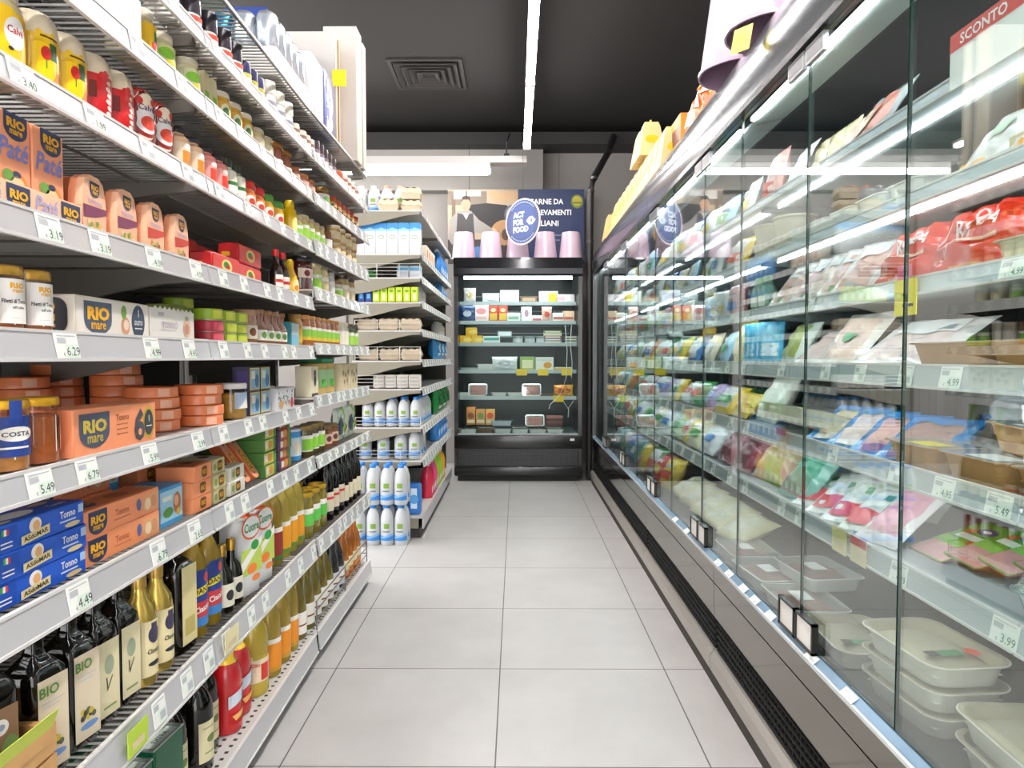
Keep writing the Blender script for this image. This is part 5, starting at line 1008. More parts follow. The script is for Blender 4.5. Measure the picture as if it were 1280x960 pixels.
bb = MB(); bb.box(-.44, -.03, -L / 2 - .001, -L / 2 + .03, .062, .124, BEIGE); ps.append(('base_bracket', bb))
for y in (-L / 2 + .02, 0, L / 2 - .02): ps.append(('upright', MB().box(-.46, -.43, y - .018, y + .018, 0, 2.12, BEIGE)))
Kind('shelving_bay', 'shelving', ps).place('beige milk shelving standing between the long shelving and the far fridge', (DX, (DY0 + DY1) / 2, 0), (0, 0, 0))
# milk bottle: white, blue cap, blue band
MW = mat('#bfc2c4', .35, coat=.2)
def milkb(h, r, cap='#2b7fd0'):
    def d(q, mp): q.decal(rect(-r * 1.2, r * 1.2, h * .12, h * .24), mp, mat('#3c86cf', .45), .0008); q.decal([(-r * 1.1, h * .2), (r * 1.1, h * .3), (r * 1.1, h * .24), (-r * 1.1, h * .16)], mp, mat('#7fb2e4', .45), .001); q.decal(rect(-r * .35, r * .45, h * .42, h * .54), mp, mat('#7aa23c', .5), .0008); q.decal(rect(-r * .5, r * .5, h * .33, h * .36), mp, mat('#6a7684', .5), .0008)
    return K_bottle('milk_bottle', 'bottle', [(r * .9, 0), (r, h * .03), (r, h * .5), (r * .97, h * .53), (r, h * .56), (r * .96, h * .66), (r * .72, h * .82), (r * .42, h * .9), (r * .4, h * .93)], MW, mat(cap, .4), [(r * .44, h * .91), (r * .46, h * .925), (r * .46, h * .985), (r * .4, h)], None, d, n=20)
mb, ms = milkb(.245, .042), milkb(.185, .036)
def film_wrap(w, d, h):
    q = MB(); q.rbox(-w / 2, w / 2, -d / 2, d / 2, .004, h * .86, glass('#f4f7f9', .8, .05, .08), .02, 3); return q
n = 0
for lv, z, desc in ((0, .0005, 'lower pack on the floor'), (1, .2465, 'upper pack')):
    for j in range(2):
        for i in range(3 if lv == 0 else 4):
            if lv == 1 and False: pass
            mb.place('white milk bottle in the %s before the milk shelving, %s row, %s from the aisle' % (desc, ('front', 'back')[j], ORD[i]), (-.70 - .0855 * i - (0 if lv == 0 else .0) + lv * .0, 4.125 + .0855 * j, z), (0, 0, .1 * (i - 1)), 'milk bottles stacked on the floor')
    if lv == 0:
        for j in range(2): mb.place('white milk bottle in the lower pack before the milk shelving, %s row, fourth from the aisle' % ('front', 'back')[j], (-.70 - .0855 * 3, 4.125 + .0855 * j, z), (0, 0, .2), 'milk bottles stacked on the floor')
tag(add('shrink_wrap', film_wrap(.35, .175, .245).mesh(), None, (-.828, 4.168, .0005)), 'clear wrap around the lower pack of milk bottles', 'wrap') if False else None
FR = (0, 0, 0)      # these face the camera
def across(kind, desc, z, xs, ys, group=None, rot=0):
    for j, y in enumerate(ys):
        for i, x in enumerate(xs):
            kind.place('%s, %s from the aisle%s' % (desc, ORD[i], '' if j == 0 else ', %s row back' % ORD[j]), (x, y, z + .0005), (0, 0, rot), group or desc)
def along(kind, desc, z, x, ys, rot=pi / 2, group=None):
    for i, y in enumerate(ys): kind.place(desc + (', %s from the camera' % ORD[i] if len(ys) > 1 else ''), (x, y, z + .0005), (0, 0, rot), group or (desc if len(ys) > 1 else None))
def d_mc(q):
    mp = front(-.068); q.decal(rect(-.034, .034, .155, .192), mp, mat('#3d8fd6', .45), .0008); q.decal([(-.034, .15), (0, .165), (.034, .152), (.034, .145), (-.034, .14)], mp, mat('#8cc0ea', .45), .001); q.decal(ell(0, .105, .02, .012), mp, mat('#5f8a54', .5), .0008); q.decal(ell(0, .105, .016, .008), mp, LAB, .0012)
    q.decal(rect(-.024, .024, .05, .054), mp, TKL, .0008); mq = endp(.0345); q.decal(rect(0, .066, .155, .192), lambda u, z, o: (.0345 + o, u - .067, z), mat('#3d8fd6', .45), .0008)
mkc = MB(); mkc.rbox(-.0345, .0345, -.068, 0, 0, .19, mat('#d2d5d6', .4), .002, 1); d_mc(mkc)
gab = MB(); gab.prism([(-.0335, .19), (.0335, .19), (.0335, .194), (-.0335, .194)], -.067, -.001, mat('#3d8fd6', .4))
mkC = Kind('milk_carton', 'carton', [('body', mkc), ('fold', gab)])
across(mkC, 'white milk carton with a blue top', DZ['milk carton'], [-.632 - .0705 * i for i in range(6)], [4.36], rot=0)
across(mkC, 'white milk carton with a blue top', DZ['basket'], [-.635 - .0735 * i for i in range(2)], [4.46], group='milk cartons in the wire basket') if False else None
for i in range(2): K_box('dairy_carton', 'carton', .075, .06, .085, mat('#d9e2ea', .4), lambda q: q.decal(rect(-.035, .035, .05, .08), front(-.06), LBLUE), .002).place('short blue and white carton on the basket shelf, %s from the aisle' % ORD[i], (-.645 - .08 * i, 4.44, DZ['basket']), FR, 'short blue and white cartons')
grb = MB(); mp = pillow(grb, .09, .06, .04, lambda s, t: mat('#3fa043', .4), seed=5); Kind('salad_bag', 'bag', grb).place('small green bag on the basket shelf', (-.93, 4.36, DZ['basket']), FR)
mlk1 = milkb(.19, .04, '#eceeee'); mlk2 = milkb(.19, .04, '#e8a08a')
for i, x in enumerate([-.68, -.765, -.85, -.93]): (mlk2 if i < 2 else mlk1).place('white milk bottle with a %s cap on the topmost milk shelf, %s from the aisle' % ('pink' if i < 2 else 'white', ORD[i]), (x - .07, 4.45, DZ['carton top']), FR, 'milk bottles on the topmost milk shelf')
for i, x in enumerate([-.68, -.765, -.85, -.93]): (mlk2 if i < 2 else mlk1).place('white milk bottle with a %s cap, second row of the topmost milk shelf, %s from the aisle' % ('pink' if i < 2 else 'white', ORD[i]), (x - .07, 4.54, DZ['carton top']), FR, 'milk bottles on the topmost milk shelf')
def eggbox(w=.13, d=.1, c='#c9b79c'):
    q = MB(); nx, ny = 14, 8; vs = []; fs = []
    for j in range(ny + 1):
        for i in range(nx + 1):
            s, t = i / nx, j / ny; vs.append(((s - .5) * w, (t - .5) * d, .062 + .012 * abs(sin(s * pi * 3)) * (.5 + .5 * abs(sin(t * pi * 2))) - (.03 if i in (0, nx) or j in (0, ny) else 0)))
    for j in range(ny):
        for i in range(nx): a = j * (nx + 1) + i; fs.append((a, a + 1, a + nx + 2, a + nx + 1))
    m = mat(c, .8, noise=.15, scale=60, bump=.3)
    q.raw(vs, fs, m, True); b = MB(); b.loft([[(x, y, z) for x, y in rrect(-w / 2 * k, w / 2 * k, -d / 2 * k, d / 2 * k, .01)] for k, z in ((.86, 0), (.88, .004), (1, .03), (1.03, .031), (1.03, .034))], mat(c, .8, noise=.15, scale=60, bump=.3))
    lb_ = MB(); lb_.decal(rect(-w * .3, w * .3, -d * .25, d * .25), topf(.0755), mat('#e9e2d2', .5))
    return Kind('egg_box', 'egg box', [('lid', q), ('base', b), ('label', lb_)])
eb = eggbox(); ew = eggbox(.13, .1, '#dedad2')
def eggs(kind, desc, zn, ys, nlev=1):
    for j, y in enumerate(ys):
        for i in range(3):
            for l in range(nlev): kind.place('%s, %s from the aisle%s%s' % (desc, ORD[i], ', %s row' % ORD[j] if j else '', (', ' + ('lower', 'upper')[l]) if nlev > 1 else ''), (-.665 - .136 * i, y, DZ[zn] + .0005 + .078 * l), FR, desc)
eggs(eb, 'brown egg box on the egg box shelf', 'egg box', [4.34])
eggs(eb, 'brown egg box on the lower egg box shelf', 'lower egg box', [4.36])
eb.place('brown egg box on the topmost milk shelf by the aisle, lower', (-.66, 4.36, DZ['carton top'] + .0005), FR, 'egg boxes on the topmost milk shelf'); eb.place('brown egg box on the topmost milk shelf by the aisle, upper', (-.66, 4.36, DZ['carton top'] + .0785), FR, 'egg boxes on the topmost milk shelf')
eb.place('brown egg box under the pink capped bottles', (-.80, 4.34, DZ['carton top'] + .0005), FR, 'egg boxes on the topmost milk shelf')
def d_li(q): mp = front(-.04); q.decal(rect(-.008, .008, .012, .05), mp, mat('#eef0c8', .5)); q.decal(ell(0, .066, .012, .006), mp, mat('#4f8a2e', .5))
across(K_box('juice_carton', 'carton', .043, .04, .092, mat('#b9d02c', .4, coat=.2), d_li, .002), 'small lime green carton', DZ['lime carton'], [-.635 - .048 * i for i in range(6)], [4.32])
across(K_box('juice_carton', 'carton', .04, .04, .07, mat('#1f3f8f', .4), lambda q: q.decal(rect(-.01, .01, .02, .05), front(-.04), LBLUE), .002), 'small dark blue carton', DZ['lime carton'], [-.635 - .29 - .046 * i for i in range(2)], [4.33])
gp = K_box('paper_pack', 'pack', .07, .09, .085, mat('#cfcac3', .6, noise=.08), lambda q: [q.decal(rect(-.028, .028, .012 + .024 * i, .026 + .024 * i), front(-.09), mat('#b3aea8', .6)) for i in range(3)], .006)
across(gp, 'pale grey pack in the wire guarded shelf', DZ['grey pack'], [-.64 - .075 * i for i in range(4)], [4.38])
across(ms, 'small white milk bottle with a blue cap', DZ['small bottle'], [-.635 - .076 * i for i in range(5)], [4.31, 4.40])
across(mb, 'white milk bottle on the shelf above the floor packs', DZ['large bottle'] - .06 + .06, [-.66, -.78, -.86, -.98], [4.34]) if False else None
across(milkb(.19, .04), 'white milk bottle on the shelf behind the floor packs', DZ['large bottle'], [-.645, -.735, -.845, -.96], [4.33])
across(milkb(.19, .04), 'white milk bottle farther in on the shelf behind the floor packs', DZ['large bottle'], [-.645, -.735], [4.45, 4.56], group='white milk bottles farther in')
# goods seen along the front edge of the milk shelving
def d_w(c): return lambda q, mp: (q.decal(ell(0, .06, .018, .03), mp, mat(c, .5), .001), q.decal(ell(0, .065, .01, .01), mp, WHITE, .0014))
def cleaner(c, cap, lab, h=.24, r=.042, nm='detergent_bottle'):
    return K_bottle(nm, 'bottle', [(r * .92, 0), (r, .006), (r, h * .55), (r * .8, h * .72), (r * .36, h * .85), (r * .34, h * .9)], mat(c, .3, coat=.3), mat(cap, .35), [(r * .4, h * .88), (r * .42, h * .9), (r * .42, h * .985), (r * .34, h)], None, d_w(lab))
along(cleaner('#2f86d6', '#cfe6f6', '#e7eef4', .23), 'blue bottle on the milk carton shelf near the far fridge', DZ['milk carton'], -.64, [5.55, 5.66, 5.77, 5.88, 5.99])
along(cleaner('#3a8fdc', '#3a8fdc', '#e7eef4', .105), 'low blue bottle on the basket shelf near the far fridge', DZ['basket'], -.64, [5.6, 5.71, 5.82, 5.93])
wb = K_bottle('cream_bottle', 'bottle', [(.036, 0), (.038, .005), (.038, .075), (.028, .095), (.018, .102)], MW, mat('#d9dde0', .35), [(.02, .1), (.02, .112), (.016, .115)], None, d_w('#c9b58a'))
along(K_box('cheese_carton', 'carton', .1, .08, .1, mat('#e9dcc9', .5), lambda q: q.decal(ell(0, .05, .03, .03), front(-.08), mat('#d98a5a', .5)), .003), 'cream carton along the aisle edge of the milk carton shelf', DZ['milk carton'], -.675, [4.62, 4.74, 4.86, 4.98])
along(wb, 'white round bottle on the egg box shelf near the far fridge', DZ['egg box'], -.645, [5.5, 5.6, 5.7, 5.8])
along(wb, 'white bottle along the aisle edge of the lime carton shelf', DZ['lime carton'] - .0, -.645, [4.5, 4.6])
def dbag(c, c2, nm='detergent_bag', w=.2, h=.19):
    q = MB(); mp = pillow(q, w, h, .09, lambda s, t: mat(c, .3, coat=.3), seed=len(c2) + int(h * 100)); q.decal(ell(0, h * .55, w * .3, h * .22), mp, mat(c2, .5), .001); q.decal(rect(-w * .25, w * .25, h * .18, h * .3), mp, mat('#eceae2', .5), .001); return Kind(nm, 'bag', q)
along(dbag('#3d9ade', '#bfe0f4', 'detergent_bag', .2, .17), 'light blue bag on the lower egg box shelf near the far fridge', DZ['lower egg box'], -.64, [5.35, 5.6, 5.85])
along(dbag('#1f8f3f', '#134a28', 'detergent_bag', .24, .24), 'green bag with dark print near the far fridge', DZ['grey pack'] - .24, -.63, [5.45, 5.75]) if False else None
along(dbag('#1f8f3f', '#134a28', 'detergent_bag', .24, .2), 'green bag with dark print on the small bottle shelf near the far fridge', DZ['small bottle'], -.635, [5.35, 5.65, 5.95])
along(ms, 'small white milk bottle along the aisle edge', DZ['small bottle'], -.635, [4.5, 4.6, 4.7, 4.8])
along(cleaner('#3b8fe0', '#e7eef4', '#dfeaf6', .17, .044), 'blue bottle on the large bottle shelf near the far fridge', DZ['large bottle'], -.64, [5.3, 5.42, 5.54, 5.66, 5.78, 5.9])
for c, nm, ys in (('#d8274a', 'red', [4.86, 4.96]), ('#e0508a', 'pink', [5.06, 5.16]), ('#9ac832', 'lime green', [5.27, 5.38, 5.49]), ('#e8a52a', 'yellow', [5.6, 5.71])):
    along(cleaner(c, '#eceae6', '#f0ece6', .26, .043), '%s bottle on the base of the milk shelving' % nm, .1355, -.64, ys)
def d_bp(q): mp = front(-.07); q.decal(rect(-.02, .02, .04, .17), mp, mat('#d6e6f4', .5)); q.decal(ell(0, .1, .028, .03), mp, mat('#5aa4e0', .5), .001)
bpk = K_box('tissue_pack', 'pack', .085, .07, .2, mat('#2a74c4', .35, coat=.3), d_bp, .012)
across(bpk, 'blue and white pack on the base of the milk shelving', .1355, [-.65, -.74, -.83], [4.38], rot=0)
# ------------------------------------------------------------------ far fridge against the back wall
FX, FY = .019, 6.27; FW = 1.176
BLK = mat('#121213', .3, coat=.4); BLK2 = mat('#1c1d1e', .35); TEAL = mat('#24302f', .5); LIPM = mat('#a9b2b4', .35, coat=.3)
def fr(*a): return a
ps = []
b = MB(); b.box(-FW / 2, -FW / 2 + .035, 0, .8, .1, 2.05, BLK); b.box(FW / 2 - .035, FW / 2, 0, .8, .1, 2.05, BLK); ps.append(('side_panel', b))
ps[0] = ('side_panel', MB().box(-FW / 2, -FW / 2 + .035, 0, .8, .1, 2.05, BLK)); ps.append(('side_panel', MB().box(FW / 2 - .035, FW / 2, 0, .8, .1, 2.05, BLK)))
bp_ = MB(); bp_.box(-FW / 2 + .035, FW / 2 - .035, .74, .8, .1, 2.0, TEAL)
for j in range(6):
    for i in range(50): bp_.box(-.53 + .0212 * i, -.518 + .0212 * i, .7385, .7395, 1.38 + .075 * j, 1.392 + .075 * j, mat('#93a5a6', .4))
ps.append(('back_panel', bp_))
hd = MB(); hd.prism([(0, 0), (0, 0)], 0, 0, BLK) if False else None
prof = [(-.012, 1.88), (-.03, 1.9), (-.035, 1.95), (-.025, 2.03), (-.01, 2.05), (.8, 2.05), (.8, 2.0), (.05, 1.99), (.04, 1.9), (.01, 1.88)]
hd = MB(); nn = len(prof); hd.v = [(-FW / 2, y, z) for y, z in prof] + [(FW / 2, y, z) for y, z in prof]
for i in range(nn): hd.f.append((i, (i + 1) % nn, nn + (i + 1) % nn, nn + i)); hd.mi.append(hd.mid(mat('#26272a', .12, .5))); hd.sm.append(False)
hd.f += [tuple(reversed(range(nn))), tuple(range(nn, 2 * nn))]; hd.mi += [0, 0]; hd.sm += [False, False]; ps.append(('canopy', hd))
ps.append(('lamp_strip', MB().box(-.5, .5, .05, .075, 1.862, 1.878, lamp(13., '#f4f8ff'))))
ps.append(('lower_front', MB().rbox(-FW / 2, FW / 2, -.03, .05, .30, .425, BLK, .012)))
gr = MB(); gr.box(-FW / 2 + .03, FW / 2 - .03, .0, .03, .14, .30, BLK2)
for i in range(22): gr.box(-.48 + .045 * i, -.476 + .045 * i, -.004, 0, .15, .27, mat('#3a3c3e', .4))
for j in range(4): gr.box(-.49, .49, -.004, 0, .15 + .04 * j, .153 + .04 * j, mat('#3a3c3e', .4))
ps.append(('grille', gr)); ps.append(('bumper', MB().rbox(-FW / 2, FW / 2, -.05, .04, .05, .14, BLK, .015))); ps.append(('plinth', MB().box(-FW / 2 + .03, FW / 2 - .03, .0, .78, 0, .06, mat('#0c0c0c', .6))))
tr = MB(); tr.box(-FW / 2 + .035, FW / 2 - .035, .03, .75, .41, .43, mat('#6f7a7c', .4)); tr.box(-FW / 2 + .035, FW / 2 - .035, .0, .03, .425, .44, LIPM); ps.append(('bottom_deck', tr))
FS = [1.665, 1.485, 1.275, 1.02, .77]
for i, z in enumerate(FS):
    s_ = MB(); dp = .5 if i < 2 else .56; s_.box(-FW / 2 + .037, FW / 2 - .037, .74 - dp, .74, z - .012, z - .004, mat('#8d999b', .35, .3)); ps.append(('shelf', s_, [('price_rail', MB().box(-FW / 2 + .037, FW / 2 - .037, .735 - dp, .742 - dp, z - .03, z + .004, LIPM)), ('lamp_strip', MB().box(-FW / 2 + .06, FW / 2 - .06, .745 - dp, .757 - dp, z - .02, z - .0125, lamp(7., '#f4f8ff')))]))  # lamp strips under these shelves are added to light the dim goods evenly
pt = MB(); pt.decal(rect(-.02, .02, -.01, .01), lambda x, z, o: (FW / 2 - .09 + x, -.031 - o, .385 + z), LAB); ps.append(('info_plate', pt))
for s in (-1, 1):
    x0, x1 = (-FW / 2 + .037, -.001) if s < 0 else (.001, FW / 2 - .037)
    ps.append(('glass_door', MB().box(x0, x1, .012, .018, .44, 1.88, glass('#f4faf8', 1, .004))))
Kind('fridge', 'fridge', ps).place('tall black display fridge facing down the aisle at the back wall', (FX, FY, 0), (0, 0, 0))
q = MB()
for pts in ([(.44, .3, 1.45), (.46, .3, 1.2), (.45, .28, .95), (.4, .27, .8), (.30, .26, .70), (.29, .28, .66)], [(.5, .3, 1.45), (.49, .3, 1.25), (.505, .28, 1.1), (.5, .28, .95)], [(.43, .3, .72), (.47, .29, .66), (.52, .29, .73)], [(.475, .28, .66), (.47, .28, .58)]):
    q.tube([(FX + x, FY + y - .165 , z) for x, y, z in pts], .004, mat('#d9dcdc', .5), 6)
tag(add('cable', q.mesh()), 'white cables hanging inside the far fridge', 'cable')
def fp(kind, label, u, i, dy=0., group=None, lean=0, dz=0.):
    "u: distance across from the fridge middle; i: shelf number"
    z = (FS[i] - .004 if i < 5 else .43) + .0006 + dz; y = FY + .74 - (.5 if i < 2 else .56 if i < 5 else .70) + .03 + dy
    kind.place(label, (FX + u, y, z), (lean, 0, 0), group)
def bx(nm, w, h, c, deco=None, d=.08): 
    q = MB(); q.rbox(-w / 2, w / 2, 0, d, 0, h, mat(c, .45), .002, 1)
    if deco: deco(q, front(0))
    return Kind(nm, 'carton', q)
def pk2(nm, w, h, c, c2, t=.04, seed=1):
    q = MB(); mp = pillow(q, w, h, t, lambda s, u: mat(c, .3, coat=.3), seed=seed); q.decal(ell(0, h * .5, w * .25, h * .2), mp, mat(c2, .5), .001); return Kind(nm, 'bag', q)
P = lambda c: mat(c, .5)
PX = lambda u: (u - 645) / 853 * 6.6 - FX     # width across at the shelf distance
fp(pk2('cheese_bag', .12, .14, '#e2e0da', '#c9a86a'), 'cream bag on the topmost shelf of the far fridge', PX(588), 0)
fp(pk2('cheese_bag', .17, .09, '#dce8ee', '#f2f6f8', seed=4), 'shiny pale bag on the topmost shelf of the far fridge', PX(614), 0)
fp(bx('cheese_carton', .18, .12, '#e9e6ee', lambda q, mp: (q.decal(rect(-.06, .02, .05, .09), mp, P('#c8bcd8')), q.decal(rect(.03, .08, .02, .08), mp, P('#d8d0e0')))), 'white and lilac carton on the topmost shelf of the far fridge', PX(637), 0)
fp(bx('cheese_carton', .16, .06, '#8a6a4a', lambda q, mp: q.decal(rect(-.06, .06, .015, .045), mp, P('#c9a888'))), 'low brown carton on the topmost shelf of the far fridge', PX(661), 0)
fp(bx('cheese_carton', .18, .11, '#ece9e0', lambda q, mp: q.decal(rect(0, .08, .01, .09), mp, P('#f0d030'))), 'white and yellow carton on the topmost shelf of the far fridge', PX(685), 0)
fp(bx('cheese_carton', .19, .08, '#f0dfe4', lambda q, mp: q.decal(rect(-.08, .0, .02, .06), mp, P('#e6bcc8'))), 'pale pink carton on the topmost shelf of the far fridge', PX(705), 0)
fp(pk2('snack_bag', .16, .15, '#25406f', '#c9d4e2', seed=7), 'dark blue bag on the second shelf of the far fridge', PX(585), 1)
fp(bx('cheese_carton', .14, .155, '#efe2e0', lambda q, mp: (q.decal(ell(0, .1, .05, .03), mp, P('#d98a8f')), q.decal(rect(-.05, .05, .02, .05), mp, P('#e6b8b4')))), 'white and pink carton on the second shelf of the far fridge', PX(602), 1)
for i, u in enumerate((617, 629)): fp(bx('pasta_carton', .085, .15, '#c8452f', lambda q, mp: (q.decal(rect(-.035, .035, .015, .08), mp, P('#d9b03a')), q.decal(ell(0, .11, .025, .018), mp, P('#f0d9a0')))), 'red and yellow carton on the second shelf of the far fridge, %s from the milk side' % ORD[i], PX(u), 1, group='red and yellow cartons')
fp(bx('cheese_carton', .13, .085, '#dfe6e0', lambda q, mp: q.decal(rect(-.05, .05, .02, .05), mp, P('#8fb39a'))), 'low white and green carton on the second shelf of the far fridge', PX(642), 1)
fp(bx('cheese_carton', .1, .14, '#f0eeee', lambda q, mp: q.decal(ell(0, .08, .02, .035), mp, P('#a98a9a'))), 'tall white carton on the second shelf of the far fridge', PX(658), 1)
fp(bx('cheese_carton', .1, .06, '#eee6e6', lambda q, mp: q.decal(rect(-.04, .04, .01, .03), mp, P('#cf5a6a'))), 'low white and red carton on the second shelf of the far fridge', PX(671), 1)
fp(pk2('snack_bag', .1, .14, '#e7b8a8', '#d8503a', seed=5), 'pink and red bag on the second shelf of the far fridge', PX(683), 1)
for i, u in enumerate((697, 710)): fp(bx('cheese_carton', .11, .085 if i == 0 else .1, ('#e9ece6', '#e8c0a0')[i], lambda q, mp: q.decal(rect(-.045, .045, .02, .045), mp, P('#c86a5a'))), ('white low carton with a red stripe on the second shelf of the far fridge', 'peach carton with a red stripe on the second shelf of the far fridge')[i], PX(u), 1)
for i, (u, dz) in enumerate(((583, 0), (597, 0), (590, .075))): fp(bx('butter_carton', .104, .075, '#f2b80c', lambda q, mp: q.decal(ell(.02, .035, .04, .02), mp, P('#f7dc6a'))), 'bright yellow carton in the far fridge, %s' % ('lower, by the fridge side', 'lower, inner one', 'on top')[i], PX(u), 2, dz=dz, group='bright yellow cartons')
fp(bx('cheese_carton', .16, .07, '#e6ecea', lambda q, mp: q.decal(rect(-.07, .07, .03, .055), mp, P('#4aa89a'))), 'white and teal carton beside the yellow cartons in the far fridge', PX(615), 2)
fp(bx('meat_tray', .14, .1, '#4a5450', lambda q, mp: q.decal(rect(-.06, .06, .02, .08), mp, P('#9aa4a0'))), 'dark flat pack leaning back in the far fridge', PX(631), 2, lean=R(-50))
tubk = K_jar('cheese_tub', 'tub', .05, .07, mat('#b9c4c4', .3, coat=.3), mat('#8a9698', .35), .016, (.012, .04, .05, mat('#d0d6d6', .5)), None, .98)
for i, u in enumerate((647, 662, 676)): fp(tubk, 'grey round tub on the third shelf of the far fridge, %s from the milk side' % ORD[i], PX(u), 2, dy=.05, group='grey round tubs')
for k_, (u, nm, c) in enumerate(((690, 'multi coloured', ('#c9a04a', '#5a8ab4', '#b4503a', '#d9d2c0', '#8a9a4a')), (714, 'dark', ('#2f3634', '#3a423f', '#343a38')))):
    for i, c_ in enumerate(c):
        fp(bx('ham_pack', .17, .024, c_, lambda q, mp: q.decal(rect(-.07, .07, .006, .018), mp, P('#e0dccf'))), '%s flat pack in a stack on the third shelf of the far fridge, %s from the bottom' % (nm, ORD[i]), PX(u), 2, dz=.0245 * i, group=nm + ' flat packs')
def traym(nm, w, d, h, c, fill, seed, filmc='#f3f5f4', lab=None):
    t = MB(); bowl(t, w, d, h, mat(c, .45), .02)
    m_ = MB(); mound(m_, w * .84, d * .84, h * .5, h * .4, mat(fill, .5, noise=.3, scale=40, bump=.3), seed)
    f = MB(); f.loft([[(x, y, z) for x, y in rrect(-w / 2 - .003, w / 2 + .003, -d / 2 - .003, d / 2 + .003, .02)] for z in (h + .0004, h + .001)], glass(filmc, .8, .05, .05))
    ps = [('tray', t), ('contents', m_), ('film', f)]
    if lab: l = MB(); l.decal(lab[0], topf(h + .001), mat(lab[1], .5), .0006); ps.append(('label', l))
    return Kind(nm, 'tray', ps)
wt1 = traym('meat_tray', .17, .12, .045, '#eceae6', '#c98a80', 1); wt2 = traym('meat_tray', .15, .11, .04, '#eceae6', '#d9cfc0', 2); br_ = traym('meat_tray', .16, .12, .03, '#7a5a3c', '#a0643c', 3)
fp(traym('meat_tray', .16, .11, .06, '#e6e6e2', '#e6e2d6', 4), 'white tray on the fourth shelf of the far fridge', PX(607), 3, dy=.06)
fp(pk2('cheese_bag', .25, .13, '#e2e4e4', '#b8bec0', .06, 3), 'large white bag with grey print on the fourth shelf of the far fridge', PX(631), 3, dy=.04)
fp(bx('pasta_carton', .14, .13, '#8fb35a', lambda q, mp: (q.decal(rect(-.05, .05, .02, .1), mp, P('#e8e2b4')), q.decal(rect(-.06, .06, .0, .015), mp, P('#d8b43a')))), 'green and cream carton on the fourth shelf of the far fridge', PX(659), 3)
fp(bx('pasta_carton', .17, .125, '#e6e2d6', lambda q, mp: (q.decal(ell(.03, .05, .04, .03), mp, P('#e89a2a')), q.decal(rect(-.07, .07, .09, .11), mp, P('#cfd6d2')))), 'cream and orange carton on the fourth shelf of the far fridge', PX(680), 3)
fp(bx('pasta_carton', .16, .03, '#e9dcb0', lambda q, mp: q.decal(rect(-.09, .09, .005, .02), mp, P('#e0a52a'))), 'flat yellow carton on the fourth shelf of the far fridge', PX(703), 3)
fp(traym('meat_tray', .18, .11, .025, '#dfe2e0', '#c9b8a8', 6), 'flat pale tray on the fourth shelf of the far fridge by the milk side', PX(588), 3, dy=.06)
for i, u in enumerate((598, 664)): fp(wt1, 'white meat tray tilted towards the aisle in the far fridge, %s' % ('nearer the milk side', 'middle one')[i], PX(u), 4, dy=.05, lean=R(58), group='tilted white meat trays')
for i, u in enumerate((583, 624, 644)): fp(wt2, 'flat white tray on the fifth shelf of the far fridge, %s from the milk side' % ORD[i], PX(u), 4, dy=.06, group='flat white trays')
fp(br_, 'low brown tray on the fifth shelf of the far fridge', PX(684), 4, dy=.06)
for i, u in enumerate((700, 708)): fp(pk2('snack_bag', .13, .11, ('#e8962a', '#e9b03a')[i], '#c8502a', .05, 8 + i), ('orange', 'yellow orange')[i] + ' bag on the fifth shelf of the far fridge', PX(u), 4, dy=.03 + .05 * i)
yt = MB(); yt.box(-.05, .05, -.001, 0, -.03, .03, mat('#f0cc1c', .5))
yk = Kind('price_card', 'price card', yt)
for i, (u, s) in enumerate(((652, 3), (678, 3), (707, 3), (697, 4))): yk.place('yellow price card on the %s shelf of the far fridge, %s' % (ORD[s], ('by the green carton', 'by the orange carton', 'by the flat carton', 'by the orange bags')[i]), (FX + PX(u), FY + .735 - .56 - .002, FS[s] - .02), (0, 0, 0))
for i, (u, c, c2, h) in enumerate(((589, '#c9803a', '#8a4a2a', .17), (601, '#d08a4a', '#6a8a3a', .15), (613, '#d9a050', '#c8402a', .15))):
    fp(bx('pasta_carton', .085, h, c, lambda q, mp: (q.decal(ell(0, .09, .03, .03), mp, P(c2)), q.decal(rect(-.035, .035, .02, .05), mp, P('#e6d8b0')))), 'orange brown carton at the bottom of the far fridge, %s from the milk side' % ORD[i], PX(u), 5, dy=.2, dz=.06, group='orange brown cartons')
for i, u in enumerate((587, 608, 629, 650, 671, 692)): fp(wt2 if i % 2 else br_, 'tray in the back row at the bottom of the far fridge, %s from the milk side' % ORD[i], PX(u), 5, dy=.24, group='back row trays in the far fridge')
fp(wt1, 'white tray with meat tilted forward at the bottom of the far fridge', PX(668), 5, dy=.16, lean=R(50), dz=.045)
fp(traym('meat_tray', .2, .11, .05, '#c9d2de', '#d9dce4', 9), 'bluish tray on the trays at the bottom of the far fridge', PX(627), 5, dy=.22, dz=.055)
for i in range(4): fp(bx('ham_pack', .16, .024, ('#5a3030', '#7a4038', '#4a2c2c', '#a86a60')[i]), 'dark red flat pack in a stack at the bottom of the far fridge, %s from the bottom' % ORD[i], PX(693), 5, dy=.2, dz=.05 + .0245 * i, group='dark red flat packs')
for i, u in enumerate((587, 608, 629, 650, 671, 692)): fp(traym('meat_tray', .16, .12, .04, ('#dfe0da', '#6a4a34')[i in (1,)], ('#cfc8b4', '#c88a7a', '#b8b09a')[i % 3], i), 'tray in the front row at the bottom of the far fridge, %s from the milk side' % ORD[i], PX(u), 5, dy=.05, group='front row trays in the far fridge')
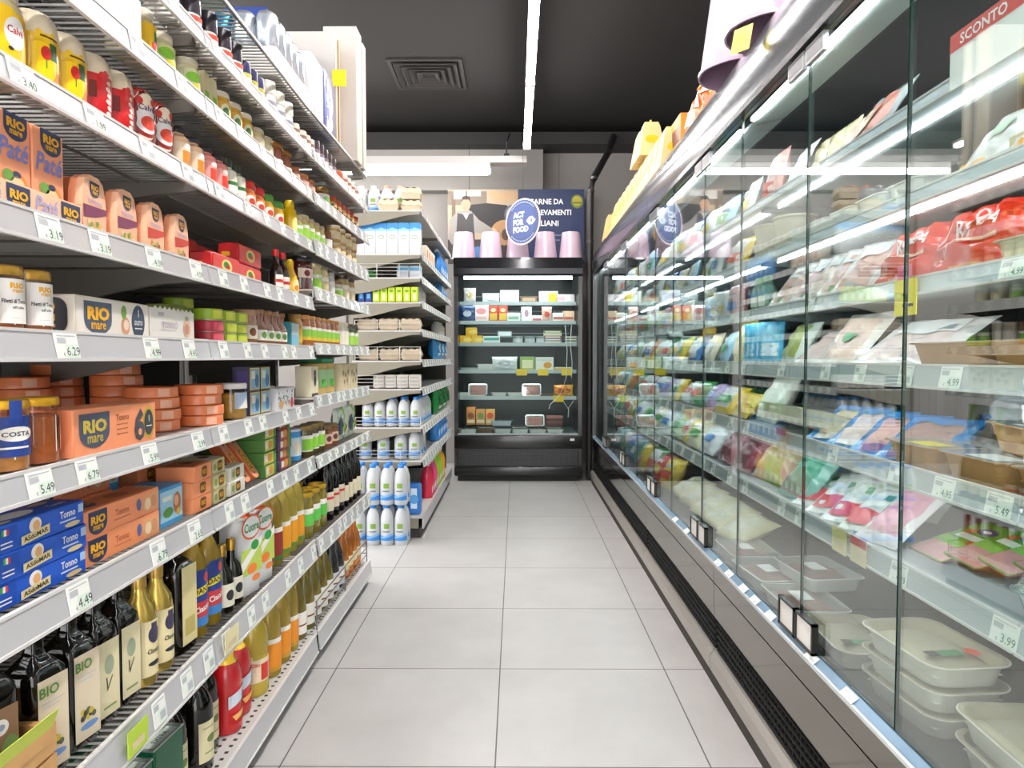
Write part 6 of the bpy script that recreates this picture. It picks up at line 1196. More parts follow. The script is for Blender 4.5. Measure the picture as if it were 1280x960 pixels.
# lilac tubs upside down on the far fridge
LIL = mat('#c9b2c4', .3, coat=.4)
def tub(r0, r1, h):
    b = MB(); b.lathe([(r0, 0), (r0 * .995, .012), (r0 * .97, .014), (r1, h - .01), (r1 * .95, h), (r1 * .3, h + .001)], LIL, 36, caps=(False, True))
    i_ = MB(); i_.lathe([(r0 * .97, .001), (r0 * .94, .01), (r1 * .95, h - .012), (r1 * .2, h - .011)], mat('#d2b0cc', .4), 36, caps=(False, True))
    rm = MB(); rm.lathe([(r0 * .97, 0), (r0 * 1.02, 0), (r0 * 1.02, .012), (r0 * .99, .013)], LIL, 36, caps=(False, False))
    return Kind('lilac_tub', 'tub', [('wall', b), ('lining', i_), ('rim', rm)])
tk_ = tub(.113, .086, .25)
for i, u in enumerate((580, 613.5, 647, 681.5, 713)): tk_.place('upturned lilac tub on the far fridge, %s from the milk shelving' % ORD[i], ((u - 645) * 6.42 / 853, 6.42, 2.0505), (0, 0, 0), 'lilac tubs on the far fridge')
# banner with a printed picture, and the round hanging sign
q = MB(); BX0, BX1, BZ0, BZ1 = -.70, .70, 2.10, 2.86
NV = mat('#122650', .5); yb_ = 7.06
q.box(BX0, BX1, yb_, yb_ + .012, BZ0, BZ1, NV)
mp = lambda x, z, o: (x, yb_ - o, z)
c1 = lambda c: mat(tuple(x * .5 for x in lin(c)), .6)
q.decal(rect(BX0, .02, BZ0, BZ1), mp, c1('#cdb79a'), .0006)
q.decal(rect(BX0, -.3, 2.70, 2.84), mp, c1('#8a7d6c'), .001); q.decal(rect(-.64, -.52, 2.76, 2.85), mp, c1('#e6e0d6'), .0014); q.decal(rect(-.5, -.36, 2.79, 2.85), mp, c1('#c9c6c4'), .0014); q.decal(rect(-.66, -.62, 2.4, 2.8), mp, c1('#7c6b58'), .0012)
q.decal(rect(BX0, .02, BZ0, 2.35), mp, c1('#3d352e'), .001)
# the animal: dark body, pale nose
q.decal([(-.5, 2.7), (-.3, 2.72), (-.1, 2.7), (.02, 2.62), (.02, 2.3), (-.2, 2.3), (-.4, 2.45)], mp, c1('#1e1c1d'), .0018); q.decal(ell(-.12, 2.42, .14, .13), mp, c1('#c99a68'), .0022); q.decal(ell(-.1, 2.4, .05, .06), mp, c1('#5a3f2c'), .0026); q.decal(ell(-.24, 2.4, .05, .07), mp, c1('#e2c39a'), .0026)
q.decal([(-.3, 2.86 - .03), (-.1, 2.84), (.02, 2.83), (.02, 2.74), (-.2, 2.72)], mp, c1('#d9b48a'), .0016)
# the man: head, shirt, waistcoat, arm
q.decal([(-.69, 2.35), (-.68, 2.55), (-.6, 2.64), (-.46, 2.64), (-.38, 2.55), (-.24, 2.46), (-.26, 2.4), (-.42, 2.42), (-.44, 2.3), (-.66, 2.3)], mp, c1('#a9a49e'), .003); q.decal([(-.62, 2.3), (-.6, 2.62), (-.52, 2.6), (-.44, 2.62), (-.42, 2.3)], mp, c1('#4a4748'), .0034)
q.decal([(-.55, 2.62), (-.51, 2.55), (-.48, 2.62)], mp, c1('#d8d8da'), .0038); q.decal(ell(-.515, 2.71, .05, .068), mp, c1('#d9a98a'), .0038); q.decal([(-.566, 2.72), (-.55, 2.785), (-.515, 2.795), (-.475, 2.785), (-.463, 2.72), (-.485, 2.755), (-.545, 2.755)], mp, c1('#3a302a'), .0042)
q.decal(ell(-.39, 2.22, .06, .06), mp, c1('#5a8fd0'), .004)
for i, (s_, z, wd) in enumerate((('CARNE DA', 2.735, .35), ('ALLEVAMENTI', 2.625, .43), ('ITALIANI', 2.515, .30))):
    q.text(s_, mp, .135 + wd / 2, z, .056, WHITE, wd)
q.decal(rect(.3, .5, 2.385, 2.4), mp, c1('#8a97ba'), .001); q.decal(rect(.3, .45, 2.335, 2.35), mp, c1('#8a97ba'), .001)
q.decal(ell(.625, 2.735, .062, .07), mp, c1('#8aa53c'), .001); q.decal(ell(.625, 2.74, .048, .052), mp, c1('#e3d24a'), .0014); q.decal(rect(.58, .67, 2.715, 2.73), mp, c1('#6f8a3a'), .0018)
q.decal(ell(-.03, 2.6, .09, .105), mp, c1('#6a6f86'), .004); q.decal(ell(-.03, 2.6, .07, .085), mp, c1('#c9cbd2'), .0044)
cord = MB()
for x in (-.48, .44): cord.tube([(x, yb_ + .006, BZ1), (x, yb_ + .006, 3.30)], .0025, INK, 6)
Kind('banner', 'banner', [('print', q), ('cord', cord)]).place('wide printed banner hanging above the far fridge, photo on one half and navy with white words', (0, 0, 0), (0, 0, 0))
q = MB(); SB = mat('#142e68', .4); rr_ = .205
q.prism(ell(0, 0, rr_, rr_, 40), -.004, .004, mat('#e2cfd6', .4), mat('#c9b4bc', .4)); 
for sg in (1, -1):
    mp = front(-.004) if sg > 0 else back_(.004)
    q.decal(ell(0, 0, rr_ * .94, rr_ * .94, 40), mp, SB, .0006); q.decal(ell(0, 0, rr_ * .74, rr_ * .74, 40), mp, mat('#183a7c', .4), .001)
    for t_, z in (('ACT', .065), ('FOR', .0), ('FOOD', -.065)):
        vs, fs, tw, th = text_geo(t_, .06); wd = tw * .055 / th * .95; q.text(t_, mp, -.11 + wd / 2, z, .055, mat('#cfd6e8', .5), wd, bold=.06, off=.0016)
    q.decal([(.045, .0), (.085, .04), (.078, .0), (.085, -.04)], mp, mat('#cfd6e8', .5), .0016); q.decal([(.155, .0), (.11, .04), (.12, .0), (.11, -.04)], mp, mat('#cfd6e8', .5), .0016); q.decal(ell(.1, 0, .016, .036), mp, mat('#cfd6e8', .5), .0016); q.decal(ell(.104, 0, .008, .022), mp, SB, .002)
    for i in range(15):
        a = pi * (.24 + .52 * i / 14); q.decal([(rr_ * .84 * cos(a) + .008 * cos(k * pi / 2 + a + .78), rr_ * .84 * sin(a) + .008 * sin(k * pi / 2 + a + .78)) for k in range(4)], mp, mat('#8fa6d4', .5), .0012)
        a = -a; q.decal([(rr_ * .84 * cos(a) + .008 * cos(k * pi / 2 + a + .78), rr_ * .84 * sin(a) + .008 * sin(k * pi / 2 + a + .78)) for k in range(4)], mp, mat('#8fa6d4', .5), .0012)
cd = MB(); cd.tube([(0, 0, rr_ - .003), (.0, 0, .704)], .0015, INK, 6)
Kind('hanging_sign', 'sign', [('disc', q), ('cord', cd)]).place('round navy sign hanging before the banner with white words', (.060, 6.12, 2.345), (0, 0, R(-42)))
# ------------------------------------------------------------------ glass door fridge wall on the other side
CY0, CY1 = .60, 6.18
MIR = mat('#8f8a82', .10, 1., noise=.05, scale=3); CAN = mat('#85888e', .2, 1., noise=.06, scale=4, bump=.03); SHELFM = mat('#b7bfc0', .35, .2); INN = mat('#12171a', .5)
def xprism(prof, y0, y1, m, smooth=False):
    "profile in x,z run along y"
    q = MB(); q.prism(prof, y0, y1, m, None, smooth); return q
L = CY1 - CY0
ps = [('kick_board', MB().box(.686, .72, CY0, CY1, 0, .046, mat('#2a241d', .6)))]
secs = [(CY0, 1.1), (1.1, 2.35), (2.35, 3.6), (3.6, 4.85), (4.85, CY1)]
for a, b in secs:
    ps.append(('bumper', xprism([(.684, .047), (.678, .052), (.676, .10), (.69, .118), (.73, .118), (.73, .047)], a + .003, b - .003, mat('#a8a29a', .3, .35))))
    ps.append(('lower_panel', xprism([(.692, .236), (.688, .355), (.73, .355), (.73, .236)], a + .0015, b - .0015, MIR)))
    ps.append(('upper_panel', xprism([(.688, .359), (.687, .418), (.73, .418), (.73, .359)], a + .0015, b - .0015, MIR)))
    g = MB(); g.box(.71, .73, a, b, .116, .236, mat('#060606', .5))
    for k in range(5): g.prism([(.698, .122 + .023 * k), (.712, .13 + .023 * k), (.712, .134 + .023 * k), (.698, .126 + .023 * k)], a + .01, b - .01, mat('#060606', .6, spec=.2))
    n = int((b - a) / .025)
    for k in range(n + 1): g.box(.702, .712, a + .01 + (b - a - .024) * k / n, a + .0125 + (b - a - .024) * k / n, .12, .232, mat('#080808', .5))
    ps.append(('grille', g))
    cpf = [(.69, 1.905)] + [(.69 - .014 * sin(pi * t) + .075 * t ** 2.2, 1.905 + .25 * t) for t in [i / 12 for i in range(1, 13)]] + [(1.7, 2.155), (1.7, 2.135), (.79, 2.135), (.72, 1.905)]
    ps.append(('canopy', xprism(cpf, a + .002, b - .002, CAN, True)))
    ps.append(('air_panel', xprism([(.80, 1.925), (.905, 1.945), (.905, 1.955), (.80, 1.935)], a + .01, b - .01, mat('#c9d6d0', .5))))
    ps.append(('lamp_strip', MB().box(.776, .787, a + .06, b - .06, 1.918, 1.93, lamp(24., '#f2f8ff'))))
ps += [('canopy_edge', MB().box(.686, .722, CY0, CY1, 1.885, 1.904, mat('#0d0d0e', .25))), ('inner_top', MB().box(.905, 1.55, CY0, CY1, 1.955, 1.975, INN)),
       ('deck', MB().box(.73, 1.5, CY0, CY1, .355, .37, mat('#1d2123', .4))), ('plinth', MB().box(.73, 1.6, CY0, CY1, 0, .355, mat('#151515', .6)))]
ps.append(('bottom_rail', xprism([(.685, .419), (.685, .427), (.690, .429), (.69, .419)], CY0, CY1, mat('#d5dbdd', .25, .6))))
ps.append(('label_strip', xprism([(.6905, .424), (.704, .441), (.713, .441), (.713, .42), (.6905, .42)], CY0, CY1, mat('#7f9ab0', .25, coat=.6, noise=.4, scale=6))))
bk_ = MB(); bk_.box(1.5, 1.56, CY0, CY1, .355, 1.96, INN)
for k in range(int(L / .06)): bk_.box(1.498, 1.4995, CY0 + .02 + .06 * k, CY0 + .035 + .06 * k, .5, 1.9, mat('#12181a', .5))
ps.append(('back_panel', bk_))
for y in (CY0, CY1 - .04): ps.append(('end_panel', xprism([(.69, 0), (1.7, 0), (1.7, 2.11), (.75, 2.11), (.69, 1.9)], y, y + .04, BLK)))
for y in (2.35, 3.6, 4.85):
    ps.append(('upright', MB().box(1.46, 1.498, y - .02, y + .02, .37, 1.95, mat('#4a5354', .4))))
seams = [.63, 1.251, 1.675, 2.165, 2.584, 3.09, 3.49, 3.98, 4.44, 4.94, 5.35, 5.80, 6.135]
meet = {1.675, 2.584, 3.49, 4.44, 5.35}
PANE = glass('#f4faf8', 1., .145); EDGE = mat('#16302a', .15, coat=.6)
chrome = mat('#3c3a36', .2, .9)
for i in range(len(seams) - 1):
    a, b = seams[i] + .0025, seams[i + 1] - .0025
    q = MB(); x0, x1, z0, z1 = .706, .712, .4415, 1.884
    q.raw([(x0, a, z0), (x0, b, z0), (x0, b, z1), (x0, a, z1)], [(0, 3, 2, 1)], PANE); q.raw([(x1, a, z0), (x1, b, z0), (x1, b, z1), (x1, a, z1)], [(0, 1, 2, 3)], PANE)
    for y, s in ((a, 1), (b, -1)): q.raw([(x0, y, z0), (x1, y, z0), (x1, y, z1), (x0, y, z1)], [(0, 1, 2, 3) if s > 0 else (3, 2, 1, 0)], EDGE)
    q.raw([(x0, a, z1), (x1, a, z1), (x1, b, z1), (x0, b, z1)], [(0, 1, 2, 3)], EDGE); q.raw([(x0, a, z0), (x1, a, z0), (x1, b, z0), (x0, b, z0)], [(3, 2, 1, 0)], EDGE)
    subs = []
    for my, s in ((seams[i], 1), (seams[i + 1], -1)):
        if my in meet:
            y0, y1 = (my + .006, my + .10) if s > 0 else (my - .10, my - .006)
            h = MB(); r_ = .0045
            for (p0, p1) in (((y0, .444), (y0, .512)), ((y0, .512), (y1, .512)), ((y1, .512), (y1, .444)), ((y1, .444), (y0, .444))):
                ya, yb2_ = sorted((p0[0], p1[0])); za, zb_ = sorted((p0[1], p1[1]))
                h.box(.690, .705, ya - r_ * .7, yb2_ + r_ * .7, za - r_ * .7, zb_ + r_ * .7, chrome)
            h.box(.694, .705, y0 + .003, y1 - .003, .447, .509, mat('#dedad4', .3)); subs.append(('handle', h))
            sm_ = MB(); sm_.box(.694, .7055, y0, y1, 1.835, 1.878, mat('#8f8f90', .35, .6)); sm_.box(.6935, .694, y0 + .006, y1 - .006, 1.842, 1.872, mat('#5b5b5e', .35, .6)); subs.append(('hinge_plate', sm_))
    ps.append(('glass_door', q, subs))
fz = Kind('display_fridge', 'fridge', ps); fz.place('long glass door fridge wall with a silver canopy along the aisle', (0, 0, 0), (0, 0, 0))
# shelves inside
RX = .82
RL = [('lowest', .701, .044, 0), ('second', .909, .04, 0), ('third', 1.122, .043, 0), ('fourth', 1.302, .034, 0), ('fifth', 1.481, .028, 1), ('topmost', 1.663, .026, 1)]
RZ = {n: z - .010 for n, z, h, l in RL}; RZ['deck'] = .3705
RT = {('fourth', 1): [(1.128, '4.99'), 1.9], ('third', 1): [(1.283, '4.99'), 1.43, 1.62, 1.8, 2.1], ('second', 1): [(1.295, '4.95'), (1.147, '5.49'), 1.46, 1.75], ('lowest', 1): [(1.44, '4.49'), (1.125, '3.99'), 1.95, 2.08]}
for nm, z, h, lampy in RL:
    for i, (a, b) in enumerate(secs):
        Ls = b - a - .006; ym = (a + b) / 2; q = MB(); q.box(-.66, -.004, -Ls / 2, Ls / 2, -.018, -.010, SHELFM)
        pp = [('board', q), ('price_rail', rail_mb(Ls, h, mat('#b4bcc0', .25, coat=.5)))]
        for y in (-Ls / 2 + .01, Ls / 2 - .01):
            bq = MB(); bq.prism([(-.02, -.018), (-.02, -.03), (-.655, -.085), (-.655, -.018)], y - .002, y + .002, mat('#7f8889', .4)); pp.append(('bracket', bq))
        pp.append(('lamp_strip', MB().box(-.062, -.056, -Ls / 2 + .04, Ls / 2 - .04, -.026, -.021, lamp(6.5, '#f2f8ff')) if lampy else MB().box(-.03, -.014, -Ls / 2 + .02, Ls / 2 - .02, -.026, -.019, lamp(5.5, '#f2f8ff'))))  # four lower levels: hidden strips added to brighten the goods
        tk = RT.get((nm, i))
        if tk is None: rr = random.Random(len(nm) + 11 * i); tk = [a + (b - a) * (k + .3 + .4 * rr.random()) / 7 for k in range(7)] if i else []
        for t in tk:
            ty, s = t if isinstance(t, tuple) else (t, None)
            if lampy: continue
            pp.append(('price_ticket', ticket(lambda u, zz, o, c=-(ty - ym), h=h: (.0012 + o - (zz - h * .5) * .008 / h, c + u, zz - h * .5), .062 if s else .05, h * .95, s)))
        Kind('fridge_shelf', 'shelf', pp, 'shelves of the fridge wall').place('fridge shelf behind the glass doors, %s level, %s section from the camera' % (nm, ORD[i]), (RX, ym, z), (0, 0, pi))
def rp(kind, label, lv, y, dep=.03, rz=0., lean=0., dz=0., group=None, roll=0.):
    return kind.place(label, (RX + dep, y, RZ[lv] + .0006 + dz), (lean, roll, -pi / 2 + rz), group)
def vac(nm, w, h, t, c, c2=None, seed=1, lab=None, see=False, cat='pack'):
    q = MB(); m1 = film(c, .35, .1) if see else mat(c, .25, coat=.4, noise=.12, scale=18); m2 = mat(c2, .4, noise=.42, scale=38) if c2 else m1
    mp = pillow(q, w, h, t, (lambda s, u: m2 if .12 < s < .88 and .1 < u < .86 else m1), seed=seed)
    if lab: 
        for (x0, x1, z0, z1, lc) in lab: q.decal(rect(x0 * w, x1 * w, z0 * h, z1 * h), mp, mat(lc, .45), .0012)
    return Kind(nm, cat, q)
# topmost level
rp(vac('meat_pack', .2, .17, .02, '#cfd6d8', '#b9705e', 2, [(-.3, .3, .02, .12, '#d8323a'), (-.3, .0, .3, .75, '#c9b59a')], True), 'leaning clear meat pack with a red strip on the topmost fridge shelf', 'topmost', 1.72, .03, 0, R(-32))
rp(vac('meat_pack', .16, .17, .02, '#d9dcd8', '#d9a8a0', 3, None, True), 'leaning clear ham pack behind the meat pack with the red strip', 'topmost', 1.86, .05, 0, R(-32))
rp(vac('fish_bag', .14, .19, .05, '#e2a09a', '#e9b8b0', 4, [(-.3, .3, .1, .4, '#d8403a')]), 'pink bag standing on the topmost fridge shelf', 'topmost', 2.36, .05, 0, R(-12))
rp(vac('fish_pack', .11, .19, .015, '#f0eeea', '#f4f2ee', 5, [(-.3, .3, .5, .6, '#8a8a8a')]), 'white flat pack leaning beside the pink bag', 'topmost', 2.20, .03, 0, R(-30))
for i in range(3): rp(vac('fish_pack', .09, .16, .02, '#d9cba4', '#cdbf98', 6 + i), 'tan pack on the topmost fridge shelf, %s from the camera' % ORD[i], 'topmost', 1.96 + .096 * i, .10, 0, R(-14), group='tan packs')
sc_ = MB(); sc_.box(-.11, .11, -.0015, 0, 0, .10, mat('#f2f1ee', .5)); sc_.decal(rect(-.11, .11, .068, .10), front(-.0015), mat('#d8392c', .45)); sc_.text('SCONTO', front(-.0015), -.02, .083, .019, WHITE, .12, off=.0018)
tag(add('promotion_card', sc_.mesh(), None, (RX - .012, 1.185, 1.632), (0, 0, -pi / 2)), 'white and red promotion card on the topmost fridge shelf edge', 'price card')
COLS = [('white', '#e9ecee'), ('blue', '#2f7fc8'), ('pale green', '#b9d9b0'), ('yellow', '#ecc832'), ('pink', '#e6a8b4'), ('cream', '#e9deC0'), ('light blue', '#a9d2ee'), ('green', '#3f9a50'), ('red', '#c8323a'), ('lilac', '#b9a0cc'), ('orange', '#e88a2c'), ('teal', '#3a9aa4'), ('brown', '#8a5c3a'), ('dark red', '#6f1c30')]
CD = dict(COLS)
def fill(lv, word, names, y0, y1, w, h, t, nm, lean=-20, dep=.04, seed=0, cat='bag', where=None):
    n = len(names); cnt = {}
    tot = {c: names.count(c) for c in names}
    for i, c in enumerate(names):
        rr = random.Random(seed * 100 + i); cnt[c] = cnt.get(c, -1) + 1
        key = (nm, w, h, t, c)
        if key not in FK: FK[key] = vac(nm, w, h, t, CD[c], rr.choice(['#eef0ee', CD[c], CD[c], '#d9e2e4']), seed * 7 + i, [(-.3, .3, .25, .5, rr.choice(['#f2f2f0', '#d8503a', '#3a7ab8', '#e8c83a', '#4a9a50'])), (-.25, .2, .6, .7, rr.choice(['#f2f2f0', '#d0d8dc']))], cat=cat)
        lab = '%s %s on the %s' % (c, word, where or lv + ' fridge shelf, farther doors')
        if tot[c] > 1: lab += ', %s %s one from the camera' % (ORD[cnt[c]], c)
        rp(FK[key], lab, lv, y0 + (y1 - y0) * (i + .5) / n, dep + rr.uniform(0, .03), rr.uniform(-.2, .2), R(lean + rr.uniform(-8, 8)), group='%ss on the %s fridge shelf' % (word, lv))
FK = {}
fill('topmost', 'bag', ['white', 'light blue', 'white', 'blue', 'white', 'pale green', 'white', 'light blue', 'pink', 'white', 'yellow', 'white', 'blue', 'white'], 2.55, 6.0, .19, .17, .05, 'frozen_bag', -14, .04, 1)
# fifth level
for i, y in enumerate([1.17, 1.30]): rp(vac('cheese_pack', .13, .17, .02, '#f0f2f0', '#f4f5f2', 11 + i, [(-.2, .2, .55, .75, '#bcd8c0'), (-.3, .2, .1, .2, '#e2a04a')]), 'white pack leaning back on the fifth fridge shelf, %s from the camera' % ORD[i], 'fifth', y, .03, 0, R(-38), group='white leaning packs')
K_box('cheese_carton', 'carton', .16, .1, .06, mat('#e6d9b4', .5), lambda q: q.decal(rect(-.06, .06, .01, .04), front(-.1), mat('#e08a3a', .5))).place('cream carton with an orange print on the fifth fridge shelf', (RX + .16, 1.16, RZ['fifth']), (0, 0, -pi / 2))
bw = MB(); bowl(bw, .13, .13, .06, mat('#d9d2bc', .4), .06, .85, n=8); bl_ = MB(); bl_.lathe([(.068, .0605), (.07, .062), (.07, .066), (.05, .068)], mat('#e6e0cc', .35), 28)
bk2 = Kind('salad_bowl', 'bowl', [('bowl', bw), ('lid', bl_)])
for i in range(3): rp(bk2, 'round cream bowl in a stack on the fifth fridge shelf, %s' % ('lowest', 'middle', 'topmost')[i], 'fifth', 2.30, .11, dz=.069 * i * .72 if False else .0685 * i, group='round cream bowls') if i < 2 else None
for i in range(2): rp(bk2, 'round cream bowl beside the stack on the fifth fridge shelf, %s' % ('lower', 'upper')[i], 'fifth', 2.46, .10, dz=.0685 * i, group='round cream bowls')
for i, y in enumerate([1.52, 1.66, 1.80, 1.94, 2.08]): rp(traym('salad_tray', .12, .15, .05, '#e9e9e4', ('#d8cfae', '#c9d2b4', '#e2d6c0')[i % 3], 20 + i), 'low white salad tray on the fifth fridge shelf, %s from the camera' % ORD[i], 'fifth', y, .10, group='salad trays on the fifth fridge shelf')
fill('fifth', 'bag', ['yellow', 'white', 'green', 'light blue', 'cream', 'blue', 'white', 'orange', 'light blue', 'white', 'pink', 'white', 'light blue', 'yellow'], 2.6, 6.0, .17, .15, .05, 'salad_bag', -18, .04, 2)
# fourth level
hm_ = [vac('ham_pack', .15, .2, .018, '#e4e0dc', ('#d9b0a4', '#cfa89a', '#e2c8bc', '#d4b2b0')[i % 4], 30 + i, [(-.3, .3, .68, .9, '#eceae8'), (-.12, .12, .1, .2, '#5a8a5a' if i % 2 else '#c9c4c0')]) for i in range(4)]
for i, y in enumerate([1.76, 1.85, 1.94, 2.03, 2.12, 2.21]): rp(hm_[i % 4], 'pale sliced ham pack leaning back on the fourth fridge shelf, %s from the camera' % ORD[i], 'fourth', y, .025, .32, R(-42), group='ham packs on the fourth fridge shelf')
ob = K_bottle('drink_bottle', 'bottle', [(.028, 0), (.031, .005), (.031, .08), (.02, .105), (.014, .112)], film('#9fc9b4', .3, .1), mat('#1f9a4a', .4), [(.0155, .108), (.016, .128), (.013, .131)], None, lambda q, mp: q.decal(rect(-.028, .028, .025, .06), mp, mat('#e6ece6', .5), .001))
for i, y in enumerate([2.40, 2.475]): rp(ob, 'green capped bottle on the fourth fridge shelf, %s from the camera' % ORD[i], 'fourth', y, .06, group='green capped bottles')
rb_ = MB(); mp = pillow(rb_, .25, .165, .07, lambda s, u: mat('#e8381c', .22, coat=.6, noise=.12, scale=9) if not (.3 < s < .75 and u < .12) else mat('#e9a06a', .3), nx=22, nz=18, wr=.009, seed=6)
rb_.text('RANA', mp, .0, .098, .032, WHITE, .11, off=.002, shear=.25, rot=.06); rb_.decal([(-.07, .065), (.06, .07), (.06, .062), (-.07, .057)], mp, mat('#f6c8a8', .5), .002)
rbk = Kind('pasta_bag', 'bag', rb_)
rp(rbk, 'bright red pasta bag leaning on the fourth fridge shelf, third from the camera', 'fourth', 1.56, .06, .12, R(-30), group='bright red pasta bags')
rp(rbk, 'bright red pasta bag leaning on the fourth fridge shelf, second from the camera', 'fourth', 1.335, .06, .16, R(-28), dz=.0, group='bright red pasta bags')
rp(rbk, 'bright red pasta bag leaning on the fourth fridge shelf, first from the camera', 'fourth', 1.07, .12, .2, R(-28), dz=.0, group='bright red pasta bags')
rp(traym('salad_tray', .15, .12, .045, '#d9d2b8', '#8aa04a', 41), 'clear lidded tray of green salad before the red pasta bags', 'fourth', 1.12, .065)
yc_ = MB(); yc_.box(-.04, .04, -.0015, 0, -.06, .015, mat('#f0dc30', .5)); yc_.box(-.03, .02, -.0015, 0, .015, .045, mat('#e06a8a', .5)); yc_.text('3', front(-.0015), .0, -.028, .03, INK, off=.0012); yc_.decal(rect(.012, .03, -.042, -.036), front(-.0015), INK)
tag(add('price_card', yc_.mesh(), None, (RX - .012, 1.425, 1.285), (0, 0, -pi / 2)), 'yellow and pink price card below the red pasta bags', 'price card')
fill('fourth', 'carton', ['pink', 'white', 'light blue', 'cream', 'white', 'pink', 'yellow', 'white', 'green', 'white', 'orange', 'white', 'pink', 'white'], 2.58, 6.0, .17, .13, .05, 'dairy_pack', -6, .04, 3, 'pack')
# third level
kt = MB(); KR = mat('#b5854f', .6, noise=.12, scale=30)
def kraft(seed, c, w=.22, d=.16, h=.055):
    t = MB(); bowl(t, w, d, h, KR, .025, .82, rim=.007)
    m_ = MB(); mound(m_, w * .9, d * .88, h * .55, h * .35, mat(c, .5, noise=.35, scale=30, bump=.3), seed)
    f = MB(); f.loft([[(x, y, z) for x, y in rrect(-w / 2 - .005, w / 2 + .005, -d / 2 - .005, d / 2 + .005, .025)] for z in (h + .0004, h + .0012)], film('#e3e6e2', .45, .08))
    l = MB(); l.decal(rect(-w * .1, w * .42, -d * .45, -d * .1), topf(h + .0012), mat(('#e9d24a', '#dfe3dc', '#d8dcd8')[seed % 3], .5), .0005)
    return Kind('kraft_tray', 'tray', [('tray', t), ('contents', m_), ('film', f), ('label', l)])
for i, (y, dz) in enumerate([(1.13, 0), (1.36, 0)]): rp(kraft(i, ('#d9b0a8', '#c9a08a')[i], .21), 'brown card tray with clear film on the third fridge shelf, %s from the camera' % ORD[i], 'third', y, .10, .03, dz=dz, group='brown card trays on the third shelf')
rp(vac('ham_pack', .3, .2, .02, '#e9e2e0', '#e4c8c4', 51, [(-.3, .35, .62, .9, '#f2f0ee'), (.05, .3, .66, .76, '#6a8a9a')]), 'large pale ham pack leaning on the third fridge shelf beside the card trays', 'third', 1.60, .04, .15, R(-55))
rp(vac('ham_pack', .22, .19, .025, '#e6dcd2', '#dfbfb2', 52, [(-.1, .12, .4, .55, '#5a9a6a')]), 'pale ham pack with a green spot on the third fridge shelf', 'third', 1.86, .04, .1, R(-40))
rp(vac('ham_pack', .2, .17, .025, '#e9e6e0', '#dcc0b8', 53), 'pale ham pack with no label on the third fridge shelf', 'third', 2.06, .05, .1, R(-52))
rp(vac('salad_bag', .16, .16, .06, '#dfe6da', '#a0a85a', 54), 'clear bag of green leaves on the third fridge shelf', 'third', 2.26, .08, 0, R(-30))
for i in range(4): rp(vac('cheese_pack', .09, .15, .02, '#4ab0d8', '#6ac0de', 55 + i, [(-.3, .3, .2, .5, '#e6f0f4')]), 'bright blue pack on the third fridge shelf, %s from the camera' % ORD[i], 'third', 2.37 + .05 * i, .06, .95, R(-6), group='bright blue packs')
rp(vac('cheese_bag', .17, .17, .05, '#f2c81c', '#f0e6a0', 60, [(-.2, .2, .2, .5, '#f7efc4')]), 'bright yellow bag on the third fridge shelf', 'third', 2.66, .05, 0, R(-14))
fill('third', 'bag', ['light blue', 'cream', 'blue', 'yellow', 'lilac', 'green', 'white', 'orange', 'brown', 'pale green', 'white', 'blue', 'yellow', 'white'], 2.8, 6.0, .18, .15, .06, 'salad_bag', -25, .04, 4)
# second level
for i, (y, dep, dz, c, rz) in enumerate([(1.07, .10, 0, '#c9a86a', 0), (1.27, .10, .0, '#e6d9a0', -.04), (1.47, .10, 0, '#d9c8b0', -.04), (1.24, .17, .058, '#cfd2c8', -.25)]):
    rp(kraft(i + 4, c, .178 if i < 3 else .22), 'brown card tray with clear film on the second fridge shelf, %s' % ('%s from the camera' % ORD[i] if i < 3 else 'on top of the others'), 'second', y, dep, rz, dz=dz, group='brown card trays on the second shelf')
rp(vac('salad_bag', .2, .14, .03, '#9fce6a', '#b9dc8a', 65, [(-.2, .1, .3, .6, '#4a78c0')]), 'light green bag behind the card trays on the second fridge shelf', 'second', 1.10, .22, .2, R(-62), dz=.02)
for i, (y, c2, dp) in enumerate([(1.52, '#b08a80', .05), (1.64, '#d9a8a0', .05), (1.77, '#e2c8c0', .045), (1.90, '#e6cfa8', .045)]):
    rp(vac('sliced_meat_pack', .17, .19, .018, '#2f8fd8', c2, 70 + i, [(-.4, .4, .78, .9, '#2f8fd8'), (-.3, .1, .04, .16, '#7a3a8a' if i < 2 else '#e6e2dc')]), 'sliced meat pack with a blue top lying back on the second fridge shelf, %s from the camera' % ORD[i], 'second', y, .05, .5, R(-60), group='sliced meat packs with blue tops')
for i, (y, c2) in enumerate([(1.30, '#5a3a38'), (1.42, '#4a3030'), (1.54, '#6a4a44')]): rp(vac('sliced_meat_pack', .19, .19, .018, '#1f5fa8', c2, 80 + i, [(-.4, .4, .8, .92, '#2f8fd8')]), 'dark sliced meat pack behind the card trays, %s from the camera' % ORD[i], 'second', y, .26, .55, R(-58), group='dark sliced meat packs')
rp(vac('ice_pack', .2, .16, .05, '#cfdde4', '#dbe6ea', 85, None, True), 'clear plastic pack standing on the second fridge shelf between the blue packs', 'second', 1.62, .33, 0, R(-20))
for i, y in enumerate([2.0, 2.16, 2.32]): rp(traym('fruit_tray', .13, .19, .045, '#d8d2b8', ('#d8c8a0', '#cfa88a', '#d9b8a8')[i], 90 + i, '#f4e6e4', (rect(-.06, .06, -.09, -.03), '#e0605a')), 'low tray with a red strip label on the second fridge shelf, %s from the camera' % ORD[i], 'second', y, .12, .15, R(-14), dz=.0, group='low trays with red strip labels')
rp(vac('cabbage_bag', .2, .2, .08, '#eef2e4', '#e2ead0', 95), 'large white leafy bag on the second fridge shelf', 'second', 2.52, .10, 0, R(-30))
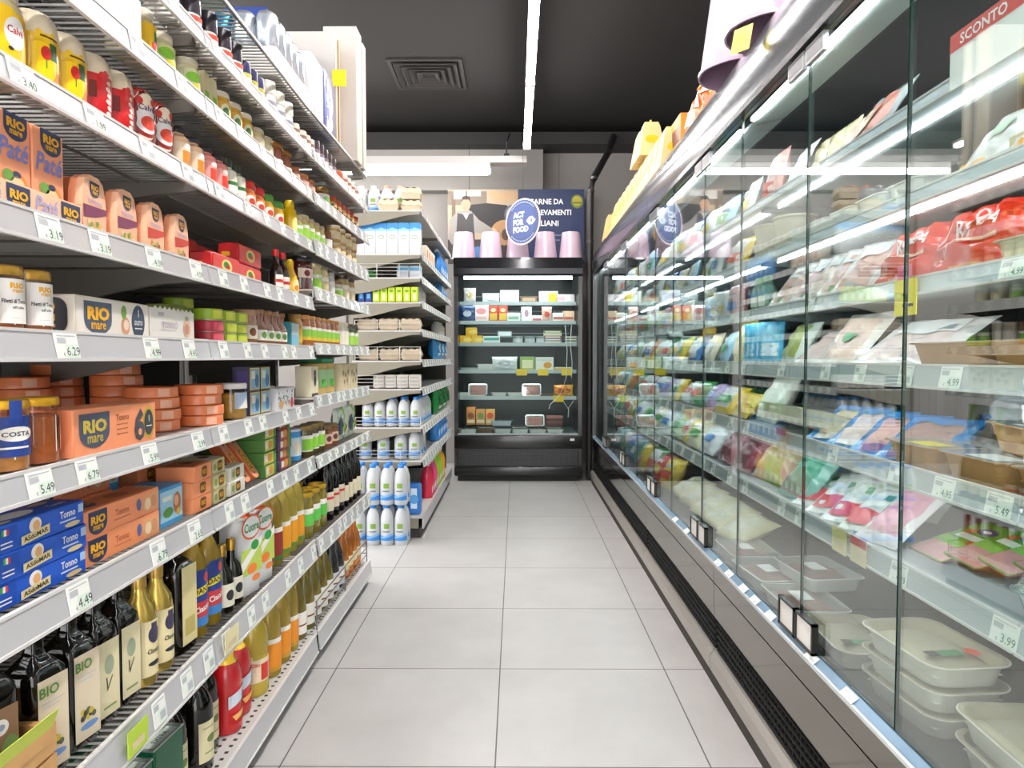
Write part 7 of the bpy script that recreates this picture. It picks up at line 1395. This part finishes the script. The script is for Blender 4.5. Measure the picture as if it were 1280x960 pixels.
rp(vac('pepper_bag', .18, .12, .06, '#e6c84a', '#e0b02c', 96), 'yellow vegetable bag on the second fridge shelf', 'second', 2.70, .06, 0, R(-40))
fill('second', 'bag', ['yellow', 'lilac', 'green', 'white', 'yellow', 'lilac', 'pale green', 'red', 'white', 'green', 'orange', 'pale green', 'teal', 'white'], 2.76, 6.0, .19, .14, .07, 'vegetable_bag', -38, .04, 5)
# lowest level
pst = MB(); bowl(pst, .26, .19, .045, film('#dfe8e6', .6, .06), .03, .86); pm = MB(); mound(pm, .22, .15, .008, .042, mat('#d9a85e', .5, noise=.4, scale=55, bump=.6), 7, rough=.35)
for i in range(26):
    rr = random.Random(i); a = rr.uniform(0, pi); x0, y0_ = rr.uniform(-.06, .06), rr.uniform(-.04, .04)
    pm.tube([(x0 - .04 * cos(a), y0_ - .03 * sin(a), .042), (x0, y0_ + .006, .053 + .004 * rr.random()), (x0 + .04 * cos(a), y0_ + .03 * sin(a), .042)], .002, mat('#e0b266', .45), 5)
plid = MB(); plid.loft([[(x, y, z) for x, y in rrect(-.13 * k, .13 * k, -.095 * k, .095 * k, .03)] for k, z in ((1.03, .046), (1.0, .048), (.93, .066), (.9, .067))], glass('#eef4f2', .9, .05, .03), cap0=False)
pk_ = Kind('pasta_tray', 'tray', [('tray', pst), ('contents', pm), ('lid', plid)])
rp(pk_, 'clear lidded tray of fresh pasta strands on the lowest fridge shelf', 'lowest', 1.06, .13, -.1)
def salami(seed):
    q = MB(); w, h = .13, .19; q.prism(rrect(-w / 2, w / 2, 0, h, .008), -.004, 0, mat('#5fae3c', .35), mat('#8a3a34', .5)); mp = front(-.004)
    q.decal(rrect(-w / 2 + .004, w / 2 - .004, .004, h * .36, .006), mp, mat('#d8a0a0', .35, noise=.3, scale=30), .0004); q.decal([(-w / 2, h * .52), (w / 2, h * .42), (w / 2, h * .34), (-w / 2, h * .34)], mp, mat('#8fce5a', .45), .0007)
    q.decal(ell(.0, h * .8, .028, .016), mp, mat('#23407f', .5), .0008); q.decal(ell(.0, h * .8, .012, .006), mp, WHITE, .0012); q.decal(rect(-.045, .045, h * .55, h * .66), mp, mat('#e9efe4', .5), .0008); q.decal(ell(.03, h * .5, .018, .012), mp, mat('#d8452f', .5), .001); q.decal(ell(-.035, h * .72, .014, .012), mp, mat('#e2742c', .5), .001)
    return q
sl = Kind('salami_pack', 'pack', salami(1))
for i, (y, dep, rz, dz) in enumerate([(1.285, .15, -.25, .036), (1.36, .135, -.2, .024), (1.44, .12, -.1, .012), (1.53, .10, 0, .0)]):
    rp(sl, 'green fronted sliced meat pack fanned on the lowest fridge shelf, %s from the camera' % ORD[i], 'lowest', y, dep, rz, R(-72), dz=dz, group='green fronted sliced meat packs')
rp(vac('meat_pack', .14, .24, .02, '#dcd4d4', '#d090a0', 101), 'long pink meat pack leaning on the lowest fridge shelf', 'lowest', 1.63, .04, .2, R(-52))
rp(vac('meat_pack', .2, .2, .02, '#c9b8b4', '#7a4a48', 102, None), 'dark red meat pack lying deep in the lowest fridge shelf', 'lowest', 1.40, .28, 0, R(-70))
for i, (y, dp, z_) in enumerate([(1.72, .05, 0), (1.82, .07, .012), (1.92, .05, .0), (2.02, .06, .012), (1.80, .2, .02), (1.95, .2, .02)]):
    rp(vac('radish_pack', .15, .19, .016, '#eef2ea', ('#e6ece0', '#dfe8dc')[i % 2], 110 + i, [(-.4, .3, .1, .42, '#e2505a'), (-.2, .35, .5, .62, '#dfe6da'), (-.1, .3, .66, .8, '#4a9a6a')]), 'white and red flat pack on the lowest fridge shelf, %s row, %s from the camera' % ('front' if i < 4 else 'back', ORD[i if i < 4 else i - 4]), 'lowest', y, .06 if i < 4 else .22, .5, R(-62), dz=.0 if i < 4 else .02, group='white and red flat packs')
rp(vac('salad_bag', .2, .18, .06, '#8fc4b4', '#3a9a7a', 120), 'green salad bag on the lowest fridge shelf', 'lowest', 2.14, .05, .1, R(-40))
rp(vac('salad_bag', .22, .2, .07, '#c9dfe6', '#4a9ad8', 121, [(-.2, .2, .4, .7, '#e6eef2')]), 'bright blue salad bag behind the green one', 'lowest', 2.30, .20, .1, R(-48))
rp(vac('potato_bag', .24, .2, .1, '#d8c49a', '#c9ae78', 122), 'beige bag of potatoes on the lowest fridge shelf', 'lowest', 2.44, .08, .1, R(-42))
for i, y in enumerate([2.67, 2.875]): rp(vac('radicchio_bag', .19, .17, .08, '#9a4a5a', '#5f1224', 123 + i), 'dark red leaf bag on the lowest fridge shelf, %s of two' % ORD[i], 'lowest', y, .06, 0, R(-40), group='dark red leaf bags')
fill('lowest', 'bag', ['white', 'cream', 'yellow', 'pale green', 'white', 'cream', 'orange', 'pale green', 'white', 'green', 'yellow', 'brown', 'pale green', 'green'], 3.0, 6.0, .2, .16, .09, 'vegetable_bag', -38, .04, 6)
# bottom deck
def cheese_tub(seed, fillc='#efe9dc', w=.25, d=.17, h=.05, m='#e6dfd2'):
    t = MB(); bowl(t, w, d, h, mat(m, .35, coat=.3), .04, .86, rim=.008, n=7); m_ = MB(); mound(m_, w * .88, d * .86, h * .45, h * .5, mat(fillc, .5, noise=.06, scale=20, bump=.2), seed, rough=.08)
    f = MB(); f.loft([[(x, y, z) for x, y in rrect(-w / 2 - .005, w / 2 + .005, -d / 2 - .005, d / 2 + .005, .04, 7)] for z in (h + .0004, h + .0014)], glass('#f8f6f0', .9, .05, .04))
    l = MB(); tp = topf(h + .0014); l.decal(rect(w * .2, w * .3, -d * .35, d * .1), tp, mat('#4a8a5a', .5), .0004); l.decal(rect(w * .2, w * .3, -d * .35, -d * .2), tp, INK, .0006); l.decal(ell(w * .25, d * .25, .018, .014), tp, mat('#e2503a', .5), .0005)
    return Kind('cheese_tub', 'tub', [('tub', t), ('contents', m_), ('film', f), ('label', l)])
ct = cheese_tub(1)
for i in range(3): ct.place('pale lidded cheese tub in the stack of three on the fridge bottom, %s' % ('lowest', 'middle', 'topmost')[i], (.90, 1.46, .371 + .052 * i), (0, 0, -pi / 2 + .1), 'stacked cheese tubs')
for i, (x, y) in enumerate([(.885, 1.76), (.92, 1.165)]): 
    for k_ in range(1 if i == 0 else 2): ct.place(('pale lidded cheese tub lying single beyond the stack of three', 'pale lidded cheese tub before the stack of three, %s' % ('lower', 'upper')[k_])[i], (x, y, .371 + .052 * k_), (0, 0, -pi / 2 - .05), 'cheese tubs')
cl2 = traym('meat_tray', .24, .17, .045, '#dfe0dc', '#c9907c', 130, lab=(rect(-.05, .03, -.03, .02), '#f2f0ee'))
for i, (x, y, z) in enumerate([(.87, 2.04, .371), (.87, 2.31, .371), (.88, 2.58, .371), (.97, 2.18, .4185)]): cl2.place('clear meat tray on the fridge bottom, %s' % ('%s from the camera' % ORD[i] if i < 3 else 'on top of two others'), (x, y, z), (0, 0, -pi / 2 + .1 * (i % 2)), 'clear meat trays on the fridge bottom')
K0 = traym('meat_tray', .24, .18, .05, '#cfd8dc', '#b9906c', 131); K0.place('clear deep tray with brown food on the fridge bottom by the near door', (.90, .86, .371), (0, 0, -pi / 2))
ctl = [vac('cheese_bag', .22, .2, .08, '#efe4b8', '#f2e8c4', 140 + i) for i in range(3)]
for i, y in enumerate([2.78, 3.0, 3.22, 3.44, 3.66]): ctl[i % 3].place('cream cheese bag lying on the fridge bottom, %s from the camera' % ORD[i], (.86, y, .375), (R(-68), 0, -pi / 2 + .1), 'cream cheese bags')
RZ['floor'] = .3705
fill('floor', 'bag', ['yellow', 'red', 'green', 'yellow', 'pale green', 'teal', 'blue', 'brown', 'teal', 'white'], 3.85, 6.0, .22, .2, .09, 'vegetable_bag', -30, .03, 7, where='fridge bottom, farther doors')
dt = [ticket(lambda u, z, o: (o * .6 - z * .8, u, z * .62 + o * .8), .05, .02, None) for _ in range(1)]
dk_ = Kind('price_card', 'price card', dt[0])
for i, y in enumerate([1.40, 1.58, 1.84, 1.96, 2.06, 2.2, 2.32, 2.75, 2.95]): dk_.place('small price card on the strip under the glass doors, %s from the camera' % ORD[i], (.694, y, .4345), (0, 0, pi), 'price cards under the glass doors')
# ------------------------------------------------------------------ on top of the fridge wall
LIL = mat('#b39aae', .3, coat=.4); tb_ = tub(.15, .11, .30)
for i, (x, y) in enumerate([(.815, 2.195), (.815, 2.51)]): tb_.place('large upturned lilac tub on the silver canopy, %s from the camera' % ORD[i], (x, y, 2.1556), (0, 0, 0), 'large lilac tubs on the canopy')
tb_.place('large upturned lilac tub farther in on the silver canopy', (1.12, 2.3, 2.1556), (0, 0, 0), 'large lilac tubs on the canopy')
ytag = MB(); ytag.box(-.03, .03, -.0012, 0, -.04, .04, mat('#f0d84a', .5)); ytag.decal(rect(-.02, .01, -.01, .02), front(-.0012), mat('#d8bf3a', .5))
tag(add('promotion_sign', ytag.mesh(), None, (.655, 2.02, 2.06), (R(-15), 0, -pi / 2 + .7)), 'yellow paper tag stuck on the silver canopy below the lilac tubs', 'tag')
q = MB(); q.rbox(-.14, .14, -.1, 0, 0, .2, mat('#c98a2a', .5), .003)
tag(add('biscuit_carton', q.mesh(), None, (.90, 1.86, 2.1556), (0, 0, -pi / 2)), 'amber carton on the silver canopy before the lilac tubs', 'carton')
def crisp(seed):
    q = MB(); mp = pillow(q, .19, .25, .07, lambda s, u: mat('#e0601c', .25, coat=.6, noise=.15, scale=12), nx=16, nz=18, wr=.008, seed=seed); q.decal(rect(-.05, .05, .09, .15), mp, mat('#f0e4d2', .4), .002); q.text('D', mp, -.01, .12, .04, INK, off=.003, bold=.05); q.decal(ell(.0, .19, .03, .02), mp, mat('#f0a03a', .4), .002); return Kind('crisp_bag', 'bag', q)
for i, (x, y, rz) in enumerate([(.83, 2.93, .2), (.84, 3.15, -.1), (.86, 3.37, .1)]): crisp(4 + i).place('orange crisp bag standing on the canopy, %s from the camera' % ORD[i], (x, y, 2.1566), (R(-8), R((-6, 8, 4)[i]), -pi / 2 + rz), 'orange crisp bags')
wp_ = vac('crisp_bag', .13, .17, .05, '#ece6dc', '#e0d8cc', 44, [(-.3, .3, .3, .6, '#5a5a60')], cat='bag'); wp_.place('small white bag beside the orange crisp bags on the canopy', (.82, 2.77, 2.1566), (R(-10), 0, -pi / 2))
q = MB(); q.rbox(-.1, .1, -.12, 0, 0, .22, mat('#e07a1e', .5), .004); q.box(-.08, .08, -.1205, -.119, .03, .17, mat('#5a2c1c', .5)); tag(add('biscuit_carton', q.mesh(), None, (.95, 3.60, 2.1556), (0, 0, -pi / 2)), 'orange carton with a brown window behind the crisp bags', 'carton')
def cake(w0, w1, h, c='#dcc288'):
    q = MB(); n_ = [(w0 / 2, 0), (w0 / 2, .01), (w1 / 2, h - .03), (w1 / 2 * .8, h)]
    rings = [[(k * sx, k * sy, z) for sx, sy in ((-1, -1), (1, -1), (1, 1), (-1, 1))] for k, z in n_]
    q.loft(rings, mat(c, .45), smooth=False)
    def mp(x, z, o): t = z / h; k = w0 / 2 + (w1 / 2 - w0 / 2) * min(1, max(0, (z - .01) / (h - .04))); return (x, -k - o, z)
    q.decal(ell(0, h * .48, w0 * .26, h * .12), mp, mat('#e8b81c', .4), .002); q.decal(ell(0, h * .48, w0 * .17, h * .07), mp, mat('#f2cc3a', .4), .0025); q.decal(rect(-w0 * .2, w0 * .2, h * .2, h * .24), mp, mat('#e6c050', .45), .002)
    def ms_(x, z, o): p = mp(x, z, o); return (-p[1], p[0], p[2])
    q.decal(ell(0, h * .48, w0 * .26, h * .12), ms_, mat('#e8b81c', .4), .002)
    hd_ = MB(); hd_.box(-.02, .02, -.004, .004, h, h + .02, mat('#e6c050', .5))
    return Kind('cake_box', 'box', [('box', q), ('ribbon', hd_)])
ck = cake(.165, .105, .215)
for i in range(11): ck.place('tapered yellow cake box standing on the canopy, %s from the camera' % ORD[i], (.845, 3.74 + .178 * i, 2.1556), (0, 0, -pi / 2), 'yellow cake boxes on the canopy')
for i, y in enumerate([4.36, 4.54]): ck.place('tapered yellow cake box stacked on two others on the canopy, %s from the camera' % ORD[i], (.845, y, 2.3912), (0, 0, -pi / 2), 'stacked yellow cake boxes')
ck.place('tapered yellow cake box at the far end of the canopy', (.84, 5.98, 2.1556), (0, 0, -pi / 2), 'yellow cake boxes on the canopy')
# small promotion cards on the rails
def promo(c1, c2, w=.075, h=.062):
    q = MB(); q.box(-w / 2, w / 2, -.0012, 0, -h / 2, h / 2, mat(c1, .5)); q.decal(rect(-w / 2, w / 2, h * .18, h / 2), front(-.0012), mat(c2, .5)); q.decal(rect(-w * .3, w * .3, -h * .3, -h * .02), front(-.0012), mat('#d9c9a0', .5)); return Kind('promotion_sign', 'price card', q)
promo('#e6dc9c', '#e6dc9c').place('pale yellow promotion card on the lowest fridge shelf rail', (RX - .0135, 1.69, .682), (0, 0, -pi / 2))
promo('#e2cfa0', '#cf3a2c').place('cream and red promotion card on the lowest fridge shelf rail', (RX - .0135, 1.595, .682), (0, 0, -pi / 2))
promo('#d8b890', '#b8402c').place('tan and red promotion card on the second fridge shelf rail', (RX - .0135, 2.07, .892), (0, 0, -pi / 2))
promo('#b9d63a', '#b9d63a', .07, .05).place('lime green card on the oil bottle shelf rail near the crate', G(1.235, .0135, .435), (0, 0, pi / 2 + GA))
promo('#e9dfae', '#e9dfae', .085, .055).place('pale yellow card on the oil bottle shelf rail of the middle bay', G(1.675, .0135, .437), (0, 0, pi / 2 + GA))
lf = MB(); lf.box(-.07, .07, -.001, 0, 0, .03, mat('#c6d64a', .5))
tag(add('shelf_card', lf.mesh(), None, G(.95, .0, ZT['oil bottle', 0] + .1135), (R(20), 0, pi / 2 + GA)), 'lime paper strip along the top of the wooden crate', 'card')
